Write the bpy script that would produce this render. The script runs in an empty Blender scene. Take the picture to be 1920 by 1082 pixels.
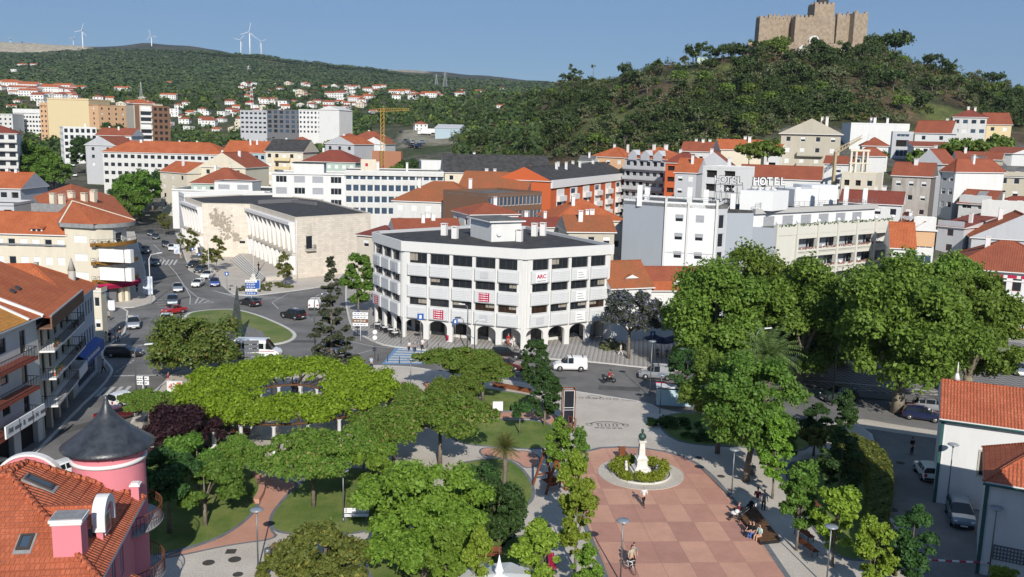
import bpy, math, random
import numpy as np
from mathutils import Vector, Matrix
R=math.radians; pi=math.pi
rnd=random.Random(7)
scene=bpy.context.scene
col=scene.collection
CH=30.0; FOC=1682.4; PITCH=.170023; ROLL=-.02431
_cp,_sp=math.cos(PITCH),math.sin(PITCH); _c,_s=math.cos(ROLL),math.sin(ROLL)
_r0=np.array([1,0,0.]); _d0=np.array([0,-_sp,-_cp]); _f0=np.array([0,_cp,-_sp])
CM=np.array([_c*_r0+_s*_d0,-_s*_r0+_c*_d0,_f0])
cam=bpy.data.cameras.new('camera'); cam.sensor_width=36; cam.lens=FOC/1920*36; cam.clip_start=.5; cam.clip_end=30000
co=bpy.data.objects.new('camera',cam); col.objects.link(co); scene.camera=co
mw=Matrix.Identity(4)
for i in range(3):
 mw[i][0]=CM[0][i]; mw[i][1]=-CM[1][i]; mw[i][2]=-CM[2][i]
mw[2][3]=CH; co.matrix_world=mw
SUN_EL=R(30.5); SAZ=R(99.5-180)         # direction (from the place) towards the sun, math angle
w=bpy.data.worlds.new('World'); scene.world=w; w.use_nodes=True
nt=w.node_tree; bg=nt.nodes['Background']; sky=nt.nodes.new('ShaderNodeTexSky')
sky.sky_type='NISHITA'; sky.sun_disc=False; sky.sun_elevation=SUN_EL
sky.sun_rotation=pi/2-SAZ; sky.air_density=1.0; sky.dust_density=.05; sky.ozone_density=4.0; sky.altitude=300
gm=nt.nodes.new('ShaderNodeMix'); gm.data_type='RGBA'; gm.blend_type='MULTIPLY'; gm.inputs[0].default_value=1; gm.inputs[7].default_value=(.72,.86,1.0,1)
g2=nt.nodes.new('ShaderNodeMix'); g2.data_type='RGBA'; g2.inputs[0].default_value=.62; g2.inputs[7].default_value=(2.25,3.5,5.75,1)
nt.links.new(sky.outputs[0],gm.inputs[6]); nt.links.new(gm.outputs[2],g2.inputs[6]); nt.links.new(g2.outputs[2],bg.inputs[0]); bg.inputs[1].default_value=.08
sl=bpy.data.lights.new('sun','SUN'); sl.energy=4.6; sl.angle=R(.5); sl.color=(1,.955,.88)
so=bpy.data.objects.new('sun',sl); col.objects.link(so)
sd=Vector((math.cos(SAZ)*math.cos(SUN_EL),math.sin(SAZ)*math.cos(SUN_EL),math.sin(SUN_EL)))
so.rotation_euler=sd.to_track_quat('Z','Y').to_euler()
scene.view_settings.view_transform='Standard'; scene.view_settings.look='None'
scene.view_settings.exposure=.12; scene.view_settings.gamma=1
cy=scene.cycles
cy.max_bounces=5; cy.diffuse_bounces=3; cy.glossy_bounces=2; cy.transmission_bounces=3; cy.transparent_max_bounces=6
cy.use_denoising=True; cy.use_adaptive_sampling=True; cy.adaptive_threshold=.015; cy.caustics_reflective=False; cy.caustics_refractive=False
scene.render.use_persistent_data=False
def ray(u,v): return CM.T@np.array([(u-960)/FOC,(v-541)/FOC,1.])
def G(u,v,z=0.):
 d=ray(u,v); t=(z-CH)/d[2]; return (float(d[0]*t),float(d[1]*t))
def PR(x,y,z):
 q=CM@np.array([x,y,z-CH]); return 960+FOC*q[0]/q[2],541+FOC*q[1]/q[2]
def AD(u,v,D):
 d=ray(u,v); t=D/d[1]; return (float(d[0]*t),D,float(CH+d[2]*t))
def XA(u,D,z):
 x=(u-960)/FOC*D
 for _ in range(4): x+=(u-PR(x,D,z)[0])/FOC*D
 return x
def ZT(x,y,v):
 lo,hi=-50.,600.
 for _ in range(40):
  m=(lo+hi)/2
  if PR(x,y,m)[1]>v: lo=m
  else: hi=m
 return lo
TC=[(-900,[(120,0),(300,3),(420,12),(600,20),(700,24),(900,60),(1300,90),(2300,200),(2900,190),(3600,300),(5000,200)]),
(0,[(250,0),(300,2),(420,11),(600,19),(700,24),(900,64),(1200,88),(1700,138),(2300,196),(2900,200),(3600,331),(5000,200)]),
(200,[(250,0),(300,2),(420,11),(600,19),(700,24),(900,60),(1200,84),(1700,142),(2300,215),(2900,210),(3600,333),(5000,200)]),
(270,[(250,0),(300,2),(420,11),(600,19),(700,24),(900,60),(1200,84),(1700,142),(2300,217),(2900,220),(3600,348),(5000,200)]),
(350,[(250,0),(300,2),(420,11),(600,19),(700,25),(900,58),(1200,82),(1700,140),(2300,217),(2900,220),(3600,340),(5000,200)]),
(470,[(250,0),(300,2),(420,11),(600,19),(700,27),(900,58),(1200,82),(1700,135),(2300,212),(2900,220),(3600,316),(5000,200)]),
(560,[(250,0),(300,2),(420,11),(600,20),(700,29),(900,60),(1200,82),(1700,130),(2300,199),(2900,200),(3600,270),(5000,180)]),
(640,[(250,0),(300,2),(420,12),(600,24),(700,32),(900,60),(1200,80),(1700,125),(2300,190),(2900,190),(3600,260),(5000,180)]),
(800,[(250,0),(300,3),(420,18),(500,26),(560,28),(600,29),(700,36),(900,62),(1200,78),(1700,116),(2300,170),(2900,190),(3600,262),(5000,180)]),
(900,[(250,0),(300,6),(360,12),(450,25),(600,37),(700,44),(900,66),(1200,86),(1700,116),(2300,163),(2900,190),(3600,256),(5000,180)]),
(1000,[(250,0),(300,8),(360,18),(450,34),(600,52),(700,58),(900,72),(1200,88),(1700,110),(2300,160),(3600,238),(5000,180)]),
(1060,[(240,0),(300,9),(360,22),(420,38),(500,56),(600,66),(700,64),(900,74),(1300,80),(2300,150),(3600,225),(5000,180)]),
(1100,[(230,0),(300,9),(360,25),(420,42),(500,60),(600,66),(700,60),(900,60),(1300,50),(3600,60),(5000,50)]),
(1250,[(190,0),(250,4),(300,14),(360,34),(420,54),(480,67),(540,66),(700,50),(900,40),(3600,40),(5000,40)]),
(1350,[(180,0),(240,8),(300,20),(360,40),(420,60),(455,69),(540,68),(700,50),(900,40),(3600,40),(5000,40)]),
(1420,[(172,0),(200,6),(250,17),(300,25),(360,43),(420,64),(446,73),(540,74),(700,50),(900,40),(3600,40),(5000,40)]),
(1520,[(172,0),(200,8),(250,19),(300,26),(360,44),(420,65),(446,75),(540,75),(700,50),(900,40),(3600,40),(5000,40)]),
(1630,[(160,0),(190,10),(250,20),(300,27),(360,42),(420,63),(446,74),(540,74),(700,50),(900,40),(3600,40),(5000,40)]),
(1750,[(145,0),(190,12),(250,21),(300,27),(360,38),(420,56),(460,66),(540,66),(700,50),(900,40),(3600,40),(5000,40)]),
(1850,[(140,0),(190,12),(250,21),(300,27),(360,36),(420,50),(470,58),(540,60),(700,50),(900,40),(3600,40),(5000,40)]),
(2000,[(150,0),(190,12),(250,21),(300,27),(360,34),(420,44),(500,52),(700,50),(900,40),(3600,40),(5000,40)]),
(2900,[(128,0),(190,10),(250,16),(360,24),(500,36),(900,40),(3600,40),(5000,40)])]
_TU=np.array([a for a,_ in TC],float); _TR=[(np.array([p[0] for p in r],float),np.array([p[1] for p in r],float)) for _,r in TC]
def TH(x,y):
 if y<60: return 0.
 u=960+FOC*x/(y*_cp)*1.0
 i=int(np.searchsorted(_TU,u)); i=min(max(i,1),len(_TU)-1)
 t=min(max((u-_TU[i-1])/(_TU[i]-_TU[i-1]),0),1); t=t*t*(3-2*t)
 a=np.interp(y,*_TR[i-1],left=0); b=np.interp(y,*_TR[i],left=0)
 z=float(a*(1-t)+b*t)
 if z>6:
  k=min((z-6)/10,1)
  z+=k*(1.3*math.sin(x*.043+1)*math.sin(y*.037)+.7*math.sin(x*.11)*math.cos(y*.09))
  if y>800: z+=7*math.sin(x*.004+.5)*math.sin(y*.0035)*min((y-800)/800,1)*(1 if y<2200 else 0)
 return z
def HIT(u,v,d0=100.,d1=4000.):
 """where the line of sight meets the terrain"""
 d=ray(u,v); y=d0
 while y<d1:
  t=y/d[1]; z=CH+d[2]*t
  if z<TH(d[0]*t,y): return (float(d[0]*t),float(y),float(TH(d[0]*t,y)))
  y*=1.008
 return None
MATS={}
def mat(name,c,c2=None,rough=.85,scale=1.,det=4.,bump=0.,bs=None,metal=0.,spec=.3,lo=.35,hi=.65,coord='Object',emit=None,coat=0):
 if name in MATS: return MATS[name]
 m=bpy.data.materials.new(name); m.use_nodes=True; n=m.node_tree; p=n.nodes['Principled BSDF']
 p.inputs['Base Color'].default_value=(*c,1); p.inputs['Roughness'].default_value=rough
 p.inputs['Metallic'].default_value=metal; p.inputs['Specular IOR Level'].default_value=spec
 if coat: p.inputs['Coat Weight'].default_value=coat; p.inputs['Coat Roughness'].default_value=.08
 if c2 is not None or bump:
  tc=n.nodes.new('ShaderNodeTexCoord'); no=n.nodes.new('ShaderNodeTexNoise'); no.inputs['Scale'].default_value=scale; no.inputs['Detail'].default_value=det
  no.inputs['Roughness'].default_value=.62
  n.links.new(tc.outputs[coord],no.inputs['Vector'])
 if c2 is not None:
  cr=n.nodes.new('ShaderNodeValToRGB'); cr.color_ramp.elements[0].position=lo; cr.color_ramp.elements[1].position=hi
  cr.color_ramp.elements[0].color=(*c,1); cr.color_ramp.elements[1].color=(*c2,1)
  n.links.new(no.outputs['Fac'],cr.inputs[0]); n.links.new(cr.outputs[0],p.inputs['Base Color'])
 if bump:
  b=n.nodes.new('ShaderNodeBump'); b.inputs['Strength'].default_value=bump; b.inputs['Distance'].default_value=.05
  n2=n.nodes.new('ShaderNodeTexNoise'); n2.inputs['Scale'].default_value=bs or scale*6; n2.inputs['Detail'].default_value=5
  n.links.new(tc.outputs[coord],n2.inputs['Vector']); n.links.new(n2.outputs['Fac'],b.inputs['Height']); n.links.new(b.outputs[0],p.inputs['Normal'])
 if emit: p.inputs['Emission Color'].default_value=(*emit[0],1); p.inputs['Emission Strength'].default_value=emit[1]
 MATS[name]=m; return m
def nd(n,t,**k):
 x=n.nodes.new(t)
 for a,b in k.items():
  if a in x.inputs: x.inputs[a].default_value=b
  else: setattr(x,a,b)
 return x
def mathn(n,op,a,b=None,c=None):
 x=n.nodes.new('ShaderNodeMath'); x.operation=op
 for i,q in enumerate((a,b,c)):
  if q is None: continue
  if isinstance(q,(int,float)): x.inputs[i].default_value=q
  else: n.links.new(q,x.inputs[i])
 return x.outputs[0]
def mixc(n,f,a,b,mode='MIX'):
 x=n.nodes.new('ShaderNodeMix'); x.data_type='RGBA'; x.blend_type=mode
 for i,q in ((0,f),(6,a),(7,b)):
  if isinstance(q,(int,float)): x.inputs[i].default_value=q
  elif isinstance(q,tuple): x.inputs[i].default_value=(*q,1)
  else: n.links.new(q,x.inputs[i])
 return x.outputs[2]
def ramp(n,f,stops):
 cr=n.nodes.new('ShaderNodeValToRGB'); e=cr.color_ramp.elements
 while len(e)<len(stops): e.new(.5)
 for i,(p,c) in enumerate(stops):
  e[i].position=p; e[i].color=(*c,1) if not isinstance(c,(int,float)) else (c,c,c,1)
 n.links.new(f,cr.inputs[0]); return cr.outputs[0]
def noise(n,vec,scale,det=4,rough=.6):
 x=nd(n,'ShaderNodeTexNoise',Scale=scale,Detail=det,Roughness=rough)
 if vec is not None: n.links.new(vec,x.inputs['Vector'])
 return x.outputs['Fac']
def base(name):
 m=bpy.data.materials.new(name); m.use_nodes=True; n=m.node_tree; p=n.nodes['Principled BSDF']; p.inputs['Specular IOR Level'].default_value=.3
 MATS[name]=m; return m,n,p
def roofmat(name,c1,c2,c3,pan=.0,depth=.5,lich=.3):
 """clay tiles: UV runs in metres along the eave and up the slope"""
 m,n,p=base(name); p.inputs['Roughness'].default_value=.85
 tc=nd(n,'ShaderNodeTexCoord'); uv=nd(n,'ShaderNodeUVMap'); oi=nd(n,'ShaderNodeObjectInfo')
 sp=nd(n,'ShaderNodeSeparateXYZ'); n.links.new(uv.outputs[0],sp.inputs[0])
 f1=noise(n,uv.outputs[0],.35,5); f2=noise(n,uv.outputs[0],7,3)
 c=mixc(n,ramp(n,f1,[(.35,0),(.7,1)]),c1,c2)
 c=mixc(n,mathn(n,'MULTIPLY',ramp(n,f2,[(.45,0),(.75,1)]),.55),c,c3)
 f3=noise(n,uv.outputs[0],1.3,6,.75)
 c=mixc(n,mathn(n,'MULTIPLY',ramp(n,f3,[(.56,0),(.72,1)]),lich),c,(.16,.12,.08))
 br=nd(n,'ShaderNodeTexBrick'); n.links.new(uv.outputs[0],br.inputs['Vector']); br.offset=.5
 br.inputs['Scale'].default_value=1; br.inputs['Brick Width'].default_value=max(pan,.22); br.inputs['Row Height'].default_value=.38; br.inputs['Mortar Size'].default_value=.02
 br.inputs['Color1'].default_value=(.82,.82,.82,1); br.inputs['Color2'].default_value=(1.18,1.18,1.18,1); br.inputs['Mortar'].default_value=(.5,.5,.5,1)
 c=mixc(n,.75 if pan else .5,c,br.outputs['Color'],'MULTIPLY')
 n.links.new(c,p.inputs['Base Color'])
 s=mathn(n,'SINE',mathn(n,'MULTIPLY',sp.outputs[0],2*pi/max(pan,.25)))
 fr=mathn(n,'FRACT',mathn(n,'MULTIPLY',sp.outputs[1],1/.38))
 h=mathn(n,'ADD',s,mathn(n,'MULTIPLY',fr,-.9))
 b=nd(n,'ShaderNodeBump',Strength=depth,Distance=.06); n.links.new(h,b.inputs['Height']); n.links.new(b.outputs[0],p.inputs['Normal'])
 return m
RF_ORANGE=roofmat('orange_clay_tile',(.44,.115,.042),(.56,.165,.065),(.28,.075,.035),lich=.5)
RF_RED=roofmat('red_brown_clay_tile',(.30,.085,.045),(.38,.11,.055),(.2,.06,.04),lich=.5)
RF_DARK=roofmat('dark_red_clay_tile',(.24,.06,.04),(.30,.075,.045),(.15,.045,.035),lich=.5)
RF_OLD=roofmat('lichen_clay_tile',(.40,.12,.05),(.30,.12,.05),(.22,.10,.05),lich=.95)
RF_NEAR=roofmat('new_orange_pantile',(.42,.11,.05),(.54,.16,.08),(.34,.08,.04),pan=.23,depth=.55,lich=.45)
RF_YEL=roofmat('yellow_clay_tile',(.55,.26,.05),(.45,.18,.04),(.3,.12,.04),pan=.3,lich=.4)
RF_BLACK=mat('dark_fibre_roof',(.035,.034,.034),(.075,.072,.07),scale=.8,bump=.2,det=7)
RF_GREY=mat('grey_sheet_roof',(.10,.10,.095),(.17,.165,.155),scale=.6,det=7,bump=.2)
def plaster(name,c,stain=.25,dark=(.25,.22,.18),rough=.9,grain=.06):
 """rendered wall with rain streaks and blotches, UV in metres"""
 m,n,p=base(name); p.inputs['Roughness'].default_value=rough
 uv=nd(n,'ShaderNodeUVMap'); mp=nd(n,'ShaderNodeMapping'); mp.inputs['Scale'].default_value=(1,.16,1); n.links.new(uv.outputs[0],mp.inputs[0])
 f=noise(n,mp.outputs[0],.9,6,.65); g=noise(n,uv.outputs[0],.25,5); q=noise(n,uv.outputs[0],12,2)
 k=mathn(n,'MULTIPLY',mathn(n,'MULTIPLY',ramp(n,f,[(.42,0),(.8,1)]),ramp(n,g,[(.35,.25),(.65,1)])),stain*2)
 c0=mixc(n,k,c,dark)
 c0=mixc(n,q,c0,tuple(x*(1-grain*2) for x in c)) if grain else c0
 mm=mixc(n,.12,c0,q,'MULTIPLY')
 n.links.new(mm,p.inputs['Base Color'])
 b=nd(n,'ShaderNodeBump',Strength=.25,Distance=.02); n.links.new(q,b.inputs['Height']); n.links.new(b.outputs[0],p.inputs['Normal'])
 return m
W_WHITE=plaster('white_render',(.78,.78,.76),.28,(.36,.34,.31))
W_OFF=plaster('off_white_render',(.70,.69,.66),.25)
W_CREAM=plaster('cream_render',(.74,.67,.53),.24)
W_YEL=plaster('yellow_render',(.74,.60,.36),.1)
W_BEIGE=plaster('beige_render',(.56,.51,.41),.35)
W_GREY=plaster('pale_grey_render',(.55,.56,.58),.28)
W_BLUE=plaster('pale_blue_render',(.45,.56,.62),.2)
W_GREEN=plaster('pale_green_render',(.45,.56,.48),.25)
W_PINK=plaster('rose_pink_render',(.74,.25,.29),.14,(.45,.17,.18))
W_WTRIM=plaster('white_trim_paint',(.82,.80,.78),.05)
W_DIRTY=plaster('stained_old_render',(.50,.47,.42),.9,(.10,.09,.08))
W_BLACKED=plaster('mould_black_render',(.20,.17,.15),.7,(.05,.045,.04))
W_BRICK=plaster('orange_red_cladding',(.60,.135,.045),.12)
W_BROWN=plaster('brown_cladding',(.20,.11,.07),.15)
W_STONE=plaster('limestone_cladding',(.66,.60,.50),.45,(.30,.27,.23))
W_CONC=plaster('ivory_concrete',(.76,.75,.72),.14)
W_PEACH=plaster('peach_render',(.72,.45,.26),.15)
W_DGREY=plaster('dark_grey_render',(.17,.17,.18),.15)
W_RAW=plaster('terracotta_earth_wall',(.42,.19,.11),.3)
GLASS=mat('window_glass',(.02,.024,.03),rough=.08,spec=.6)
GLASSB=mat('bluish_window_glass',(.05,.08,.12),rough=.08,spec=.6)
GLASSBR=mat('bronze_window_glass',(.035,.02,.013),rough=.1,spec=.6)
FR_W=mat('white_window_frame',(.75,.75,.74),rough=.5)
FR_D=mat('dark_window_frame',(.06,.05,.045),rough=.5)
FR_R=mat('red_window_frame',(.30,.02,.03),rough=.5)
SHUT=mat('white_roller_shutter',(.74,.74,.72),(.66,.66,.64),scale=2,rough=.6)
SHUTG=mat('grey_roller_shutter',(.36,.37,.39),(.30,.31,.33),scale=2,rough=.6)
DARKIN=mat('dark_interior',(.02,.018,.016),rough=.9)
METAL=mat('grey_metal',(.22,.23,.24),rough=.45,metal=.6)
METALW=mat('white_metal',(.7,.7,.7),rough=.4)
BLACKM=mat('black_metal',(.02,.02,.022),rough=.45)
RUST=mat('corten_rust',(.22,.075,.03),(.14,.05,.025),scale=3,rough=.9)
WOODM=mat('brown_wood',(.13,.065,.03),(.08,.04,.02),scale=3,rough=.8)
REDP=mat('crimson_panel',(.42,.015,.06),rough=.6)
WHITEP=mat('white_panel',(.78,.78,.77),rough=.6)
BLUEP=mat('blue_panel',(.02,.09,.35),rough=.6)
LEADG=mat('grey_lead_sheet',(.30,.30,.30),(.22,.22,.22),scale=2,rough=.6)
def tag(o,label=None,cat=None,group=None,kind=None):
 if label: o['label']=label
 if cat: o['category']=cat
 if group: o['group']=group
 if kind: o['kind']=kind
 return o
def empty(name,loc,rz=0,label=None,cat=None,group=None,kind=None):
 o=bpy.data.objects.new(name,None); o.empty_display_size=.5; col.objects.link(o); o.location=loc; o.rotation_euler=(0,0,rz)
 return tag(o,label,cat,group,kind)
def link(name,me,parent=None,loc=None,rz=None):
 o=bpy.data.objects.new(name,me); col.objects.link(o)
 if parent: o.parent=parent
 if loc is not None: o.location=loc
 if rz is not None: o.rotation_euler=(0,0,rz)
 return o
def kids(o): return list(o.children)
def copy_tree(o,parent=None):
 c=o.copy(); col.objects.link(c); c.parent=parent
 for ch in kids(o): copy_tree(ch,c)
 return c
def put(proto,used,loc,rz=0,sc=None,label=None,group=None,cat=None):
 """first use takes the prototype itself, later uses copy it"""
 if id(proto) in used: o=copy_tree(proto)
 else: used[id(proto)]=proto; o=proto
 o.location=loc; o.rotation_euler=(0,0,rz)
 if sc is not None: o.scale=(sc,sc,sc) if isinstance(sc,(int,float)) else sc
 tag(o,label,cat,group); return o
USED={}
class MB:
 def __init__(s): s.v=[]; s.f=[]; s.m=[]; s.mats=[]; s.sm=[]
 def mi(s,m):
  if m not in s.mats: s.mats.append(m)
  return s.mats.index(m)
 def face(s,pts,m,smooth=False):
  i=len(s.v); s.v+= [tuple(p) for p in pts]; s.f.append(tuple(range(i,i+len(pts)))); s.m.append(s.mi(m)); s.sm.append(smooth)
 def add(s,vs,fs,m,smooth=False):
  i=len(s.v); s.v+=[tuple(p) for p in vs]
  for f in fs: s.f.append(tuple(j+i for j in f)); s.m.append(s.mi(m)); s.sm.append(smooth)
 def box(s,x0,y0,z0,x1,y1,z1,m,rz=0,c=(0,0)):
  if x0>x1: x0,x1=x1,x0
  if y0>y1: y0,y1=y1,y0
  if z0>z1: z0,z1=z1,z0
  vs=[(x,y,z) for z in (z0,z1) for x,y in ((x0,y0),(x1,y0),(x1,y1),(x0,y1))]
  if rz:
   a,b=math.cos(rz),math.sin(rz); vs=[(c[0]+a*(x-c[0])-b*(y-c[1]),c[1]+b*(x-c[0])+a*(y-c[1]),z) for x,y,z in vs]
  s.add(vs,[(3,2,1,0),(4,5,6,7),(0,1,5,4),(1,2,6,5),(2,3,7,6),(3,0,4,7)],m); return s
 def beam(s,a,b,w,h,m,up=(0,0,1)):
  a=Vector(a); b=Vector(b); d=(b-a).normalized(); u=Vector(up)
  if abs(d.dot(u))>.95: u=Vector((1,0,0))
  sx=d.cross(u).normalized()*w/2; sy=sx.cross(d).normalized()*h/2
  vs=[p+q for p in (a,b) for q in (-sx-sy,sx-sy,sx+sy,-sx+sy)]
  s.add(vs,[(0,1,2,3),(7,6,5,4),(0,4,5,1),(1,5,6,2),(2,6,7,3),(3,7,4,0)],m); return s
 def prism(s,poly,z0,z1,m,mt=None,bot=True):
  """poly: 2D points; extruded straight up"""
  a=sum(poly[i][0]*poly[(i+1)%len(poly)][1]-poly[(i+1)%len(poly)][0]*poly[i][1] for i in range(len(poly)))
  if a<0: poly=poly[::-1]
  n=len(poly)
  for i in range(n):
   p,q=poly[i],poly[(i+1)%n]; s.face([(*p,z0),(*q,z0),(*q,z1),(*p,z1)],m)
  s.face([(*p,z1) for p in poly],mt or m)
  if bot: s.face([(*p,z0) for p in poly[::-1]],m)
  return s
 def tube(s,pts,rs,m,seg=8,cap=True,smooth=True):
  pts=[Vector(p) for p in pts]; rs=rs if isinstance(rs,(list,tuple)) else [rs]*len(pts)
  i0=len(s.v); up=Vector((0,0,1)); k=len(pts)
  for i,p in enumerate(pts):
   d=(pts[min(i+1,k-1)]-pts[max(i-1,0)]).normalized()
   if abs(d.z)>.97: a=Vector((1,0,0))
   else: a=d.cross(up).normalized()
   a=(a-d*a.dot(d)).normalized(); b=d.cross(a)
   for j in range(seg):
    t=2*pi*j/seg; s.v.append(tuple(p+(a*math.cos(t)+b*math.sin(t))*rs[i]))
  mi=s.mi(m)
  for i in range(k-1):
   for j in range(seg):
    q=(i0+i*seg+j,i0+i*seg+(j+1)%seg,i0+(i+1)*seg+(j+1)%seg,i0+(i+1)*seg+j)
    s.f.append(q); s.m.append(mi); s.sm.append(smooth)
  if cap:
   s.f.append(tuple(i0+j for j in range(seg))[::-1]); s.m.append(mi); s.sm.append(False)
   s.f.append(tuple(i0+(k-1)*seg+j for j in range(seg))); s.m.append(mi); s.sm.append(False)
  return s
 def lathe(s,prof,m,seg=24,c=(0,0),smooth=True,a0=0,a1=2*pi):
  i0=len(s.v); full=abs(a1-a0-2*pi)<1e-6; n=seg if full else seg+1
  for r,z in prof:
   for j in range(n):
    t=a0+(a1-a0)*j/seg; s.v.append((c[0]+r*math.cos(t),c[1]+r*math.sin(t),z))
  mi=s.mi(m)
  for i in range(len(prof)-1):
   for j in range(seg):
    k=(j+1)%n
    s.f.append((i0+i*n+j,i0+i*n+k,i0+(i+1)*n+k,i0+(i+1)*n+j)); s.m.append(mi); s.sm.append(smooth)
  return s
 def ball(s,c,r,m,seg=10,sq=(1,1,1)):
  i0=len(s.v); n=seg//2+1; mi=s.mi(m)
  for i in range(n):
   p=pi*i/(n-1)
   for j in range(seg):
    t=2*pi*j/seg; s.v.append((c[0]+r*sq[0]*math.sin(p)*math.cos(t),c[1]+r*sq[1]*math.sin(p)*math.sin(t),c[2]+r*sq[2]*math.cos(p)))
  for i in range(n-1):
   for j in range(seg):
    s.f.append((i0+i*seg+j,i0+(i+1)*seg+j,i0+(i+1)*seg+(j+1)%seg,i0+i*seg+(j+1)%seg)); s.m.append(mi); s.sm.append(True)
  return s
 def mesh(s,name):
  me=bpy.data.meshes.new(name); me.from_pydata(s.v,[],s.f);
  for m in s.mats: me.materials.append(m)
  me.polygons.foreach_set('material_index',s.m); me.polygons.foreach_set('use_smooth',s.sm)
  uv=me.uv_layers.new(name='UVMap'); arr=np.zeros((len(me.loops),2),np.float32); V=s.v; li=0
  for f in s.f:
   a=V[f[0]]; nx=ny=nz=0.
   for k in range(len(f)):
    p=V[f[k]]; q=V[f[(k+1)%len(f)]]
    nx+=(p[1]-q[1])*(p[2]+q[2]); ny+=(p[2]-q[2])*(p[0]+q[0]); nz+=(p[0]-q[0])*(p[1]+q[1])
   l=math.sqrt(nx*nx+ny*ny+nz*nz) or 1; nx/=l; ny/=l; nz/=l
   h=math.hypot(nx,ny)
   if h<.05: U=(1,0,0); Vv=(0,1,0)
   else:
    U=(-ny/h,nx/h,0); Vv=(ny*U[2]-nz*U[1],nz*U[0]-nx*U[2],nx*U[1]-ny*U[0])
   for k in f:
    p=V[k]; arr[li,0]=p[0]*U[0]+p[1]*U[1]; arr[li,1]=p[0]*Vv[0]+p[1]*Vv[1]+p[2]*Vv[2]; li+=1
  uv.data.foreach_set('uv',arr.ravel()); me.update(); return me
 def build(s,name,parent=None,loc=None,rz=None):
  if not s.f: return None
  return link(name,s.mesh(name),parent,loc,rz)
# ================================================================ GROUND
def fnoise(x,y):
 return .5+.25*(math.sin(x*.031+1.3*math.sin(y*.017))+math.sin(y*.041+1.7*math.sin(x*.023)))
def land_colour(x,y,z):
 u,v=PR(x,y,z) if y>20 else (0,0)
 n=fnoise(x,y); n2=fnoise(x*3.1+50,y*2.7)
 if y<60 or z<1: return (.15,.145,.14)
 if 750<u<860 and 470<y<640: return (.38,.34,.28) if n2>.25 else (.14,.15,.06)
 if y<330: return (.20,.19,.17) if n2>.3 else (.12,.12,.07)
 if u>1000 and 200<y<900:            # castle hill: scrub, bare earth, grass clearings
  if z>71 and y<470: return (.30,.26,.20)
  if n2>.66: return (.155,.11,.065)
  if n2<.33: return (.15,.17,.055)
  return (.075,.08,.035) if n>.5 else (.12,.09,.05)
 if y<335 and u>1000: return (.22,.21,.19) if n2>.3 else (.12,.12,.07)
 if y<640 and z<26 and u<1000: return (.16,.15,.12) if n2>.4 else (.08,.10,.045)
 if y>2900:
  if u<178 and z>255: return (.50,.42,.33)
  if 700<u<800 and z>240: return (.40,.33,.25)
  return (.055,.062,.048) if n>.4 else (.085,.08,.062)
 if y<1100: return (.07,.085,.04) if n2>.4 else (.13,.12,.07)
 if 1300<y<1500 and u<110 and n2>.3: return (.25,.19,.14)
 k=math.sin((u*.016)+y*.0028)+.6*math.sin(u*.045-y*.004)
 if y>1500 and k>1.1: return (.115,.12,.06)
 return (.042,.066,.026) if n>.45 else (.06,.08,.034)
Ds=[-60,-20,0,20,40,60,80,100,115,128,140]
while Ds[-1]<1000: Ds.append(Ds[-1]*1.022)
while Ds[-1]<5200: Ds.append(Ds[-1]*1.03)
NC=231; verts=[];cols=[]
for D in Ds:
 for i in range(NC):
  k=-1.15+2.3*i/(NC-1); x=k*(max(D,0)+60); z=TH(x,D)
  if 2900<D and z>200: z+=10*math.sin(x*.006+1)*math.sin(x*.0021)
  verts.append((x,D,z-.06)); cols.append(land_colour(x,D,z))
faces=[(r*NC+i,r*NC+i+1,(r+1)*NC+i+1,(r+1)*NC+i) for r in range(len(Ds)-1) for i in range(NC-1)]
me=bpy.data.meshes.new('terrain'); me.from_pydata(verts,[],faces)
ca=me.color_attributes.new('land','FLOAT_COLOR','POINT'); ca.data.foreach_set('color',np.array([(*c,1) for c in cols],np.float32).ravel())
m,n,p=base('terrain_soil'); p.inputs['Roughness'].default_value=.95
va=nd(n,'ShaderNodeVertexColor'); va.layer_name='land'; tc=nd(n,'ShaderNodeTexCoord')
f=noise(n,tc.outputs['Object'],.06,9,.75); f2=noise(n,tc.outputs['Object'],.5,6,.7)
c=mixc(n,1,va.outputs[0],ramp(n,f,[(.36,(.5,.5,.5)),(.64,(1.5,1.5,1.45))]),'MULTIPLY')
c=mixc(n,.8,c,ramp(n,f2,[(.35,(.6,.65,.6)),(.65,(1.3,1.3,1.2))]),'MULTIPLY')
n.links.new(c,p.inputs['Base Color'])
b=nd(n,'ShaderNodeBump',Strength=1.0,Distance=6.0); n.links.new(noise(n,tc.outputs['Object'],.09,8,.75),b.inputs['Height']); n.links.new(b.outputs[0],p.inputs['Normal'])
me.materials.append(m); me.polygons.foreach_set('use_smooth',[True]*len(faces))
tag(link('terrain',me),'rolling ground with scrubby green and earthy hills',kind='structure')

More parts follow.
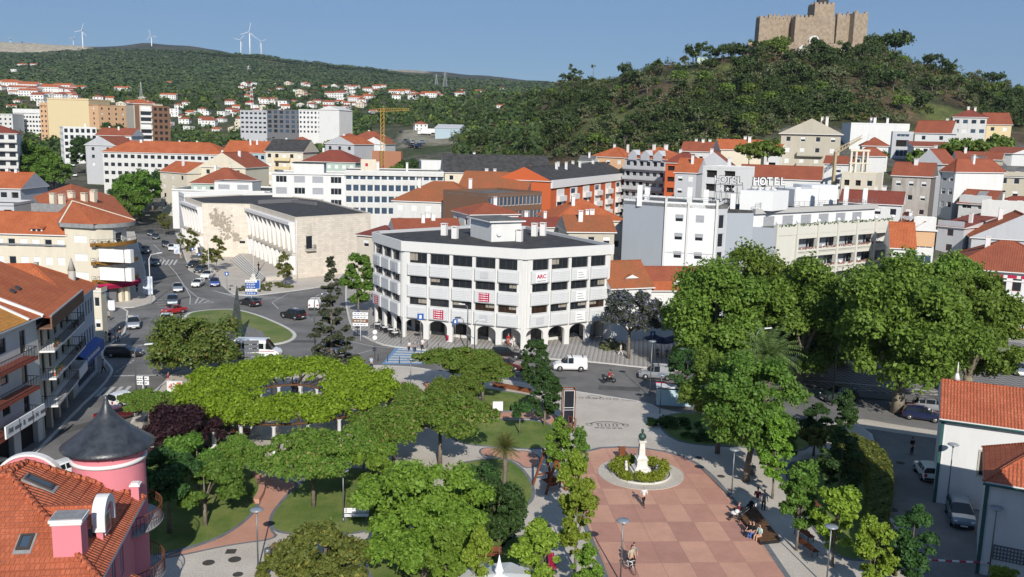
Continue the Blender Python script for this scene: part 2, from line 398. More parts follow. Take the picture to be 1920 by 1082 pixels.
def chaik(p,n=2,closed=True):
 for _ in range(n):
  q=[]; L=len(p)
  for i in range(L if closed else L-1):
   a,b=p[i],p[(i+1)%L]
   q+=[(a[0]*.75+b[0]*.25,a[1]*.75+b[1]*.25),(a[0]*.25+b[0]*.75,a[1]*.25+b[1]*.75)]
  if not closed: q=[p[0]]+q+[p[-1]]
  p=q
 return p
def off(poly,d):
 """offset outward by d"""
 a=sum(poly[i][0]*poly[(i+1)%len(poly)][1]-poly[(i+1)%len(poly)][0]*poly[i][1] for i in range(len(poly)))
 if a<0: poly=poly[::-1]
 out=[];L=len(poly)
 for i in range(L):
  p0,p1,p2=poly[i-1],poly[i],poly[(i+1)%L]
  n1=Vector((p1[1]-p0[1],p0[0]-p1[0])); n2=Vector((p2[1]-p1[1],p1[0]-p2[0]))
  n1=n1.normalized() if n1.length>1e-9 else n2.normalized(); n2=n2.normalized() if n2.length>1e-9 else n1
  h=(n1+n2); h=h.normalized() if h.length>1e-6 else n1
  k=d/max(h.dot(n1),.5); out.append((p1[0]+h.x*k,p1[1]+h.y*k))
 return out
def px(pts,z=0): return [G(u,v,z) for u,v in pts]
def slab(name,poly,z0,z1,m,mside=None,label=None,kerb=None):
 mb=MB()
 if kerb:
  inner=off(poly,-kerb[0]); a=sum(poly[i][0]*poly[(i+1)%len(poly)][1]-poly[(i+1)%len(poly)][0]*poly[i][1] for i in range(len(poly)))
  if a<0: poly=poly[::-1]
  L=len(poly)
  for i in range(L):
   j=(i+1)%L; p,q,pi_,qi=poly[i],poly[j],inner[i],inner[j]
   mb.face([(*p,z0),(*q,z0),(*q,z1+.01),(*p,z1+.01)],kerb[1]); mb.face([(*p,z1+.01),(*q,z1+.01),(*qi,z1+.01),(*pi_,z1+.01)],kerb[1])
   mb.face([(*pi_,z1+.01),(*qi,z1+.01),(*qi,z1),(*pi_,z1)],kerb[1])
  mb.face([(*p,z1) for p in inner],m)
 else: mb.prism(poly,z0,z1,mside or m,m,bot=False)
 return tag(mb.build(name),label,kind='structure')
def stripmb(mb,pts,wd,z,m):
 for i in range(len(pts)-1):
  a,b=Vector(pts[i]),Vector(pts[i+1]); d=(b-a)
  if d.length<1e-6: continue
  d.normalize(); s=Vector((-d.y,d.x))*wd/2
  mb.face([(*(a-s),z),(*(b-s),z),(*(b+s),z),(*(a+s),z)],m)
def ground_mat(name,c1,c2,scale=.4,fine=14,amt=.35,bump=.2,cracks=0):
 m,n,p=base(name); p.inputs['Roughness'].default_value=.9; tc=nd(n,'ShaderNodeTexCoord')
 f=noise(n,tc.outputs['Object'],scale,6,.65); g=noise(n,tc.outputs['Object'],fine,3,.7)
 c=mixc(n,ramp(n,f,[(.35,0),(.65,1)]),c1,c2); c=mixc(n,amt,c,ramp(n,g,[(.3,(.45,.45,.45)),(.7,(1.5,1.5,1.5))]),'MULTIPLY')
 n.links.new(c,p.inputs['Base Color'])
 b=nd(n,'ShaderNodeBump',Strength=bump,Distance=.03); n.links.new(g,b.inputs['Height']); n.links.new(b.outputs[0],p.inputs['Normal'])
 return m
ASPH=ground_mat('asphalt',(.125,.12,.116),(.205,.197,.187),.16,9,.3)
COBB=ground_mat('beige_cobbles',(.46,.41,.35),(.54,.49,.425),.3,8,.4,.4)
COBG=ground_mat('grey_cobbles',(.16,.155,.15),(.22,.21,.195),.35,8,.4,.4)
KERB=ground_mat('limestone_kerb',(.52,.50,.46),(.6,.58,.54),1,10,.2)
KERBD=ground_mat('dark_granite_edging',(.13,.14,.15),(.18,.19,.20),1,10,.3)
TERRA=ground_mat('terracotta_path_concrete',(.46,.235,.165),(.54,.29,.21),.3,12,.25,.1)
LAWN=ground_mat('mown_grass',(.085,.15,.026),(.19,.22,.06),.35,16,.6,.6)
LAWN2=ground_mat('roundabout_grass',(.10,.155,.035),(.20,.21,.075),.22,14,.45,.5)
SHRUBG=ground_mat('border_soil',(.13,.10,.07),(.09,.10,.05),1,9,.4,.5)
MARK=ground_mat('white_road_paint',(.55,.55,.53),(.42,.42,.41),2,12,.3,.1)
MARKB=ground_mat('blue_road_paint',(.12,.24,.42),(.16,.28,.44),2,12,.3,.1)
def calc(name,c1,c2,sz,rot):
 m,n,p=base(name); p.inputs['Roughness'].default_value=.85; tc=nd(n,'ShaderNodeTexCoord'); mp=nd(n,'ShaderNodeMapping'); mp.inputs['Rotation'].default_value=(0,0,rot)
 n.links.new(tc.outputs['Object'],mp.inputs[0]); sp=nd(n,'ShaderNodeSeparateXYZ'); n.links.new(mp.outputs[0],sp.inputs[0])
 fx=mathn(n,'FRACT',mathn(n,'MULTIPLY',sp.outputs[0],1/sz)); fy=mathn(n,'FRACT',mathn(n,'MULTIPLY',sp.outputs[1],1/sz))
 t=mathn(n,'LESS_THAN',mathn(n,'ADD',fx,fy),1.0); f=noise(n,tc.outputs['Object'],.3,5); g=noise(n,tc.outputs['Object'],9,3)
 c=mixc(n,t,c1,c2); c=mixc(n,.35,c,ramp(n,g,[(.3,(.5,.5,.5)),(.7,(1.4,1.4,1.4))]),'MULTIPLY'); c=mixc(n,.4,c,ramp(n,f,[(.3,(.75,.75,.75)),(.7,(1.2,1.2,1.2))]),'MULTIPLY')
 n.links.new(c,p.inputs['Base Color']); return m
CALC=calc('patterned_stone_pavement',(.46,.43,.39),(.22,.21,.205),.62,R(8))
CALC2=calc('tree_shaded_pavement',(.30,.28,.26),(.12,.115,.115),.85,R(-12))  # darker version of the patterned pavement, plane tree shade put into the colour
GOX,GOY,GTH,GA,GB=.2627*30,2.5562*30,.072,.0685*30,.1136*30
m,n,p=base('plaza_slabs'); p.inputs['Roughness'].default_value=.8; tc=nd(n,'ShaderNodeTexCoord'); mp=nd(n,'ShaderNodeMapping')
mp.vector_type='TEXTURE'; mp.inputs['Location'].default_value=(GOX,GOY,0); mp.inputs['Rotation'].default_value=(0,0,GTH); mp.inputs['Scale'].default_value=(GA,GB,1)
n.links.new(tc.outputs['Object'],mp.inputs[0]); fl=nd(n,'ShaderNodeVectorMath'); fl.operation='FLOOR'; n.links.new(mp.outputs[0],fl.inputs[0])
wn=nd(n,'ShaderNodeTexWhiteNoise'); wn.noise_dimensions='2D'; n.links.new(fl.outputs[0],wn.inputs['Vector'])
ch=nd(n,'ShaderNodeTexChecker'); ch.inputs['Scale'].default_value=1;
ad=nd(n,'ShaderNodeVectorMath'); ad.operation='ADD'; ad.inputs[1].default_value=(.0,.0,.5); n.links.new(fl.outputs[0],ad.inputs[0]); n.links.new(ad.outputs[0],ch.inputs[0])
k=mathn(n,'ADD',mathn(n,'MULTIPLY',ch.outputs['Fac'],.45),mathn(n,'MULTIPLY',wn.outputs['Value'],.55))
c=ramp(n,k,[(.1,(.55,.31,.22)),(.5,(.52,.285,.205)),(.62,(.475,.25,.185)),(.95,(.42,.22,.17))])
f=noise(n,tc.outputs['Object'],.5,7,.7); g=noise(n,tc.outputs['Object'],18,3)
c=mixc(n,.5,c,ramp(n,f,[(.3,(.75,.75,.75)),(.7,(1.25,1.22,1.2))]),'MULTIPLY'); c=mixc(n,.3,c,ramp(n,g,[(.3,(.6,.6,.6)),(.7,(1.35,1.35,1.35))]),'MULTIPLY')
sp=nd(n,'ShaderNodeSeparateXYZ'); n.links.new(mp.outputs[0],sp.inputs[0])
def joint(o,wd):
 fr=mathn(n,'FRACT',o); return mathn(n,'LESS_THAN',mathn(n,'MINIMUM',fr,mathn(n,'SUBTRACT',1,fr)),wd)
jt=mathn(n,'MAXIMUM',joint(sp.outputs[0],.012),joint(sp.outputs[1],.007)); c=mixc(n,mathn(n,'MULTIPLY',jt,.45),c,(.2,.12,.1))
n.links.new(c,p.inputs['Base Color']); PLAZA=m

slab('road',[(-135,45),(80,45),(90,128),(60,170),(-20,235),(-95,300),(-130,345),(-200,345),(-135,235),(-90,150)],-.2,0,ASPH,label='grey asphalt streets around the roundabout')
KB=(.28,KERB)
ZP=.12
def pave(name,pts,m,label,sm=1,kb=KB,z=ZP,z0=-.05):
 return slab(name,chaik(px(pts,z),sm) if sm else px(pts,z),z0,z,m,label=label,kerb=kb)
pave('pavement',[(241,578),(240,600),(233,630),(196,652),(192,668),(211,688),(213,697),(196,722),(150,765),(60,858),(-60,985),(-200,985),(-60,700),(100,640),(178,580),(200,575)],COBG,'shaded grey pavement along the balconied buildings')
pave('pavement',[(168,575),(241,578),(283,568),(293,562),(288,551),(276,530),(272,500),(258,455),(248,420),(225,380),(205,350),(195,338),(120,338),(120,450)],COBB,'pale pavement round the corner with the red awning')
pave('pavement',[(334,446),(342,470),(353,500),(352,507),(413,532),(430,548),(441,552),(473,554),(510,550),(550,545),(593,539),(618,534),(640,520),(655,495),(640,470),(560,440),(400,400),(330,380),(300,340),(296,360),(312,412)],COBB,'pale pavement and forecourt before the limestone building')
pave('pavement',[(652,500),(645,560),(656,612),(664,622),(700,640),(722,648),(800,656),(860,664),(940,669),(1033,672),(1120,679),(1200,688),(1300,697),(1420,708),(1560,716),(1760,735),(1990,760),(2100,640),(1700,560),(1300,560),(900,540),(700,480)],CALC,'light and dark patterned stone pavement round the arcaded office block')
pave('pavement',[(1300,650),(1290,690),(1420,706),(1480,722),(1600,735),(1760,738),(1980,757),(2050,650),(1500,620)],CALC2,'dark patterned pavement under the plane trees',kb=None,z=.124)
park=[(320,702),(302,722),(264,752),(243,797),(215,835),(120,1000),(60,1130),(1500,1140),(1640,1100),(1672,1075),(1652,1020),(1640,960),(1655,900),(1652,860),(1630,800),(1560,790),(1460,800),(1330,782),(1240,768),(1215,754),(1130,741),(1048,728),(950,712),(850,700),(790,690),(768,687),(694,684),(660,690),(600,680),(500,680),(420,688),(350,692)]
slab('pavement',chaik(px(park,.12),1),-.05,.12,COBB,label='beige cobbled paving of the park',kerb=KB)
def zs(i): return .12+.004*i
plaza=[(1142,1084),(1138,1072),(1106,994),(1080,930),(1066,895),(1064,875),(1074,862),(1096,849),(1128,841),(1160,839.5),(1200,840.5),(1244,847.5),(1278,857),(1302,869),(1322,884),(1341,903),(1372,940),(1420,1005),(1473,1084),(1520,1150),(1175,1150)]
pz=px(plaza,.12); slab('plaza_edging',off(pz,.42),.1,zs(1),KERBD,label='dark granite edging round the terracotta plaza')
slab('plaza',pz,.1,zs(2),PLAZA,label='plaza of large light and dark terracotta slabs')
STX,STY=G(1201,888,.12)
ring=[(STX+3.85*math.cos(t*pi/32),STY+3.85*math.sin(t*pi/32)) for t in range(64)]
slab('plaza_ring',ring,.1,.17,COBB,label='round cobbled ring at the monument')
def path(pts,label,m=TERRA,i=2,edge=True,sm=2):
 P=chaik(px(pts,.12),sm)
 if edge: slab('path_edging',off(P,.22),.1,zs(i-1)-.001*(i>1),KERBD,label='dark granite edging beside '+label)
 slab('path',P,.1,zs(i),m,label=label)
path([(480,888),(500,893),(530,901),(558,905),(545,925),(515,950),(503,975),(505,995),(520,1009),(430,1020),(335,1041),(300,1046),(401,1016),(448,990),(480,955),(488,925),(484,903)],'terracotta path curving between the western lawns')
path([(908,775),(1000,771),(1035,773),(1050,790),(1058,815),(1052,835),(1046,828),(1044,806),(1022,788),(990,783),(912,786)],'narrow terracotta path around the upper lawn')
path([(905,838),(960,846),(992,846),(1012,858),(1010,872),(985,878),(972,864),(930,856),(900,852)],'short terracotta path beside the palm lawn')
path([(1320,690),(1300,702),(1400,722),(1560,741),(1700,752),(1750,744),(1600,734),(1450,716)],'brownish parking strip along the avenue',ASPH,1,False,1)
def lawn(pts,label,kerb=True,m=LAWN,z=.15):
 P=chaik(px(pts,.12),2)
 if kerb: slab('lawn_edging',off(P,.28),.1,.155,KERBD,label='granite kerb edging '+label)
 return slab('lawn',P,.12,z+.012,m,label=label)
lawn([(268,850),(330,842),(400,868),(470,880),(483,903),(486,930),(478,955),(446,986),(401,1011),(340,1029),(280,1041),(250,1046),(215,1040)],'curved lawn behind the pink turret')
lawn([(557,912),(525,948),(510,970),(513,990),(535,1000),(620,1002),(700,995),(790,960),(800,910),(700,880),(610,880)],'lawn under the spreading mimosa tree')
lawn([(850,872),(915,861),(951,862),(978,880),(996,908),(998,932),(986,947),(965,955),(900,962),(840,940)],'lawn with the fan palm')
lawn([(830,800),(900,786),(960,789),(1015,790),(1038,802),(1047,820),(1038,835),(1005,842),(940,838),(860,832)],'upper lawn by the small round tree')
lawn([(800,716),(850,722),(950,735),(1000,743),(1020,755),(1003,768),(940,771),(870,768),(832,748)],'small lawn beside the avenue')
lawn([(955,1009),(1001,1005),(1016,1013),(1026,1070),(1040,1120),(900,1120),(920,1040)],'lawn beside the white marquee')
lawn([(690,1015),(760,1000),(900,985),(960,990),(940,1040),(850,1100),(690,1100)],'lawn under the large maple')
lawn([(1238,790),(1252,778),(1300,774),(1400,786),(1460,800),(1520,815),(1510,850),(1400,838),(1290,833),(1250,815)],'shaded lawn by the bus shelter')
lawn([(1470,872),(1520,862),(1600,862),(1640,880),(1648,960),(1656,1030),(1640,1046),(1590,1050),(1560,1032),(1500,950)],'long lawn beside the clipped hedge')
lawn([(728,715),(758,735),(770,760),(745,800),(690,795),(640,720),(620,700),(690,700)],'planted strip around the pergola',m=SHRUBG)
lawn([(300,740),(350,725),(420,740),(440,800),(400,850),(300,840),(262,815)],'planted bed at the street corner',m=SHRUBG)
def lowwall(pts,wd,h,m,name,label,cat):
 mb=MB(); P=[Vector(q) for q in chaik(px(pts,.12),2,False)]; L=[];Rr=[]
 for i,p in enumerate(P):
  d=(P[min(i+1,len(P)-1)]-P[max(i-1,0)]).normalized(); s=Vector((-d.y,d.x))*wd/2; L.append(tuple(p+s)); Rr.append(tuple(p-s))
 mb.prism(L+Rr[::-1],.12,.12+h,m); return tag(mb.build(name),label,cat)
lowwall([(478,890),(490,905),(492,925),(480,945)],.5,.42,TERRA,'curved_bench','curved terracotta bench wall at the edge of the western lawn','bench')
lowwall([(799,722),(806,732),(815,742),(824,749)],.55,.42,TERRA,'curved_bench','short terracotta bench wall beside the small lawn by the avenue','bench')
lowwall([(925,724),(960,730),(995,737)],.3,.5,RUST,'planter_wall','low rusty steel planter edge behind the cypress trees','planter wall')
isl=[(347,588),(367,583),(403,579.5),(443,579),(483,589),(520,604),(545,616),(558,627),(552,637),(525,645),(470,650),(400,652),(350,647),(328,635),(332,612)]
I=chaik(px(isl,.12),2); slab('roundabout_kerb',I,-.05,.13,KERB,label='pale kerb ring of the roundabout island')
slab('roundabout_lawn',off(I,-.55),.12,.16,LAWN2,label='teardrop lawn of the roundabout')
slab('roundabout_plinth',px([(408,612),(445,605),(492,622),(498,634),(432,640)],.16),.15,.2,COBG,label='paved base under the black obelisk')
mk=MB()
def line(pts,wd=.14,z=.005,m=MARK): stripmb(mk,px(pts),wd,z,m)
I2=off(I,.45); stripmb(mk,[p for p in I2 if G(300,652)[1]<200 and PR(*p,0)[0]<360],.16,.005,MARK)
line([(305,484),(330,512),(347,538),(357,556),(356,571)]); line([(347,538),(368,556),(401,567),(358,571)],.14,.009)
line([(288,458),(300,470)]); line([(252,455),(305,484)],.1,.012)
for a,b in (((366,569),(372,558)),((373,568),(383,560)),((382,568),(392,564))): line([a,b],.25,.013)
for k in range(7): t=k/6; line([(400+t*30,545+t*8),(470+t*60,566-t*8)],.16,.005+.0006*k)
line([(510,567),(522,579)],.14,.014); line([(510,567),(540,551),(590,546)],.12,.016)
for k in range(4): line([(286+k*4,564+k*4),(305+k*3,561+k*5)],.2,.006+.001*k)
line([(213,705),(310,703)],.4,.007)
for k in range(6): line([(218+k*6,697-k*4),(222+k*6,694.5-k*4)],.15,.006)
zx=MB()
def zebra(a,b,c,d,n,m,fr=.5,z=.02,mb=None):
 """stripes between edge a-b and edge d-c"""
 mb=mb or mk
 A,B,C,D=[Vector(G(*q)) for q in (a,b,c,d)]
 for i in range(n):
  t0=(i+.2)/n; t1=t0+fr/n
  mb.face([(*A.lerp(B,t0),z),(*A.lerp(B,t1),z),(*D.lerp(C,t1),z),(*D.lerp(C,t0),z)],m)
zebra((192,727),(252,724),(236,741),(174,744),4,MARK)
zebra((283,487),(336,487),(330,497),(276,497),7,MARK); zebra((256,488),(276,490),(270,500),(250,500),3,MARK)
zebra((278,424),(296,424),(300,431),(280,431),4,MARKB)
mk.face([(*G(*q),.008) for q in ((716,683),(790,683),(818,653),(742,651))],MARKB)
zebra((722,681),(748,653),(806,655),(788,682),6,MARK,.55)
stripmb(mk,px([(655,640),(700,650),(742,653)]),.14,.024,MARK); stripmb(mk,px([(640,672),(670,664),(700,656)]),.14,.026,MARK)
for k in range(9): line([(296-k*1.5,380+k*7),(306-k*.6,378+k*7)],.1,.028)
tag(mk.build('road_markings'),'white and blue road markings and zebra crossings',kind='structure')
PATCH=ground_mat('tar_patch',(.075,.073,.07),(.11,.107,.10),1,12,.3)
pt_=MB()
for u,v,a,l,w_,k in ((290,640,.4,6,2.2,0),(560,640,.1,5,1.6,1),(310,520,1.2,9,1.4,2),(1000,706,-.1,8,1.2,3),(1160,728,-.1,5,1.8,4),(150,800,1.0,5,1.5,5),(600,590,.5,4,2,6),(340,560,1.2,5,1.1,7),(1350,735,-.1,7,1.5,8),(262,600,1.3,4,1.2,9)):
 x,y=G(u,v); c_,s_=math.cos(a),math.sin(a); pt_.face([(x+c_*p*l/2-s_*q*w_/2,y+s_*p*l/2+c_*q*w_/2,.0022+k*.0002) for p,q in ((-1,-1),(1,-1.1),(1.05,1),(-.95,.9))],PATCH)
tag(pt_.build('road_patches'),'dark tar patches on the grey asphalt',kind='structure')
MHM=mat('drain_cover_iron',(.05,.045,.042),(.08,.07,.06),scale=6,rough=.8)
def manhole(u,v,r,label,z=.126,sq=False):
 mb=MB(); n=4 if sq else 16; mb.prism([(r*math.cos(2*pi*i/n+.78*sq),r*math.sin(2*pi*i/n+.78*sq)) for i in range(n)],0,.012,MHM)
 x,y=G(u,v,z); return tag(mb.build('drain_cover',None,(x,y,z),.1),label,'drain cover')
manhole(391,1055,.42,'round iron drain cover, left one before the western terracotta path'); manhole(440,1049,.45,'round iron drain cover, middle one before the western terracotta path')
manhole(433,1034,.5,'square rusty drain cover beside the park lamp',sq=True); manhole(446,1077,.35,'small round drain cover nearest the hedge corner')
manhole(1310,858,.32,'round drain cover between the plaza and the large tree',.13); manhole(1352,893,.35,'round drain cover on the cobbles right of the plaza edge',.13)
manhole(1688,868,.42,'round drain cover in the dark lane beside the hedge',.006); manhole(1674,956,.42,'left of two round drain covers in the dark lane',.006)
manhole(1707,961,.42,'right of two round drain covers in the dark lane',.006); manhole(1673,1048,.4,'round drain cover near the barrier pole',.13)
manhole(100,801,.45,'upper round drain cover in the street left of the turret',.006); manhole(108,792,.4,'round drain cover in the narrow street below the arcade',.006)
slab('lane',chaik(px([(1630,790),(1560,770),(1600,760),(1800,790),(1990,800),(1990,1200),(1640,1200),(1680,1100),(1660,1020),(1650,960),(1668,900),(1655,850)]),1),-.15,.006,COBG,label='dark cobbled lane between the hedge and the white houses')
slab('lane_pavement',chaik(px([(1652,955),(1660,960),(1700,1000),(1720,1050),(1740,1100),(1670,1100),(1655,1030)],.1),1),-.05,.1,COBB,label='pale pavement wedge beside the hedge',kerb=KB)
slab('lane_pavement',chaik(px([(1560,795),(1600,782),(1700,800),(1790,812),(1790,826),(1700,815),(1620,802),(1575,805)],.0),1),-.05,.012,COBB,label='pale cobbled strip under the large plane tree')
MOS=mat('dark_stone_mosaic',(.14,.13,.12),(.2,.18,.17),scale=8,rough=.9)
mo=MB(); mx,my=G(1139,797,.12)
def arc(mb,cx,cy,rx,ry,a0,a1,wd,z,n=14): stripmb(mb,[(cx+rx*math.cos(R(a0+(a1-a0)*i/n)),cy+ry*math.sin(R(a0+(a1-a0)*i/n))) for i in range(n+1)],wd,z,MOS)
z_=.1262
arc(mo,mx,my-.3,1.9,1.5,20,160,.22,z_); arc(mo,mx,my-.3,1.45,1.1,28,152,.1,z_)
for k in range(3):
 x=mx-.8+.8*k; stripmb(mo,[(x-.28,my+.4),(x+.28,my+.4)],.12,z_,MOS); stripmb(mo,[(x-.2,my-.35),(x-.2,my+.35)],.14,z_,MOS); stripmb(mo,[(x+.2,my-.35),(x+.2,my+.35)],.14,z_,MOS); stripmb(mo,[(x-.32,my-.45),(x+.32,my-.45)],.1,z_,MOS)
for k in range(5):
 x=mx-1.2+.6*k; stripmb(mo,[(x-.22,my-.8),(x,my-1.15),(x+.22,my-.8)],.12,z_,MOS); stripmb(mo,[(x-.22,my-1.15),(x,my-.85),(x+.22,my-1.15)],.1,z_+.001,MOS)
for sgn in (-1,1): arc(mo,mx+sgn*1.9,my+.1,.3,.4,0,360,.12,z_,10)
mx,my=G(1115,746,.12)
for k in range(7):
 x=mx-2.4+.8*k; arc(mo,x,my-.1*k*.5,.26,.35,0,360,.11,z_,8)
arc(mo,mx,my+.3,.8,.55,0,360,.14,z_,12)
stripmb(mo,[(mx+3,my-.5),(mx+5.5,my-1.1)],.16,z_,MOS)
tag(mo.build('paving_emblem'),'dark mosaic coat of arms and scrolls set in the beige cobbles',kind='structure')
# ================================================================ BUILDING KIT
WM={}
def win_mesh(w,h,st,fr):
 k=(round(w,2),round(h,2),st,fr.name)
 if k in WM: return WM[k]
 mb=MB(); g=GLASS if st!='b' else GLASSB
 if st=='z': g=GLASSBR
 f=.07; y0,y1=.10,.16
 if st=='k': mb.face([(0,.5,0),(w,.5,0),(w,.5,h),(0,.5,h)],DARKIN)
 else:
  mb.box(0,y0,0,f,y1,h,fr); mb.box(w-f,y0,0,w,y1,h,fr); mb.box(f,y0,0,w-f,y1,f,fr); mb.box(f,y0,h-f,w-f,y1,h,fr)
  n=max(1,round(w/1.1)) if w>1.0 else 1
  for i in range(1,n): mb.box(w*i/n-.03,y0,f,w*i/n+.03,y1,h-f,fr)
  mb.face([(f,.13,f),(w-f,.13,f),(w-f,.13,h-f),(f,.13,h-f)],g)
  if st in 'sutq':       # shutters: s closed white, u grey closed, t white half, q grey half
   sm=SHUTG if st in 'uq' else SHUT; zb=.0 if st in 'su' else h*.5
   nn=max(2,int((h-zb)/.14))
   for i in range(nn):
    a=zb+(h-zb)*i/nn; b_=zb+(h-zb)*(i+1)/nn; mb.face([(0,.05,a),(w,.05,a),(w,.075,b_),(0,.075,b_)],sm)
 me=mb.mesh('window'); WM[k]=me; return me
class Bld:
 def __init__(s,name,label,cat,p1,p2,z=0.,group=None):
  s.p1=Vector(p1[:2]); d=Vector(p2[:2])-s.p1; s.w=d.length; s.rz=math.atan2(d.y,d.x)
  s.o=empty(name,(p1[0],p1[1],z),s.rz,label,cat,group); s.z=z; s.wl=MB(); s.M=Matrix.Rotation(-s.rz,2)
 def L(s,p):
  q=s.M@(Vector(p[:2])-s.p1); return (q.x,q.y)
 def facade(s,A,B,z0,z1,m,ops=(),rev=.18,mb=None,winobj=True):
  """ops: (a0,a1,h0,h1,style,frame)"""
  mb=mb or s.wl; A=Vector(A); B=Vector(B); d=B-A; ln=d.length; d.normalize(); inn=Vector((-d.y,d.x))
  def P(a,h,k=0.): q=A+d*a+inn*k; return (q.x,q.y,h)
  ops=[o for o in ops if o[0]>.05 and o[1]<ln-.05]
  xs=sorted({0,ln,*[round(o[0],3) for o in ops],*[round(o[1],3) for o in ops]}); zs_=sorted({z0,z1,*[round(o[2],3) for o in ops],*[round(o[3],3) for o in ops]})
  for i in range(len(xs)-1):
   run=None
   for j in range(len(zs_)-1):
    cx=(xs[i]+xs[i+1])/2; cz=(zs_[j]+zs_[j+1])/2
    hole=any(o[0]<cx<o[1] and o[2]<cz<o[3] for o in ops)
    if not hole:
     if run is None: run=zs_[j]
    if hole or j==len(zs_)-2:
     top=zs_[j] if hole else zs_[j+1]
     if run is not None: mb.face([P(xs[i],run),P(xs[i+1],run),P(xs[i+1],top),P(xs[i],top)],m)
     run=None
  for o in ops:
   a0,a1,h0,h1=o[:4]; st=o[4] if len(o)>4 else 'g'; fr=o[5] if len(o)>5 else FR_W; r=.5 if st=='k' else rev
   mb.face([P(a0,h0),P(a0,h0,r),P(a0,h1,r),P(a0,h1)],m); mb.face([P(a1,h0,r),P(a1,h0),P(a1,h1),P(a1,h1,r)],m)
   mb.face([P(a0,h1),P(a0,h1,r),P(a1,h1,r),P(a1,h1)],m); mb.face([P(a0,h0,r),P(a0,h0),P(a1,h0),P(a1,h0,r)],m)
   if st=='x': continue
   if winobj:
    q=P(a0,h0); link('window',win_mesh(a1-a0,h1-h0,st,fr),s.o,q,math.atan2(d.y,d.x))
   else:
    g={'s':SHUT,'u':SHUTG,'b':GLASSB}.get(st,GLASS); mb.face([P(a0,h0,.12),P(a1,h0,.12),P(a1,h1,.12),P(a0,h1,.12)],g)
 def grid(s,A,B,z0,z1,m,n,fl,ww=1.2,wh=1.3,sill=1.0,st='gst',fr=None,fh=None,base=0.,marg=None,winobj=True,rs=None):
  ln=(Vector(B)-Vector(A)).length; fh=fh or (z1-z0-base)/max(fl,1); ops=[]; r=rs or random.Random(int(ln*100)+fl)
  mg=ln/n/2 if marg is None else marg; step=(ln-2*mg)/max(n-1,1)
  for j in range(fl):
   for i in range(n):
    c=mg+i*step if n>1 else ln/2
    ops.append((c-ww/2,c+ww/2,z0+base+fh*j+sill,min(z0+base+fh*j+sill+wh,z1-.15),r.choice(st),fr or FR_W))
  s.facade(A,B,z0,z1,m,ops,winobj=winobj)
 def done(s,name='wall'):
  return s.wl.build(name,s.o)
def rect_roof(b,x0,y0,x1,y1,z,h,kind,m,over=.4,rk='roof',soff=None):
 mb=MB(); so=soff or W_WTRIM; x0-=over;y0-=over;x1+=over;y1+=over; t=.16; zz=z
 c=[(x0,y0),(x1,y0),(x1,y1),(x0,y1)]
 W=x1-x0; Dp=y1-y0
 E=[(*p,zz+t) for p in c]; Bt=[(*p,zz) for p in c]
 mb.face(Bt[::-1],so)
 for i in range(4): mb.face([Bt[i],Bt[(i+1)%4],E[(i+1)%4],E[i]],so if kind!='flat' else m)
 T=zz+t+h
 if kind=='hip':
  if W>=Dp:
   r=Dp/2; a=(x0+r,(y0+y1)/2,T); q=(x1-r,(y0+y1)/2,T)
   mb.face([E[0],E[1],q,a],m); mb.face([E[2],E[3],a,q],m); mb.face([E[1],E[2],q],m); mb.face([E[3],E[0],a],m)
   rl=[(a,q),(E[0],a),(E[3],a),(E[1],q),(E[2],q)]
  else:
   r=W/2; a=((x0+x1)/2,y0+r,T); q=((x0+x1)/2,y1-r,T)
   mb.face([E[0],E[1],a],m); mb.face([E[1],E[2],q,a],m); mb.face([E[2],E[3],q],m); mb.face([E[3],E[0],a,q],m)
   rl=[(a,q),(E[0],a),(E[1],a),(E[2],q),(E[3],q)]
  for p,q2 in rl: mb.beam(Vector(p)+Vector((0,0,.02)),Vector(q2)+Vector((0,0,.02)),.24,.14,m)
 elif kind=='gx':
  ym=(y0+y1)/2; a=(x0,ym,T); q=(x1,ym,T); mb.face([E[0],E[1],q,a],m); mb.face([E[2],E[3],a,q],m)
  ov=over-.02
  mb.face([E[1],E[2],q],b.gm); mb.face([E[3],E[0],a],b.gm); mb.beam((x0,ym,T+.03),(x1,ym,T+.03),.26,.14,m)
 elif kind=='gy':
  xm=(x0+x1)/2; a=(xm,y0,T); q=(xm,y1,T); mb.face([E[1],E[2],q,a],m); mb.face([E[3],E[0],a,q],m)
  mb.face([E[0],E[1],a],b.gm); mb.face([E[2],E[3],q],b.gm); mb.beam((xm,y0,T+.03),(xm,y1,T+.03),.26,.14,m)
 elif kind=='shed':
  mb.face([E[0],E[1],(x1,y1,T),(x0,y1,T)],m); mb.face([E[1],E[2],(x1,y1,T)],b.gm); mb.face([E[3],E[0],(x0,y1,T)],b.gm); mb.face([E[2],E[3],(x0,y1,T),(x1,y1,T)],b.gm)
 elif kind=='shedx':
  mb.face([E[0],(x1,y0,T),(x1,y1,T),E[3]],m); mb.face([E[0],E[1],(x1,y0,T)],b.gm); mb.face([E[2],E[3],(x1,y1,T)],b.gm); mb.face([E[1],E[2],(x1,y1,T),(x1,y0,T)],b.gm)
 elif kind=='flat':
  mb.face(E,m)
 return mb.build(rk,b.o)
def parapet(b,poly,z,h,t,m,name='parapet'):
 """poly local CCW; wall ring on top of the roof"""
 mb=MB(); inn=off(poly,-t); L=len(poly)
 for i in range(L):
  j=(i+1)%L; p,q,a,c=poly[i],poly[j],inn[i],inn[j]
  mb.face([(*p,z),(*q,z),(*q,z+h),(*p,z+h)],m); mb.face([(*p,z+h),(*q,z+h),(*c,z+h),(*a,z+h)],m); mb.face([(*c,z),(*a,z),(*a,z+h),(*c,z+h)],m)
 return mb.build(name,b.o)
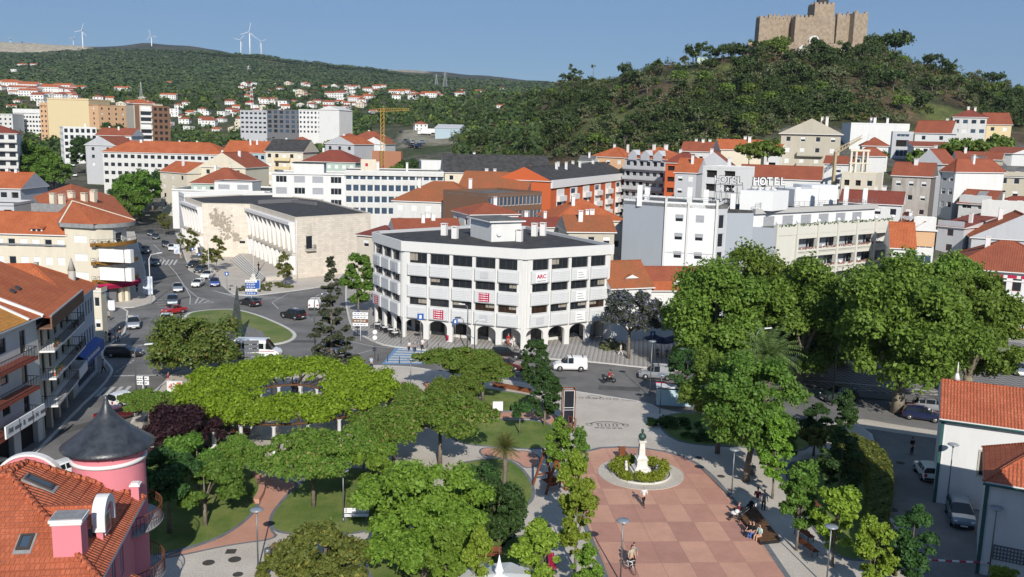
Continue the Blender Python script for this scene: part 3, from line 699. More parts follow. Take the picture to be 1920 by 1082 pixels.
def chimney(parent,x,y,z,w=.6,d=.6,h=1.4,m=None,cap=True):
 m=m or W_WTRIM; mb=MB(); mb.box(x-w/2,y-d/2,z,x+w/2,y+d/2,z+h,m)
 if cap:
  for sx in (-1,1):
   for sy in (-1,1): mb.box(x+sx*(w/2-.06)-.05,y+sy*(d/2-.06)-.05,z+h,x+sx*(w/2-.06)+.05,y+sy*(d/2-.06)+.05,z+h+.18,m)
  mb.box(x-w/2-.06,y-d/2-.06,z+h+.18,x+w/2+.06,y+d/2+.06,z+h+.26,m)
 return mb.build('chimney',parent)
def balcony(b,A,B,z,dep=1.1,m=None,rail='solid',rh=.95,t=.18,mrail=None):
 """slab with parapet on facade from A to B (local), sticking outwards"""
 m=m or W_WTRIM; A=Vector(A); B=Vector(B); d=(B-A).normalized(); o=Vector((d.y,-d.x)); mb=MB()
 P=[A,B,B+o*dep,A+o*dep]; mb.prism([tuple(p) for p in P],z-t,z,m)
 def wall_(p,q):
  e=(q-p).normalized(); nn=Vector((e.y,-e.x))*.05
  mb.prism([tuple(p-nn),tuple(q-nn),tuple(q+nn),tuple(p+nn)],z,z+rh,mrail or m)
 ob=mb.build('balcony',b.o) if rail!='solid' else None
 if rail=='solid':
  wall_(A+o*.05,A+o*dep); wall_(A+o*dep,B+o*dep); wall_(B+o*dep,B+o*.05); return mb.build('balcony',b.o)
 rb=MB(); mm=mrail or BLACKM
 for p,q in ((A,A+o*dep),(A+o*dep,B+o*dep),(B+o*dep,B)):
  rb.beam((*p,z+rh),(*q,z+rh),.05,.05,mm); n=max(2,int((q-p).length/.22))
  for i in range(n+1): c=p.lerp(q,i/n); rb.beam((*c,z),(*c,z+rh),.025,.025,mm)
 rb.build('railing',ob); return ob
def text(s,size,m,parent,loc,rz=0.,rx=pi/2,name='lettering',ext=.02,bold=.0,align='CENTER'):
 cu=bpy.data.curves.new('t','FONT'); cu.body=s; cu.size=size; cu.extrude=ext; cu.align_x=align; cu.align_y='CENTER'; cu.offset=bold; cu.resolution_u=3
 to=bpy.data.objects.new('t',cu); col.objects.link(to); bpy.context.view_layer.update()
 me=bpy.data.meshes.new_from_object(to.evaluated_get(bpy.context.evaluated_depsgraph_get())); bpy.data.objects.remove(to); bpy.data.curves.remove(cu)
 me.materials.clear(); me.materials.append(m); o=bpy.data.objects.new(name,me); col.objects.link(o); o.parent=parent; o.location=loc; o.rotation_euler=(rx,0,rz); return o
def antenna(x,y,z,h,label):
 mb=MB(); mb.tube([(0,0,0),(0,0,h)],.025,METAL,5); mb.tube([(-.5,0,h-.15),(.5,0,h-.15)],.015,METAL,4)
 for i in range(6): mb.tube([(-.45+.18*i,-.22,h-.15),(-.45+.18*i,.22,h-.15)],.01,METAL,4)
 return tag(mb.build('aerial',None,(x,y,z),rnd.random()*3),label,'aerial')
AERIALS=[]
def house(name,label,u1,v1,D1,u2,D2,dep,fl,n,kind,wm,rm,h=2.,z0=None,win='gst',nl=0,nr=0,cat='house',over=.4,fr=None,wobj=True,ww=1.2,wh=1.3,chim=1,group=None,pz=.5,fh=None,side=None,sill=1.,p12=None):
 p1=AD(u1,v1,D1); ze=p1[2]; p2=(XA(u2,D2,ze),D2)
 if p12: p1,p2,ze=p12
 zb=z0 if z0 is not None else min(TH(p1[0],p1[1]),TH(*p2))-.3
 b=Bld(name,label,cat,p1,p2,zb,group); b.gm=side or wm; H=ze-zb; W=b.w
 base_=max(H-(fh or 3.)*fl,0)
 for A,B,k,mm in (((0,0),(W,0),n,wm),((W,0),(W,dep),nr,side or wm),((W,dep),(0,dep),0,wm),((0,dep),(0,0),nl,side or wm)):
  if k: b.grid(A,B,0,H,mm,k,fl,ww=min(ww,(Vector(B)-Vector(A)).length/k*(.84 if win=='b' else .6)),wh=wh,st=win,fr=fr,fh=fh or 3.,base=base_,winobj=wobj,sill=sill)
  else: b.facade(A,B,0,H,mm)
 b.H=H; b.base=base_; b.D=dep
 b.wall=b.done()
 if kind=='flat':
  b.roof=rect_roof(b,0,0,W,dep,H,0,'flat',rm,over=0); parapet(b,[(0,0),(W,0),(W,dep),(0,dep)],H+.16,pz,.25,wm)
  rz_=H+.16
 else: b.roof=rect_roof(b,0,0,W,dep,H,h,kind,rm,over); rz_=H+h*.45
 rr=random.Random(int(u1*7+v1))
 for i in range(chim):
  x=W*(.2+.6*rr.random()); y=dep*(.3+.4*rr.random())
  chimney(b.roof,x,y,rz_,.55+.3*rr.random(),.55,1.3+h*.4,cap=wobj)
 return b
def wpt(b,x,y,z=0):
 a=Matrix.Rotation(b.rz,2)@Vector((x,y)); return (b.p1.x+a.x,b.p1.y+a.y,b.z+z)
# ================================================================ ARCADED OFFICE BLOCK
c0=G(702,604);c1=G(755,633);c2=G(981,657)
ZR=14.4
c3=G(1146,458,ZR); e=Vector(c3)-Vector(c2)
c3=tuple(Vector(c2)+e)
b=Bld('office_block','white four storey office block with arcade, panel balconies and flat dark roof','building',c1,c2); B0=b
pts=[b.L(c0),(0,0),(b.w,0),b.L(c3)]
bk=[b.L(G(1010,430,ZR)),b.L(G(985,424,ZR)),b.L(G(880,423,ZR)),b.L(G(712,433,ZR))]
foot=pts+bk
def arcade(b,A,B,n,zt,m,cw):
 """piers, arches and wall strip above them"""
 A=Vector(A);B=Vector(B);d=(B-A);ln=d.length;d.normalize();inn=Vector((-d.y,d.x)); bay=ln/n; mb=MB()
 def P(a,h,k): q=A+d*a+inn*k; return (q.x,q.y,h)
 spring=2.05
 for i in range(n):
  x0=i*bay+cw/2; x1=(i+1)*bay-cw/2; r=(x1-x0)/2; xc=(x0+x1)/2; rz=min(r,zt-spring-.12)
  for k0,k1,fl in ((0,.45,0),(.45,0,1)):
   prev=(x0,spring)
   for t in range(1,13):
    an=pi-pi*t/12; cur=(xc+r*math.cos(an),spring+rz*math.sin(an))
    q=[P(prev[0],prev[1],k0),P(cur[0],cur[1],k0),P(cur[0],zt,k0),P(prev[0],zt,k0)]
    mb.face(q if not fl else q[::-1],m)
    if not fl: mb.face([P(prev[0],prev[1],0),P(prev[0],prev[1],.45),P(cur[0],cur[1],.45),P(cur[0],cur[1],0)],m)
    prev=cur
 for i in range(n+1):
  a0=max(i*bay-cw/2,0); a1=min(i*bay+cw/2,ln)
  for k,f in ((0,0),(.45,1)):
   q=[P(a0,0,k),P(a1,0,k),P(a1,zt,k),P(a0,zt,k)]; mb.face(q if not f else q[::-1],m)
  mb.face([P(a0,0,.45),P(a0,0,0),P(a0,zt,0),P(a0,zt,.45)],m); mb.face([P(a1,0,0),P(a1,0,.45),P(a1,zt,.45),P(a1,zt,0)],m)
 return mb.build('arcade',b.o)
PANEL=plaster('ribbed_grey_white_panel',(.66,.67,.67),.4,(.33,.33,.33))
m_=MATS['ribbed_grey_white_panel']; n_=m_.node_tree; uvn=nd(n_,'ShaderNodeUVMap'); spn=nd(n_,'ShaderNodeSeparateXYZ'); n_.links.new(uvn.outputs[0],spn.inputs[0])
bb=nd(n_,'ShaderNodeBump',Strength=.35,Distance=.03); n_.links.new(mathn(n_,'SINE',mathn(n_,'MULTIPLY',spn.outputs[1],26)),bb.inputs['Height']); n_.links.new(bb.outputs[0],n_.nodes['Principled BSDF'].inputs['Normal'])
PM={}
def panel_mesh(w,h):
 k=(round(w,2),round(h,2))
 if k in PM: return PM[k]
 mb=MB(); d=.5; c=.14
 F=[(0,0),(w,0),(w,h),(0,h)]; f=[(c,c),(w-c,c),(w-c,h-c),(c,h-c)]
 q=[(x,0,z) for x,z in F]; m1=[(x,-d+c,z) for x,z in F]; fr=[(x,-d,z) for x,z in f]
 for i in range(4):
  j=(i+1)%4; mb.face([q[i],m1[i],m1[j],q[j]][::-1],PANEL); mb.face([m1[i],m1[j],fr[j],fr[i]],PANEL)
 mb.face(fr,PANEL); mb.box(c*1.6,-d-.025,h-c*2.2,w-c*1.6,-d-.002,h-c*1.7,W_WTRIM)
 me=mb.mesh('balcony_panel'); PM[k]=me; return me
rows=[(11.3,12.75,9.45,11.25),(8.2,9.35,6.3,8.15),(5.15,6.25,3.15,5.1)]
rr=random.Random(3); frames={}
PAN={}
for fi,(A,Bp,n,st) in enumerate(((pts[0],pts[1],3,'gg'),(pts[1],pts[2],5,'gggz'),(pts[2],pts[3],4,'gggz'))):
 A=Vector(A);Bq=Vector(Bp); d=(Bq-A).normalized(); ln=(Bq-A).length; ma=.65 if fi else .3; mb_=.65 if fi!=0 else .5
 if fi==2: mb_=.5
 bay=(ln-ma-mb_)/n; ops=[]; pw=.5; an=math.atan2(d.y,d.x)
 for r_,(a,c,p0,p1_) in enumerate(rows):
  for i in range(n):
   x0=ma+bay*i+pw/2; x1=ma+bay*(i+1)-pw/2
   s_= 'z' if (fi,r_,i) in ((1,2,3),(1,2,4),(2,2,0),(2,2,3)) else 'g'
   ops.append((x0,x1,a,c,s_,FR_D))
   q=A+d*(x0-.06); po=link('balcony_panel',panel_mesh(x1-x0+.12,p1_-p0),b.o,(q.x,q.y,p0),an); PAN[(fi,r_,i)]=(po,x1-x0+.12,p1_-p0)
   if rr.random()<.45:
    bl=MB(); u0=rr.choice((0,.5)); o_=Vector((d.y,-d.x)); zz=a+(c-a)*rr.choice((.25,.45));
    bl.face([(*(A+d*(x0+u0*(x1-x0)+.08)-o_*.115),zz),(*(A+d*(x0+min(u0+.5,1)*(x1-x0)-.08)-o_*.115),zz),(*(A+d*(x0+min(u0+.5,1)*(x1-x0)-.08)-o_*.115),c-.08),(*(A+d*(x0+u0*(x1-x0)+.08)-o_*.115),c-.08)],mat('fawn_blind',(.30,.27,.22),rough=.9)); bl.build('blind',b.o)
 b.facade(A,Bq,3.1,12.95,W_CONC,ops)
 for i in range(n+1):
  x=ma+bay*i; wd=pw if 0<i<n else pw+.3; q0=A+d*(x-wd/2+ (.1 if i==0 else (-.1 if i==n else 0))); q1=q0+d*wd; o_=Vector((d.y,-d.x))
  pm=MB(); pm.prism([tuple(q0+o_*.12),tuple(q1+o_*.12),tuple(q1-o_*.05),tuple(q0-o_*.05)],3.1,12.95,W_CONC); pm.build('pillar',b.o)
 arcade(b,A,Bq,n,3.1,W_CONC,.85)
 inn=Vector((-d.y,d.x)); bw=[]
 for i in range(n):
  x0=ma+bay*i+.9; bw.append((x0+.25,x0+bay-1.0,.5 if i%2 else .1,2.5,'b' if (fi,i)==(1,3) else 'g',FR_D))
 b.facade(A+inn*3.2+d*(1.3 if fi else 0),Bq+inn*3.2-d*(.0 if fi==0 else .0),.05,3.1,W_OFF,bw,winobj=True)
for i in range(3,8):
 b.facade(foot[i],foot[(i+1)%8],0,12.95,W_CONC if i==3 else W_GREY)
b.wl.face([(*p,3.1) for p in off(foot,-.1)[::-1]],W_WTRIM); b.wl.face([(*p,.06) for p in off(foot,-.02)],COBB)
b.done()
fb=off(foot,.35)
mbp=MB(); inn=off(foot,.05)
for i in range(8):
 j=(i+1)%8; p,q,a,c=fb[i],fb[j],inn[i],inn[j]
 zt=[14.4]*8; mbp.face([(*p,12.95),(*q,12.95),(*q,14.4),(*p,14.4)],W_CONC); mbp.face([(*p,14.4),(*q,14.4),(*c,14.4),(*a,14.4)],W_CONC); mbp.face([(*c,13.7),(*a,13.7),(*a,14.4),(*c,14.4)],W_GREY); mbp.face([(*a,12.95),(*c,12.95),(*q,12.95),(*p,12.95)],W_CONC)
mbp.build('parapet',b.o)
mbr=MB(); mbr.face([(*p,13.95) for p in inn],RF_BLACK); rf=mbr.build('roof',b.o)
A=Vector(b.L(G(921,453,14)));Lp=Vector(b.L(G(882,442.5,14)));Rp=Vector(b.L(G(977,451,14)))
q=[tuple(A),tuple(Rp),tuple(Rp+(Lp-A)*1.0),tuple(Lp)]
ph=MB(); ph.prism(q,13.9,16.9,W_WHITE); pho=ph.build('penthouse',b.o)
pr_=MB(); pr_.prism(off(q,.5),16.9,17.1,W_WTRIM); pr_.prism(off(q,.45),17.1,17.2,RF_GREY); pr_.build('penthouse_roof',pho)
dm=MB(); d=(Rp-A).normalized(); o_=Vector((d.y,-d.x)); dc=A+d*1.2+o_*.12; dm.tube([(*dc,15.2),(*(dc+o_*.2),15.2)],[.35,.42],METALW,14); dm.build('satellite_dish',pho)
for u,v,h in ((833,440.5,1.7),(853,446.5,1.7),(974,452,1.7),(1002,442,1.9),(1018,441,1.9)):
 x,y=b.L(G(u,v,14)); chimney(rf,x,y,13.9,.85,.85,h)
CRIM=REDP
def psign(key,kind):
 po,w_,h_=PAN[key]; mb=MB(); loc=(w_*.5,-.56,h_*.5)
 if kind=='red':
  mb.box(w_*.26,-.56,h_*.14,w_*.76,-.53,h_*.84,CRIM); s=mb.build('sign',po); s['label']='crimson sign board with small white lettering'
  r2=MB()
  for k in range(4):
   for j in range(5): x=w_*(.30+.085*j); r2.box(x,-.57,h_*(.72-.17*k),x+w_*(.045+.015*((j*7+k*3)%3)),-.562,h_*(.79-.17*k),WHITEP)
  r2.build('small_print',s)
 if kind=='arc':
  mb.box(w_*.2,-.56,h_*.1,w_*.8,-.53,h_*.9,WHITEP); s=mb.build('sign',po); s['label']='white sign reading ARC in dark red'
  text('ARC',.78,REDP,s,(w_*.5,-.575,h_*.56),ext=.01,bold=.025)
  r2=MB(); r2.box(w_*.27,-.57,h_*.2,w_*.73,-.562,h_*.25,METAL); r2.build('small_print',s)
 if kind=='white':
  mb.box(w_*.25,-.56,h_*.1,w_*.8,-.53,h_*.9,WHITEP); s=mb.build('sign',po)
  for k in range(3):
   r2=MB(); r2.box(w_*.32,-.57,h_*(.25+.2*k),w_*(.72-.06*k),-.562,h_*(.29+.2*k),METAL); r2.build('small_print',s)
 if kind=='vent':
  mb.box(w_*.3,-.56,h_*.25,w_*.7,-.53,h_*.75,W_GREY); mb.build('louvre',po)
psign((1,1,3),'red');psign((1,2,1),'red');psign((0,2,0),'red');psign((2,0,0),'arc');psign((2,2,2),'white');psign((2,0,2),'white');psign((2,1,2),'white')
for k in ((0,0,0),(0,0,2),(0,1,2),(0,1,0),(1,0,3),(2,2,0),(1,2,3)): psign(k,'vent')

# ================================================================ PINK HOUSE WITH THE TURRET
TX,TY=-24.1,51.6
b=Bld('pink_house','pink house with orange tiled hip roof, round corner turret and black witch hat cone','house',(-31.6,41.6),(-20.05,43.4),0)
b.gm=W_PINK
A_=(-27.1,46.2,11.2);B_=(-27.0,47.9,11.2); NE=(-21.7,50.8,8.0); SE=(-19.75,40.7,8.0); SW=(-35.5,38.2,8.0); NW=(-35.5,50.4,8.)
wl=MB()
def Lw(p): q=b.L(p); return (q[0],q[1],p[2]) if len(p)>2 else q
inset=lambda p,k=.55: (p[0]+(-28-p[0])/abs(-28-p[0])*k,p[1]+(45.5-p[1])/abs(45.5-p[1])*k)
cw=[inset(SW),inset(SE),inset(NE),inset(NW)]; cl=[b.L(p) for p in cw]
b.facade(cl[0],cl[1],0,7.9,W_PINK,[(3,4.2,5,6.8,'g'),(8,9.2,5,6.8,'g')]);
b.facade(cl[1],cl[2],0,7.9,W_PINK,[(1.2,2.0,5.2,7.3,'g',FR_W),(3.6,4.4,5.2,7.3,'g',FR_W),(5.6,6.4,5.0,7.3,'g',FR_W),(1.2,2.0,1.6,3.7,'g',FR_W),(3.6,4.4,1.6,3.7,'g',FR_W)])
b.facade(cl[2],cl[3],0,7.9,W_PINK); b.facade(cl[3],cl[0],0,7.9,W_PINK); b.done()
r=MB(); z=.14
def P3(p,dz=0): q=b.L(p); return (q[0],q[1],p[2]+dz)
ring=[SW,SE,NE,NW]
for i in range(4):
 p,q=ring[i],ring[(i+1)%4]; r.face([P3(p,-.18),P3(q,-.18),P3(q),P3(p)],W_WTRIM)
r.face([P3(p,-.18) for p in ring][::-1],W_WTRIM)
W_=(-34.5,45.8,9.0)
r.face([P3(SW),P3(SE),P3(A_)],RF_NEAR)
r.face([P3(SE),P3(NE),P3(B_),P3(A_)],RF_NEAR)
r.face([P3(NE),P3(NW),P3(B_)],RF_NEAR)
r.face([P3(NW),P3(SW),P3(A_),P3(B_)],RF_NEAR)
for p,q in ((A_,SE),(B_,NE),(A_,B_),(A_,SW),(B_,NW)):
 v0,v1=Vector(P3(p,.05)),Vector(P3(q,.05)); n=int((v1-v0).length/.42)
 for i in range(n): r.tube([v0.lerp(v1,i/n),v0.lerp(v1,(i+1.04)/n)],[.15,.185],RF_NEAR,7)
roof=r.build('roof',b.o)
cr_=MB()
for i in range(1,11):
 t=i/11; p=Vector(P3(SE,.02)).lerp(Vector(P3(A_,.02)),t); q=Vector(P3(NE,.02)).lerp(Vector(P3(B_,.02)),t); cr_.beam(p,q,.05,.07,RF_DARK)
for i in range(1,18):
 t=i/18; p=Vector(P3(SW,.0)).lerp(Vector(P3(A_,.0)),t); q=Vector(P3(SE,.0)).lerp(Vector(P3(A_,.0)),t); cr_.beam(p,q,.04,.03,RF_ORANGE)
cr_.build('tile_course',roof)
def onroof(x,y):
 """height of the roof surface above world x,y"""
 best=9e9
 for a,bb_,c in ((SW,SE,A_),(SE,NE,B_),(NE,NW,B_),(NW,SW,A_)):
  n_=(Vector(bb_)-Vector(a)).cross(Vector(c)-Vector(a)); zz=a[2]-(n_.x*(x-a[0])+n_.y*(y-a[1]))/n_.z; best=min(best,zz)
 return best
def findroof(u,v):
 d_=ray(u,v)
 for k in range(3000):
  t=20+k*.02; p=(d_[0]*t/d_[1],t,CH+d_[2]*t/d_[1])
  if p[2]<onroof(p[0],p[1]): return p
cx=findroof(118,1046); x,y=b.L((cx[0]+.15,cx[1]+.55)); zc=onroof(cx[0],cx[1]+.5)
mb=MB(); mb.box(x-.68,y-.5,zc-1.2,x+.68,y+.5,zc+1.45,W_PINK); ch_=mb.build('chimney',roof)
mb=MB(); mb.box(x-.74,y-.56,zc+1.45,x+.74,y+.56,zc+1.6,W_WTRIM); mb.box(x-.8,y-.62,zc+1.6,x+.8,y+.62,zc+1.75,W_WTRIM); mb.box(x-.74,y-.56,zc+1.75,x+.74,y+.56,zc+1.8,LEADG); mb.build('chimney_cap',ch_)
def skylight(u,v,w,h,edge):
 p=findroof(u,v); q=Vector(P3(p));
 a,bb_,c=(Vector(P3(SW)),Vector(P3(SE)),Vector(P3(A_))) if edge=='s' else (Vector(P3(SE)),Vector(P3(NE)),Vector(P3(B_)))
 U=(bb_-a).normalized(); N=(bb_-a).cross(c-a).normalized(); N=N if N.z>0 else -N; Vv=N.cross(U)
 mb=MB();
 def bx(u0,u1,v0,v1,h0,h1,m):
  vs=[q+U*uu+Vv*vv+N*hh for hh in (h0,h1) for uu,vv in ((u0,v0),(u1,v0),(u1,v1),(u0,v1))]
  mb.add(vs,[(3,2,1,0),(4,5,6,7),(0,1,5,4),(1,2,6,5),(2,3,7,6),(3,0,4,7)],m)
 bx(-w/2-.1,w/2+.1,-h/2-.22,h/2+.08,-.05,.05,LEADG)
 for s in ((-w/2,-w/2+.12,-h/2,h/2),(w/2-.12,w/2,-h/2,h/2),(-w/2+.12,w/2-.12,-h/2,-h/2+.12),(-w/2+.12,w/2-.12,h/2-.12,h/2)): bx(*s,.04,.16,FR_D)
 bx(-w/2+.12,w/2-.12,-h/2+.12,h/2-.12,.05,.1,GLASSB)
 return mb.build('roof_window',roof)
skylight(48,1018,.65,.95,'s'); skylight(73,906,.7,1.5,'e')
dc=findroof(207,1003); ex,ey=b.L(dc); ex-=.25
dm=MB(); zb=onroof(*dc[:2])-.3
prof=[(-.95,0),(-.95,1.5)]+[(-.95*math.cos(t),1.5+1.0*math.sin(t)) for t in [pi*i/14 for i in range(1,14)]]+[(.95,1.5),(.95,0)]
def extr(mb,prof,x0,x1,m):
 A=[(x0,ey+y_,zb+z_) for y_,z_ in prof]; Bq=[(x1,ey+y_,zb+z_) for y_,z_ in prof]; n=len(prof)
 mb.face(A[::-1],m); mb.face(Bq,m)
 for i in range(n): j=(i+1)%n; mb.face([A[i],Bq[i],Bq[j],A[j]][::-1],m)
extr(dm,[(y*.84,z*.86) for y,z in prof],ex-.25,ex+.12,W_PINK)
do=dm.build('dormer',roof)
wt=MB()
for i in range(len(prof)-1):
 (y0,z0),(y1,z1)=prof[i],prof[i+1]
 a0,a1=(y0*1.06,z0*1.03),(y1*1.06,z1*1.03); b0,b1=(y0*.84,z0*.86),(y1*.84,z1*.86)
 if i in (0,len(prof)-2) :
  if min(z0,z1)<1: a0=(a0[0],max(a0[1],.9)); a1=(a1[0],max(a1[1],.9)); b0=(b0[0],max(b0[1],.9)); b1=(b1[0],max(b1[1],.9))
 f=lambda x,p: (x,ey+p[0],zb+p[1])
 for X0,X1 in ((ex-.35,ex+.3),):
  wt.face([f(X1,a0),f(X1,a1),f(X1,b1),f(X1,b0)],W_WTRIM); wt.face([f(X0,a0),f(X0,b0),f(X0,b1),f(X0,a1)],W_WTRIM)
  wt.face([f(X0,a0),f(X0,a1),f(X1,a1),f(X1,a0)],W_WTRIM); wt.face([f(X1,b0),f(X1,b1),f(X0,b1),f(X0,b0)],W_WTRIM)
wt.build('rounded_gable',do)
dw=MB(); dw.box(ex+.125,ey-.5,zb+.5,ex+.16,ey+.5,zb+1.6,FR_W); dw.box(ex+.165,ey-.42,zb+.58,ex+.17,ey+.42,zb+1.52,GLASS); dw.build('dormer_window',do)
dr=MB(); x0=ex-3.0; dr.face([(x0,ey,zb+1.95),(ex-.3,ey,zb+1.95),(ex-.3,ey+1.2,zb+1.2),(x0+.8,ey+1.2,zb+1.2)],RF_NEAR); dr.face([(x0,ey,zb+1.95),(x0+.8,ey-1.2,zb+1.2),(ex-.3,ey-1.2,zb+1.2),(ex-.3,ey,zb+1.95)],RF_NEAR)
dr.beam((x0,ey,zb+1.98),(ex-.3,ey,zb+1.98),.24,.16,RF_NEAR); dr.face([(x0+.6,ey-1.1,zb+1.2),(x0+.6,ey-1.1,zb-.2),(ex-.3,ey-1.1,zb-.8),(ex-.3,ey-1.1,zb+1.2)],RF_GREY); dr.face([(ex-.3,ey-1.15,zb+1.2),(ex-.3,ey+1.15,zb+1.2),(ex-.3,ey,zb+1.95)],RF_GREY)
dr.build('dormer_roof',do)
pr=MB(); a=[P3((-19.75,40.7,6.1)),P3((-18.4,41.2,5.4)),P3((-19.0,45.4,5.4)),P3((-20.2,45.2,6.1))]; pr.face(a,RF_NEAR); pr.face([(p[0],p[1],p[2]-.15) for p in a][::-1],W_WTRIM)
for i in range(4): p,q=a[i],a[(i+1)%4]; pr.face([(p[0],p[1],p[2]-.15),(q[0],q[1],q[2]-.15),q,p],RF_NEAR)
pr.build('porch_roof',b.o)
pc=MB(); q=b.L((-18.9,41.5)); pc.box(q[0]-.12,q[1]-.12,0,q[0]+.12,q[1]+.12,5.35,W_PINK); q=b.L((-19.35,45)); pc.box(q[0]-.12,q[1]-.12,0,q[0]+.12,q[1]+.12,5.35,W_PINK); pc.build('porch_post',b.o)
wv=MB(); a=[(-35,38,9.2),(-31.2,40.2,9.9),(-31.6,35,9.0),(-36,34,8.2)]; wv.face([P3(p) for p in a[::-1]],RF_NEAR)
g_=MB(); q0,q1=Vector(P3((-30.2,50.6,7.9))),Vector(P3((-27.0,51.0,7.9))); mid=(q0+q1)/2; dd=(q1-q0).normalized(); nn=Vector((-dd.y,dd.x,0))
pf=[mid+dd*(1.75*math.cos(t))+Vector((0,0,1.0+1.55*math.sin(t))) for t in [pi*i/16 for i in range(17)]]
pf=[q1+Vector((0,0,0))]+pf+[q0]
g_.face([tuple(p) for p in pf],W_PINK); g_.face([tuple(p+nn*.3) for p in pf[::-1]],W_PINK); go=g_.build('arched_gable',b.o)
g2=MB()
for i in range(1,17):
 p,q=pf[i],pf[i+1]; c_=mid+Vector((0,0,1)); po=p+(p-c_)*.09; qo=q+(q-c_)*.09
 for k0,k1 in ((-.08,.38),):
  g2.face([po+nn*k1,qo+nn*k1,qo+nn*k0,po+nn*k0],W_WTRIM); g2.face([p+nn*k0,q+nn*k0,qo+nn*k0,po+nn*k0][::-1],W_WTRIM); g2.face([p+nn*k1,q+nn*k1,qo+nn*k1,po+nn*k1],W_WTRIM)
g2.build('gable_coping',go)
tx,ty=b.L((TX,TY));
t=MB(); t.lathe([(2.05,0),(2.05,11.05)],W_PINK,40,(tx,ty)); t.lathe([(2.05,10.15),(2.17,10.18),(2.17,10.34),(2.05,10.38)],W_WTRIM,40,(tx,ty)); tu=t.build('turret',b.o)
t=MB(); t.lathe([(2.5,11.02),(2.1,11.0),(0.1,11.0)],WOODM,40,(tx,ty))
for i in range(20): an=2*pi*i/20; t.beam((tx+2.0*math.cos(an),ty+2.0*math.sin(an),10.9),(tx+2.5*math.cos(an),ty+2.5*math.sin(an),10.95),.1,.12,WOODM)
t.build('eaves',tu)
SLATE=mat('black_slate_lead',(.022,.026,.032),(.055,.06,.068),scale=1.6,rough=.38,spec=.55,det=8,bump=.25,bs=9)
prof=[(2.62,10.98),(2.66,11.06)]+[(2.62*(1-s)**1.75+.13*s,11.06+2.85*(s**.92)) for s in [i/16 for i in range(1,16)]]+[(.12,13.85),(.10,14.05),(.01,14.1)]
t=MB(); t.lathe(prof,SLATE,48,(tx,ty)); t.build('cone_roof',tu)
for zb_ in (6.1,2.6):
 t=MB(); n=18; a0=-1.5; a1=1.25
 t.lathe([(2.0,zb_-.3),(2.9,zb_-.12),(2.95,zb_),(2.0,zb_)],LEADG,n,(tx,ty),a0=a0-b.rz,a1=a1-b.rz); bo=t.build('round_balcony',tu)
 t=MB(); pts_=[(tx+2.88*math.cos(a0+(a1-a0)*i/30-b.rz),ty+2.88*math.sin(a0+(a1-a0)*i/30-b.rz)) for i in range(31)]
 t.tube([(*p,zb_+1.0) for p in pts_],.035,RUST,5); t.tube([(*p,zb_+.55) for p in pts_],.02,RUST,4)
 for p in pts_: t.tube([(*p,zb_),(*p,zb_+1.0)],.014,RUST,4)
 t.build('railing',bo)
q=b.L((-22.0,50.3)); t=MB(); t.box(q[0]-.22,q[1]-.22,7.6,q[0]+.22,q[1]+.22,9.0,W_PINK); t.box(q[0]-.3,q[1]-.3,9.0,q[0]+.3,q[1]+.3,9.12,W_WTRIM); t.box(q[0]-.2,q[1]-.2,9.12,q[0]+.2,q[1]+.2,9.2,W_WTRIM); t.build('pinnacle',b.o)
# ================================================================ WEST SIDE OF THE STREET
def perp(p1,p2,d): e=(Vector(p2)-Vector(p1)).normalized(); n_=Vector((-e.y,e.x))*d; return n_
def wallpack(b,H,dep,m,back=None):
 b.facade((b.w,0),(b.w,dep),0,H,back or m); b.facade((b.w,dep),(0,dep),0,H,back or m); b.facade((0,dep),(0,0),0,H,back or m)
def arcs(b,n,x0,x1,H,m):
 ops=[]
 for i in range(n): ops.append((x0+(x1-x0)*(i+.14)/n,x0+(x1-x0)*(i+.86)/n,.05,2.9,'k'))
 return ops
b=Bld('balcony_house','long white house with arched ground floor, red edged balconies and orange tiled roof','house',(-44.0,60),(-44.6,82.3)); b.gm=W_OFF
H=12.0; W=b.w; ops=arcs(b,5,.3,W-.3,H,W_OFF)
for r_ in range(3):
 for i in range(6):
  x=1.2+i*3.6; ops.append((x,x+(1.0 if i%2 else 1.3),3.6+2.8*r_+(.0 if i%2 else .8),3.6+2.8*r_+2.15,'g',FR_D if i%3 else FR_W))
b.facade((0,0),(W,0),0,H,W_OFF,ops); wallpack(b,H,14,W_OFF); b.done()
b.roof=rect_roof(b,0,0,W,14,H,3.4,'gx',RF_ORANGE,.5);
ym=MB(); ym.face([(W-9,-.52,H+.2),(W-2.2,-.52,H+.2),(W-2.2,3.5,H+2.05),(W-9,3.5,H+2.05)],RF_YEL); ym.beam((W-2.2,-.5,H+.25),(W-2.2,7,H+3.7),.25,.25,W_WTRIM); ym.build('yellow_tiles',b.roof)
for r_ in range(3):
 z=3.35+2.8*r_
 o=balcony(b,(W-11.5,-.0),(W-2.6,0),z,1.25,W_WTRIM,'bars'); t=MB(); t.box(W-11.55,-1.3,z-.02,W-2.55,-.02,z+.03,RF_DARK); t.beam((W-11.5,-1.28,z-.1),(W-2.6,-1.28,z-.1),.06,.3,RF_DARK); t.build('red_edge',o)
 balcony(b,(.5,0),(8.5,0),z,1.25,W_WTRIM,'bars')
sg=MB(); sg.box(W-9.6,-1.75,3.45,W-2.8,-1.62,4.55,WHITEP); s=sg.build('shop_sign',b.o); s['label']='long white shop sign in three panels'
for i,tx_ in enumerate(('FM','B','N')): text(tx_,.62,METAL,s,(W-8.9+2.25*i,-1.77,4.0),ext=.01,bold=.01)
lp=MB()
for i in range(3):
 x=W-8.2+2.25*i; lp.box(x,-1.765,3.8,x+1.1,-1.752,4.1,METAL)
 for k in (0,): lp.box(W-9.6+2.27*i+2.2,-1.77,3.45,W-9.6+2.27*i+2.27,-1.6,4.55,FR_D)
lp.build('small_print',s)
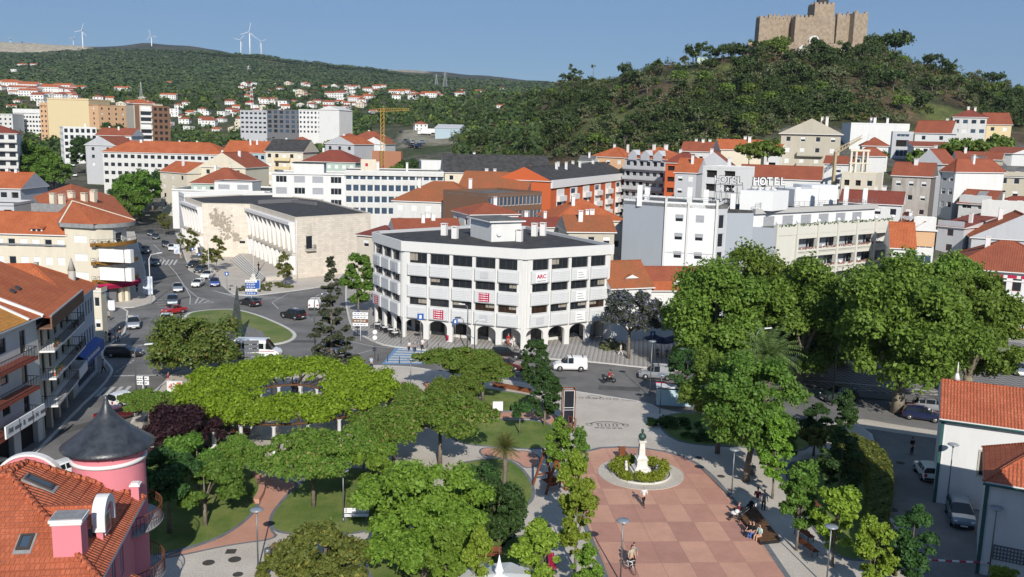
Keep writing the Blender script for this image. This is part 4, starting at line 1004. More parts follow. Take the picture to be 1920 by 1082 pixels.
b=Bld('parapet_house','white house with deep glazed balconies, flower boxes and a brown roof parapet','house',(-44.6,82.4),(-48.2,96.2)); b.gm=W_OFF
W=b.w;H=11.2; ops=[]
for i in range(4): ops.append((.5+i*3.3,3.1+i*3.3,.05,2.8,'k'))
for r_ in range(3):
 for i in range(5): ops.append((.9+i*2.7,2.0+i*2.7,3.5+2.7*r_,5.5+2.7*r_,'g',FR_D))
b.facade((0,0),(W,0),0,H,W_BEIGE,ops); wallpack(b,H,14,W_OFF); b.done()
b.roof=rect_roof(b,0,0,W,14,H+.6,3.6,'gx',RF_ORANGE,.1)
bp=MB(); bp.box(-.1,-1.35,H-.35,W+.1,-1.2,H+.85,W_BROWN); bp.box(-.1,-1.2,H-.35,W+.1,.1,H-.2,W_BROWN); bp.box(-.15,-1.38,H+.85,W+.15,-1.15,H+.95,LEADG); bp.face([(-.1,-1.2,H+.7),(W+.1,-1.2,H+.7),(W+.1,.1,H+.85),(-.1,.1,H+.85)],RF_ORANGE); bp.build('brown_parapet',b.o)
rg=MB(); rg.beam((.0,-.6,H+.95),(0,7.1,H+4.5),.3,.3,W_WTRIM); rg.beam((0,7.1,H+4.5),(0,14,H+.95),.3,.3,W_WTRIM); rg.build('party_wall_coping',b.roof)
for x_,y_ in ((5.4,3.2),(7.2,3.2)):
 t=MB(); zz=H+.75+y_*.5; t.add([(x_-.9,y_-.3,zz-.02),(x_+.0,y_-.3,zz-.02),(x_+.0,y_+.15,zz+.25),(x_-.9,y_+.15,zz+.25),(x_-.9,y_-.3,zz+.1),(x_+.0,y_-.3,zz+.1),(x_+.0,y_+.15,zz+.37),(x_-.9,y_+.15,zz+.37)],[(0,1,5,4),(1,2,6,5),(2,3,7,6),(3,0,4,7),(4,5,6,7)],FR_D); t.build('roof_window',b.roof)
PLANTM=mat('potted_greenery',(.03,.07,.02),(.07,.12,.03),scale=6)
for r_ in range(3):
 z=3.3+2.7*r_; balcony(b,(.2,0),(W-4.6,0),z,1.35,W_WTRIM,'bars'); balcony(b,(W-4.2,0),(W-.2,0),z,1.35,W_WTRIM,'solid' if r_<1 else 'bars')
for k in range(9):
 t=MB()
 for j in range(14): t.ball((rr.uniform(-.25,.25),rr.uniform(-.15,.15),.3+rr.uniform(-.05,.3)),rr.uniform(.05,.12),PLANTM,5)
 t.tube([(0,0,0),(0,0,.25)],[.11,.15],RF_ORANGE,8)
 q=wpt(b,1+k*.62 if k<5 else W-4+(k-5)*.8,-1.05,3.32+2.7*(2 if k%2 else 1)); tag(t.build('potted_plant',None,q),'bushy green plant in a clay pot on the balconies of the brown parapet house','potted plant','pot plants on the balconies')
b=Bld('corner_shop_building','pale building with narrow windows, blue shop sign and hipped orange roof','building',(-48.3,96.4),(-50.5,106.4)); b.gm=W_OFF
W=b.w;H=10.7; ops=[(1.2,W-1.0,.6,3.0,'b',FR_D)]
for r_ in range(2):
 for i in range(6): ops.append((2.4+i*1.25,3.0+i*1.25,4.6+3.3*r_,6.3+3.3*r_,'g',FR_D))
b.facade((0,0),(W,0),0,H,plaster('pale_lilac_render',(.55,.57,.62),.1),ops); wallpack(b,H,14,W_OFF); b.done()
b.roof=rect_roof(b,0,0,W,14,H,3.4,'hip',RF_OLD if 0 else RF_ORANGE,.5)
sg=MB(); sg.box(.6,-.95,3.1,W-.2,-.8,4.25,BLUEP); sg.box(.6,-.8,3.1,W-.2,0,3.2,BLUEP); sg.face([(.6,-.9,4.25),(W-.2,-.9,4.25),(W-.2,0,4.6),(.6,0,4.6)],BLUEP); s=sg.build('shop_sign',b.o); s['label']='bright blue shop fascia'
lp=MB()
for i in range(14): lp.box(2.0+i*.42,-.965,3.5,2.0+i*.42+.26,-.953,3.5+(.38 if i%3 else .5),WHITEP)
lp.build('small_print',s)
chimney(b.roof,6.3,5.0,H+1.4,.45,.45,2.2,W_DIRTY,False);
t=MB(); t.tube([(7.6,1.6,H),(7.6,1.6,H+2.4)],.42,W_DIRTY,8); t.tube([(7.6,1.6,H+2.4),(7.6,1.6,H+3.9)],[.45,.05],W_DIRTY,8); t.build('stone_spire',b.roof)
house('cream_corner_house','low cream house with orange tiles squeezed behind the blue sign building',172,548,121.5,189,121.5,1.6,2,1,'shedx',W_CREAM,RF_ORANGE,h=.5,z0=0,chim=0,over=.1)
b=Bld('balcony_apartments','cream apartment block with rounded mustard balconies and a crimson awning','building',(-75.2,149.6),(-69.4,148.6)); b.gm=W_CREAM
P=[b.L(p) for p in ((-75.2,149.6),(-69.4,148.6),(-67.5,150.4),(-67.0,154.6),(-94,208),(-107,201))]
H=13.3
b.facade(P[0],P[1],0,H,W_CREAM,[(1.6,4.0,4.2+3.1*i,5.4+3.1*i,'s') for i in range(3)]);
b.facade(P[1],P[2],3.3,H,W_CREAM,[]); b.facade(P[2],P[3],3.3,H,W_OFF,[(.8,2.6,3.4+3.1*i,5.7+3.1*i,'g',FR_D) for i in range(3)])
b.grid(P[3],P[4],0,H,W_CREAM,14,4,1.4,1.4,st='gst'); b.facade(P[4],P[5],0,H,W_CREAM); b.facade(P[5],P[0],0,H,W_CREAM)
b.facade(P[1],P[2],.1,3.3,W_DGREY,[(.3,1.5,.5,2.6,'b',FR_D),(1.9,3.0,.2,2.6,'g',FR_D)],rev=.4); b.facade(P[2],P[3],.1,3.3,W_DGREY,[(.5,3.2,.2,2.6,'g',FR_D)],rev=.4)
b.done()
pm=MB(); q=b.L((-67.9,152.4)); pm.box(q[0]+.4,q[1]-1.0,.1,q[0]+1.2,q[1]-.2,3.3,W_CREAM); pm.box(q[0]+1.4,q[1]-.4,.1,q[0]+2.0,q[1]+.2,3.3,W_CREAM); pm.build('corner_pillar',b.o)
cxy=Vector(b.L((-71.6,153.9)));
def arcpts(r,a0,a1,n=18): return [(cxy.x+r*math.cos(R(a0+(a1-a0)*i/n)),cxy.y+r*math.sin(R(a0+(a1-a0)*i/n))) for i in range(n+1)]
MUST=mat('mustard_render',(.46,.24,.05),(.40,.21,.05),scale=1)
sx=P[1][0]
for i in range(3):
 z=3.9+3.1*i; outer=[(sx,-.9)]+arcpts(6.1,-68,35); inner=arcpts(5.95,-68,35)
 t=MB(); t.prism(outer+[P[3],P[2],P[1]],z-.2,z,W_CREAM); bo=t.build('rounded_balcony',b.o)
 ring=[(sx,-.9)]+arcpts(6.12,-68,35); t=MB()
 for k in range(len(ring)-1):
  a,c=ring[k],ring[k+1]; t.face([(*a,z-.25),(*c,z-.25),(*c,z+.42),(*a,z+.42)],MUST); t.face([(*c,z-.25),(*a,z-.25),(*a,z+.42),(*c,z+.42)],MUST);
 t.build('mustard_band',bo)
 t=MB()
 for k in range(len(ring)-1):
  a,c=ring[k],ring[k+1]; t.beam((*a,z+1.0),(*c,z+1.0),.05,.05,METAL); t.beam((*a,z+.42),(*a,z+1.0),.03,.03,METAL)
 t.build('railing',bo)
 t=MB();
 if i<2: t.box(sx+.5,-.45,z+.45,sx+5.0,-.4,z+2.6,mat('white_awning_cloth',(.8,.78,.74),rough=.9)); t.box(sx+5.1,-.35,z+.45,sx+6.2,.6,z+2.6,MATS['white_awning_cloth']); t.build('white_screen',bo)
 for k in range(7):
  tp=MB();
  for j in range(10): tp.ball((rr.uniform(-.2,.2),rr.uniform(-.2,.2),.35+rr.uniform(-.05,.35)),rr.uniform(.07,.14),PLANTM if k%3 else WHITEP,5)
  tp.tube([(0,0,0),(0,0,.3)],[.13,.17],RF_ORANGE,8); an=R(-62+k*11); q=wpt(b,cxy.x+5.7*math.cos(an),cxy.y+5.7*math.sin(an),z)
  if i==2 or k%3==0: tag(tp.build('potted_plant',None,q),'bushy plant in a clay pot on the rounded mustard balconies','potted plant','pot plants on the rounded balconies')
t=MB(); ring=[(sx-.1,-1.4)]+arcpts(6.5,-70,28); top=[(sx-.1,-.95)]+arcpts(6.0,-70,28)
AWN=mat('crimson_awning_cloth',(.40,.015,.07),rough=.8)
for k in range(len(ring)-1):
 a,c,d_,e_=ring[k],ring[k+1],top[k+1],top[k]; t.face([(*a,2.75),(*c,2.75),(*c,3.3),(*a,3.3)],AWN); t.face([(*a,3.3),(*c,3.3),(*d_,3.62),(*e_,3.62)],AWN); t.face([(*c,2.75),(*a,2.75),(*a,3.3),(*c,3.3)],AWN)
aw=t.build('awning',b.o); lp=MB()
for i in range(6): lp.box(sx+.5+i*.36,-1.72-.16*i,2.92,sx+.5+i*.36+.24,-1.60-.16*i,3.22,WHITEP)
lp.build('small_print',aw)
rf=MB(); z=H+.15; ov=[(sx-6.4,-.5),(sx,-.7)]+arcpts(6.0,-68,32)+[b.L((-93.2,209)),b.L((-108,201.5))]
rf.prism(ov,H-.35,H+.35,LEADG);
z=H+.36; E0,E1=ov[0],ov[1]; crv=ov[2:-2]; E3,E4=ov[-2],ov[-1]; r1=b.L((-77.5,157.5));r2=b.L((-100,203)); T=z+3.0
rf.face([(*E0,z),(*E1,z),(*r1,T)],RF_RED if 0 else RF_ORANGE)
prev=E1
for c in crv: rf.face([(*prev,z),(*c,z),(*r1,T)],RF_ORANGE); prev=c
rf.face([(*prev,z),(*E3,z),(*r2,T),(*r1,T)],RF_ORANGE); rf.face([(*E3,z),(*E4,z),(*r2,T)],RF_ORANGE); rf.face([(*E4,z),(*E0,z),(*r1,T),(*r2,T)],RF_ORANGE)
for p,q in ((E0,r1),(prev,r1)): rf.beam((*p,z+.03),(*q,T+.03),.25,.16,W_CREAM)
ro=rf.build('roof',b.o)
for u,v in ((-6,1),(0,0),(-3,3),(-8,5),(-1,6),(2,3),(-5,8)):
 chimney(ro,r1[0]-1.5+u*.5-2,r1[1]+2+v*1.6,z+1.8,.9,.8,1.9,W_CREAM)
t=MB(); t.box(r1[0]-9,r1[1]+1.0,z-.5,r1[0]-1,r1[1]+1.6,z+2.2,LEADG); t.build('grey_dormer',ro)
c=house('cream_house','long cream house with white roller shutters and a small roof dormer',-60,437,150.5,124,149.8,10,3,8,'gx',W_CREAM,RF_ORANGE,h=3.2,z0=0,win='sssg',chim=0,ww=1.7,wh=1.3)
t=MB(); t.box(-.1,-.3,c.H-1.75,c.w+.05,-.01,c.H-1.5,LEADG); t.build('cornice',c.o)
xx=c.w-6.3; t=MB(); t.box(xx,.4,c.H+.2,xx+2,2.6,c.H+1.1,W_WTRIM); dd_=t.build('dormer',c.roof); t=MB(); t.face([(xx-.3,.1,c.H+1.05),(xx+2.3,.1,c.H+1.05),(xx+2.0,2.9,c.H+1.7),(xx,2.9,c.H+1.7)],RF_ORANGE); t.face([(xx-.3,.1,c.H+1.05),(xx+1,.2,c.H+1.6),(xx+2.3,.1,c.H+1.05)],RF_ORANGE); t.build('dormer_roof',dd_)
t=MB(); t.box(xx+.3,.37,c.H+.35,xx+.9,.39,c.H+.95,GLASS); t.box(xx+1.15,.37,c.H+.35,xx+1.75,.39,c.H+.95,GLASS); t.build('dormer_window',dd_)
# ================================================================ LIMESTONE COURT BUILDING
E_,D_,C_,A_,Bq=(-82.5,225),(-72.5,208.5),(-61.5,209),(-43.9,179.5),(-30.8,193.5)
b=Bld('court_building','limestone civic building with tall fin colonnades, carved relief wall and flat dark roof','building',A_,Bq); H=12.3
ST2=plaster('stone_block_cladding',(.78,.71,.61),.5,(.40,.35,.30)); m_=ST2.node_tree; p_=m_.nodes['Principled BSDF']
src=p_.inputs['Base Color'].links[0].from_socket; br=nd(m_,'ShaderNodeTexBrick'); uvn=nd(m_,'ShaderNodeUVMap'); m_.links.new(uvn.outputs[0],br.inputs['Vector']); br.inputs['Scale'].default_value=1; br.inputs['Brick Width'].default_value=1.1; br.inputs['Row Height'].default_value=.42; br.inputs['Mortar Size'].default_value=.015
br.inputs['Color1'].default_value=(.9,.9,.9,1); br.inputs['Color2'].default_value=(1.08,1.06,1.04,1); br.inputs['Mortar'].default_value=(.6,.57,.53,1)
m_.links.new(mixc(m_,.9,src,br.outputs['Color'],'MULTIPLY'),p_.inputs['Base Color'])
L=b.L
b.facade(L(A_),L(Bq),0,H,ST2,[(2.6,4.2,5.9,8.6,'g',FR_W)])
b.facade(L(D_),L(C_),0,H,ST2,[(8.4,9.7,3.3,3.9,'g',FR_D)])
def colon(P,Q,n):
 P=L(P);Q=L(Q); ln=(Vector(Q)-Vector(P)).length; bay=ln/n; ops=[]
 for i in range(n):
  ops.append((i*bay+.35,(i+1)*bay-.25,.1,4.6,'k')); ops.append((i*bay+.35,(i+1)*bay-.25,5.6,10.6,'x'))
 b.facade(P,Q,0,H,W_STONE,ops,rev=.55)
 d=(Vector(Q)-Vector(P)).normalized(); o=Vector((d.y,-d.x))
 t=MB()
 for i in range(n):
  a=Vector(P)+d*(i*bay+.35)-o*.55; c=Vector(P)+d*((i+1)*bay-.25)-o*.55
  t.face([(*a,5.6),(*c,5.6),(*c,10.6),(*a,10.6)],W_OFF)
  a=Vector(P)+d*(i*bay+bay*.55)-o*.54; t.face([(*a,5.6),(*(a+d*bay*.22),5.6),(*(a+d*bay*.22),10.2),(*a,10.2)],GLASS)
 t.build('recessed_wall',b.o)
 for i in range(n+1):
  q=Vector(P)+d*min(max(i*bay,.15),ln-.15); t=MB();
  for z0,z1 in ((.1,4.8),(5.4,11.0)):
   a,c=q-d*.09,q+d*.09; t.add([(*a,z0),(*c,z0),(*(c+o*.45),z0),(*(a+o*.45),z0),(*a,z1),(*c,z1),(*(c+o*1.15),z1),(*(a+o*1.15),z1)],[(0,3,2,1),(4,5,6,7),(0,1,5,4),(1,2,6,5),(2,3,7,6),(3,0,4,7)],W_WTRIM)
  t.build('fin',b.o)
 t=MB(); a,c=Vector(P),Vector(Q); t.prism([tuple(a+o*1.3),tuple(c+o*1.3),tuple(c+o*.02),tuple(a+o*.02)],11.0,11.6,W_WTRIM); t.prism([tuple(a+o*.7),tuple(c+o*.7),tuple(c+o*.02),tuple(a+o*.02)],4.8,5.3,W_STONE); t.build('cornice',b.o)
colon(C_,A_,10); colon(E_,D_,6)
B2=(-50,229);F2=(-68,246)
b.facade(L(Bq),L(B2),0,H,ST2); b.facade(L(B2),L(F2),0,H,W_OFF); b.facade(L(F2),L(E_),0,H,W_OFF); b.done()
pl=[L(p) for p in (E_,D_,C_,A_,Bq,B2,F2)]
t=MB(); t.face([(*p,H+.02) for p in off(pl,-.1)],RF_BLACK); r=t.build('roof',b.o); parapet(b,pl,H,.28,.45,W_STONE)
t=MB(); q=L((-55,216)); t.box(q[0]-6,q[1]+2,H,q[0]+5,q[1]+2.4,H+.9,W_DGREY); t.box(q[0]+3,q[1]-8,H,q[0]+3.5,q[1]+2,H+.7,W_DGREY); t.build('roof_upstand',r)
REL=mat('weathered_relief_stone',(.28,.24,.19),(.42,.37,.30),scale=2.2,det=8,bump=1.0,bs=3)
t=MB(); P=Vector(L(D_));Q=Vector(L(C_)); d=(Q-P).normalized(); o=Vector((d.y,-d.x)); rr=random.Random(5)
for cx_,cz,w_,h_,n in ((4.0,8.8,2.2,2.4,80),(5.6,6.4,1.2,1.2,25),(7.6,5.0,1.1,1.3,40),(3.0,9.6,1.2,1.2,25),(5.2,4.8,1.5,.6,12)):
 for k in range(n):
  x=cx_+rr.gauss(0,.45)*w_; z=cz+rr.gauss(0,.45)*h_; s=rr.uniform(.18,.5)
  if z>H-.6 or z<1: continue
  poly=[];
  for a in range(7): rr_=s*rr.uniform(.6,1); poly.append((x+rr_*math.cos(a*2*pi/7),z+rr_*math.sin(a*2*pi/7)))
  dd=.04+.09*rr.random(); F=[(*(P+d*a+o*dd),c) for a,c in poly]; t.face(F,REL)
  for a in range(7): p0,p1=poly[a],poly[(a+1)%7]; t.face([(*(P+d*p0[0]-o*.02),p0[1]),(*(P+d*p1[0]-o*.02),p1[1]),(*(P+d*p1[0]+o*dd),p1[1]),(*(P+d*p0[0]+o*dd),p0[1])],REL)
t.build('carved_relief',b.o)
t=MB()
for k in range(60):
 x=3.4+rr.gauss(0,.33); z=10.1+rr.gauss(0,.45); s=rr.uniform(.1,.2);
 if abs(x-3.4)>.7 or abs(z-10.1)>.95: continue
 t.ball((x,-.02,z),s,W_STONE,6,(1,.5,1))
t.box(2.75,-.06,9.05,4.05,-.001,11.2,W_STONE); t.build('carved_crest',b.o)
bo=balcony(b,(2.3,0),(4.5,0),5.8,.8,W_STONE,'bars'); t=MB(); t.box(2.4,-.05,8.65,4.4,-.01,8.85,W_STONE); t.build('lintel',b.o)
t=MB(); t.tube([(.35,-.12,0),(.35,-.12,H-.3)],.08,METALW,7); t.build('downpipe',b.o)
st=MB()
a,c,e_,f=[Vector(G(u,v)) for u,v in ((452,482),(498,528),(486,534),(432,488))]
for k in range(6):
 t0=k/6; p=c.lerp(f*0+e_,0);
 q=[a.lerp(f,t0),c.lerp(e_,t0),c.lerp(e_,(k+1)/6),a.lerp(f,(k+1)/6)]
 st.prism([tuple(x) for x in q],.1,.95-.14*k,COBG,KERB)
tag(st.build('forecourt_steps'),'broad stone steps rising to the forecourt of the limestone building','steps')
pts_=px([(452,482),(498,528),(560,520),(552,527),(560,515),(478,470)],0)
slab('forecourt',[G(452,482),G(498,528),G(556,524),G(478,474)],.1,.95,COBB,label='raised paved forecourt of the limestone building')
# ================================================================ HOTEL
b=Bld('hotel','white hotel with grey end wall, ivory flowered balconies and rooftop letters','hotel',(25.6,151.3),(33.9,149.2)); W=b.w; H=19.2; L=b.L
WHT=plaster('bright_white_render',(.84,.84,.83),.06)
ops=[]
for r_ in range(5):
 for i,x in enumerate((1.6,5.0)): ops.append((x,x+1.35,2.9+3.1*r_+.9,2.9+3.1*r_+2.1,'qu'[(r_+i)%2 if r_!=3 else 0] if r_!=2 else 'qq'[i],FR_W))
b.facade((0,0),(W,0),0,H,WHT,ops)
bl=L((19.0,156)); bk1=L((24,168)); bk2=L((40,166))
b.facade(bk1,bl,0,H,W_GREY); b.facade(bl,(0,0),0,H,plaster('light_grey_blue_render',(.40,.43,.47),.12))
GB_=MATS['light_grey_blue_render']
s1=L((35.7,150.2)); b.facade((W,0),s1,0,18.6,W_GREY,[(.3,1.5,2.9+3.1*i,5.2+3.1*i,'g',FR_W) for i in range(5)])
BL=(44.0,150.3);BR=(71.9,170.2); dB=(Vector(BR)-Vector(BL)).normalized(); nB=Vector((dB.y,-dB.x));
UL=Vector(BL)-nB*3.0-dB*2.2; UR=Vector(BR)-nB*3.0-dB*1.5
b.facade(s1,L(UL),0,17.9,GB_); b.facade(L(UL),L(BL),0,15.6,GB_)
t=MB()
for x in (.02,3.75,W-.15): t.box(x-.18,-.28,0,x+.18,.02,H+.9,W_CONC)
t.box(0,-.05,10.9,W,0,11.05,W_GREY); t.build('pilaster',b.o)
ln=(UR-UL).length; ops=[]
for i in range(6): x=2.6+i*(ln-4.6)/6; ops.append((x,x+2.9,15.2,17.2,'u',FR_W))
b.facade(L(UL),L(UR),0,17.9,WHT,ops,rev=.3); b.facade(L(UR),L(UR-nB*10),0,17.9,GB_);
b.facade(L(UR-nB*10),L((40,166)),0,17.9,W_GREY); b.facade(L(BR),L(UR),0,15.6,W_CONC); b.done()
t=MB(); q=[L(p) for p in (UL+nB*.5-dB*.2,UR+nB*.5+dB*.2,UR-nB*.3,UL-nB*.3)]; t.prism(q,17.75,18.6,plaster('fascia_grey_render',(.52,.51,.49),.15)); t.build('fascia',b.o)
t=MB(); t.prism([L(p) for p in (UL-nB*.3,UR-nB*.3,UR-nB*10,(40,166),(35.7,150.2))],17.9,18.3,RF_BLACK); t.prism([(0,0),(W,0),s1,L((40,166)),bk1,bl],18.6,19.15,RF_GREY); rf=t.build('roof',b.o); t=MB();
parapet(b,[(0,0),(W,0),L((38,160)),bk1,bl],19.15,.35,.25,WHT)
lnB=(Vector(BR)-Vector(BL)).length; nb=6; bay=lnB/nb; lv=[12.6,9.4,6.2,3.0]; IV=plaster('ivory_balcony_render',(.68,.66,.58),.1)
FLR=mat('pink_geranium_flowers',(.45,.08,.13),(.10,.14,.05),scale=5,lo=.45,hi=.55)
def WP(a,k): q=Vector(BL)+dB*a-nB*k; return L((q.x,q.y))
for i in range(nb+1):
 t=MB(); a=min(max(i*bay,.25),lnB-.25); t.prism([WP(a-.25,-.35),WP(a+.25,-.35),WP(a+.25,.4),WP(a-.25,.4)],0,16.1,IV); t.build('balcony_pillar',b.o)
 t=MB(); t.ball((*WP(a,-.1),16.45),.33,mat('white_globe_lamp',(.8,.8,.78),rough=.3),12); t.build('globe_lamp',b.o)
t=MB(); t.face([(*WP(0,0),15.55),(*WP(lnB,0),15.55),(*WP(lnB,3),15.55),(*WP(0,3),15.55)],RF_GREY); t.build('terrace_floor',b.o)
rr=random.Random(9)
CHM=mat('white_plastic_chair',(.75,.75,.75),rough=.5)
for i in range(nb):
 a0=i*bay+.25;a1=(i+1)*bay-.25
 t=MB(); t.prism([WP(a0,-.1),WP(a1,-.1),WP(a1,.05),WP(a0,.05)],14.2,15.95,IV); t.build('terrace_parapet',b.o)
 t=MB()
 for k in range(60): x=rr.uniform(a0,a1); q=WP(x,-.1+rr.uniform(-.15,.2)); t.ball((*q,15.98+rr.uniform(-.25,.14)),rr.uniform(.06,.15),PLANTM,5)
 tag(t.build('terrace_planting',b.o))
 if i==0:
  t=MB(); t.prism([WP(a0,0),WP(a1,0),WP(a1,.2),WP(a0,.2)],0,14.2,IV); t.build('blank_bay',b.o); continue
 for z in lv:
  t=MB(); t.prism([WP(a0,-.2),WP(a1,-.2),WP(a1,2.6),WP(a0,2.6)],z-1.6,z-1.4,IV); bo=t.build('balcony',b.o)
  t=MB(); t.prism([WP(a0,-.2),WP(a1,-.2),WP(a1,-.08),WP(a0,-.08)],z-1.7,z-.75,IV); t.build('parapet',bo)
  t=MB()
  for k in range(70): x=rr.uniform(a0+.05,a1-.05); q=WP(x,-.28); t.ball((*q,z-.62-rr.uniform(0,.38)),rr.uniform(.05,.12),FLR,4)
  t.build('flower_trough',bo)
  t=MB(); t.face([(*WP(a0,2.0),z-1.4),(*WP(a1,2.0),z-1.4),(*WP(a1,2.0),z+1.6),(*WP(a0,2.0),z+1.6)],GB_); t.face([(*WP(a0+.3,1.98),z-1.4),(*WP(a0+1.7,1.98),z-1.4),(*WP(a0+1.7,1.98),z+1.0),(*WP(a0+.3,1.98),z+1.0)],GLASS); t.face([(*WP(a0,2.0),z+1.4),(*WP(a1,2.0),z+1.4),(*WP(a1,-.1),z+1.4),(*WP(a0,-.1),z+1.4)][::-1],GB_)
  t.prism([WP(a0,-.1),WP(a1,-.1),WP(a1,.1),WP(a0,.1)],z+.85,z+1.65,IV); t.build('loggia_wall',bo)
  c=MB(); c.box(-.25,-.25,.38,.25,.25,.43,CHM); c.box(-.25,.2,.43,.25,.25,.85,CHM)
  for sx_ in (-.22,.22):
   for sy_ in (-.22,.22): c.box(sx_-.02,sy_-.02,0,sx_+.02,sy_+.02,.38,CHM)
  q=Vector(BL)+dB*(a0+a1)/2-nB*.8; tag(c.build('plastic_chair',None,(q.x,q.y,z-1.4),rr.random()*6),'white plastic chair on an ivory hotel balcony','chair','chairs on the hotel balconies')
q=L((45,160));
t=MB(); t.prism([L(p) for p in ((38.5,153.5),(43.5,151.5),(47.5,156),(42,160))],18.3,21.6,WHT); t.build('rooftop_room',rf)
t=MB(); t.prism([L(p) for p in ((51,164),(57,167),(55,173),(49,170))],18.3,21.4,WHT); t.prism([L(p) for p in ((56,170),(62,173),(60,178),(54,175))],18.3,21.9,WHT); t.build('rooftop_room',rf)
for X,Y,h in ((21.5,154.2,3.6),(22.8,154.4,3.2),(30.2,155,3.4),(32.8,154,3.1),(37.2,153,2.6),(50.5,160.5,3.6),(55.5,163,3.4),(61.5,167.2,3.6),(66.5,171,3.2)):
 x,y=L((X,Y)); chimney(rf,x,y,18.4,.85,.7,h,WHT,False)
def railm(P,z,h=1.0):
 t=MB()
 for i in range(len(P)-1):
  a,c=Vector(P[i]),Vector(P[i+1]); n=max(1,int((c-a).length/1.4))
  for k in (.35,.7,1.): t.beam((*a,z+h*k),(*c,z+h*k),.04,.04,METAL)
  for k in range(n+1): q=a.lerp(c,k/n); t.beam((*q,z),(*q,z+h),.05,.05,METAL)
 t.build('railing',rf)
railm([bl,(0,.15),(W,.15)],19.4); railm([L(UL+nB*.2),L(UR+nB*.2)],18.6)
def sign(P,Q,z0,size,rev):
 """truss frame with letters, P->Q left to right"""
 P=Vector(L(P));Q=Vector(L(Q)); d=(Q-P); ln=d.length; d.normalize(); nn=Vector((-d.y,d.x)); t=MB()
 for k in range(6):
  q=P+d*ln*k/5; t.beam((*q,18.4),(*q,z0+.1),.08,.08,METAL); t.beam((*(q+nn*1.5),18.4),(*q,z0-.1),.06,.06,METAL)
 for z in (z0-.05,z0-1.35): t.beam((*P,z),(*Q,z),.08,.08,METAL)
 fr=t.build('sign_frame',rf)
 an=math.atan2(d.y,d.x)
 for k,c in enumerate('HOTEL'):
  q=P+d*ln*(k+.5)/5-nn*.12; text(c,size,WHT,text(c,size,FR_D,fr,(q.x,q.y,z0+.75),an,name='letter',ext=.08,bold=.09),(0,0,.1),0,0,name='letter_face',ext=.03,bold=.02)
 for k in range(3):
  q=P+d*ln*(k+1.1)/4.4-nn*.12; s=MB(); pts5=[]
  for j in range(10): r_=.42 if j%2==0 else .18; pts5.append((r_*math.sin(j*pi/5),r_*math.cos(j*pi/5)))
  s.face([(x,0,y) for x,y in pts5][::-1],WHT); s.face([(x,.06,y) for x,y in pts5],WHT)
  for j in range(10): a,c_=pts5[j],pts5[(j+1)%10]; s.face([(a[0],0,a[1]),(c_[0],0,c_[1]),(c_[0],.06,c_[1]),(a[0],.06,a[1])],WHT)
  s.build('star',fr,(q.x,q.y,z0-.75),an)
sign((40.5,154.2),(47.0,157.0),22.3,1.9,0)
sign((35.2,158.5),(39.3,155.5),22.3,1.8,1)
# ================================================================ REST OF THE TOWN
def H_(*a,**k): return house(*a,**k)
b=H_('white_house','white house with a long pantiled gable roof beside the dark lane',1768,787,72.6,2080,72.0,9,2,0,'gx',W_WHITE,RF_NEAR,p12=((36.4,72.4),(49.1,66.7),7.3),h=2.2,z0=0,chim=0,over=.3,pz=.3)
t=MB(); t.box(-.12,-.12,0,.12,.12,b.H,mat('green_corner_trim',(.03,.10,.09),rough=.6)); t.box(.13,-.03,0,.2,.0,b.H,W_WTRIM); t.build('corner_trim',b.o); t=MB(); t.tube([(-.3,-.4,b.H+.0),(b.w,-.4,b.H+.0)],.09,MATS['green_corner_trim'],6); t.build('gutter',b.o)
t=MB(); t.box(2.9,-.06,2.9,4.6,-.01,5.2,W_BEIGE); t.box(3.05,-.09,3.05,4.45,-.065,5.05,DARKIN); t.build('window',b.o)
t=MB()
t.tube([(.9,4.5,b.H+2.5),(.9,4.5,b.H+3.1)],[.3,.1],W_WTRIM,8); t.tube([(.9,4.5,b.H+3.1),(.9,4.5,b.H+4.1)],[.1,.02],W_WTRIM,6); t.build('finial',b.roof)
b=H_('white_house','white house at the lower right corner with bright orange hipped tiles and a lattice vent',1850,905,59.7,2120,59.0,7.5,2,0,'hip',W_WHITE,RF_NEAR,p12=((33.6,59.7),(42.5,55.2),6.8),h=2.4,z0=0,chim=0,over=.3)
t=MB(); t.box(-.12,-.12,0,.12,.12,b.H,MATS['green_corner_trim']); t.build('corner_trim',b.o); t=MB(); t.tube([(-.3,-.4,b.H),(b.w,-.4,b.H)],.09,MATS['green_corner_trim'],6); t.build('gutter',b.o)
t=MB(); t.box(.8,-.05,1.3,6,-.01,2.4,W_DGREY)
for i in range(24):
 for j in range(4): t.box(.9+i*.21,-.08,1.38+j*.26,.9+i*.21+.11,-.055,1.38+j*.26+.14,W_GREY)
t.build('lattice_vent',b.o)
b=H_('town_hall_annexe','white building with dark red window surrounds and a broad brown tiled roof',1785,503,146.5,2010,140,15,2,8,'hip',W_WHITE,RF_RED,h=4.2,z0=0,win='g',chim=1,fr=FR_R,ww=1.3,wh=2.,fh=4.,over=.7)
t=MB()
for i in range(9): x=.6+i*b.w/9; t.box(x,-.04,b.H-.95,x+1.3,-.01,b.H-.45,REDP)
t.box(0,-.12,b.H-1.5,b.w,-.01,b.H-1.25,W_WTRIM); t.box(0,-.1,.1,b.w,-.01,1.1,FR_R); t.build('red_frieze',b.o)
b=H_('old_row_house','white row house with lichened tiles and a white gabled dormer beside the office block',1148,543,130,1222,132.3,9,2,2,'gx',W_WHITE,RF_OLD,h=3.4,z0=0,win='t',chim=0)
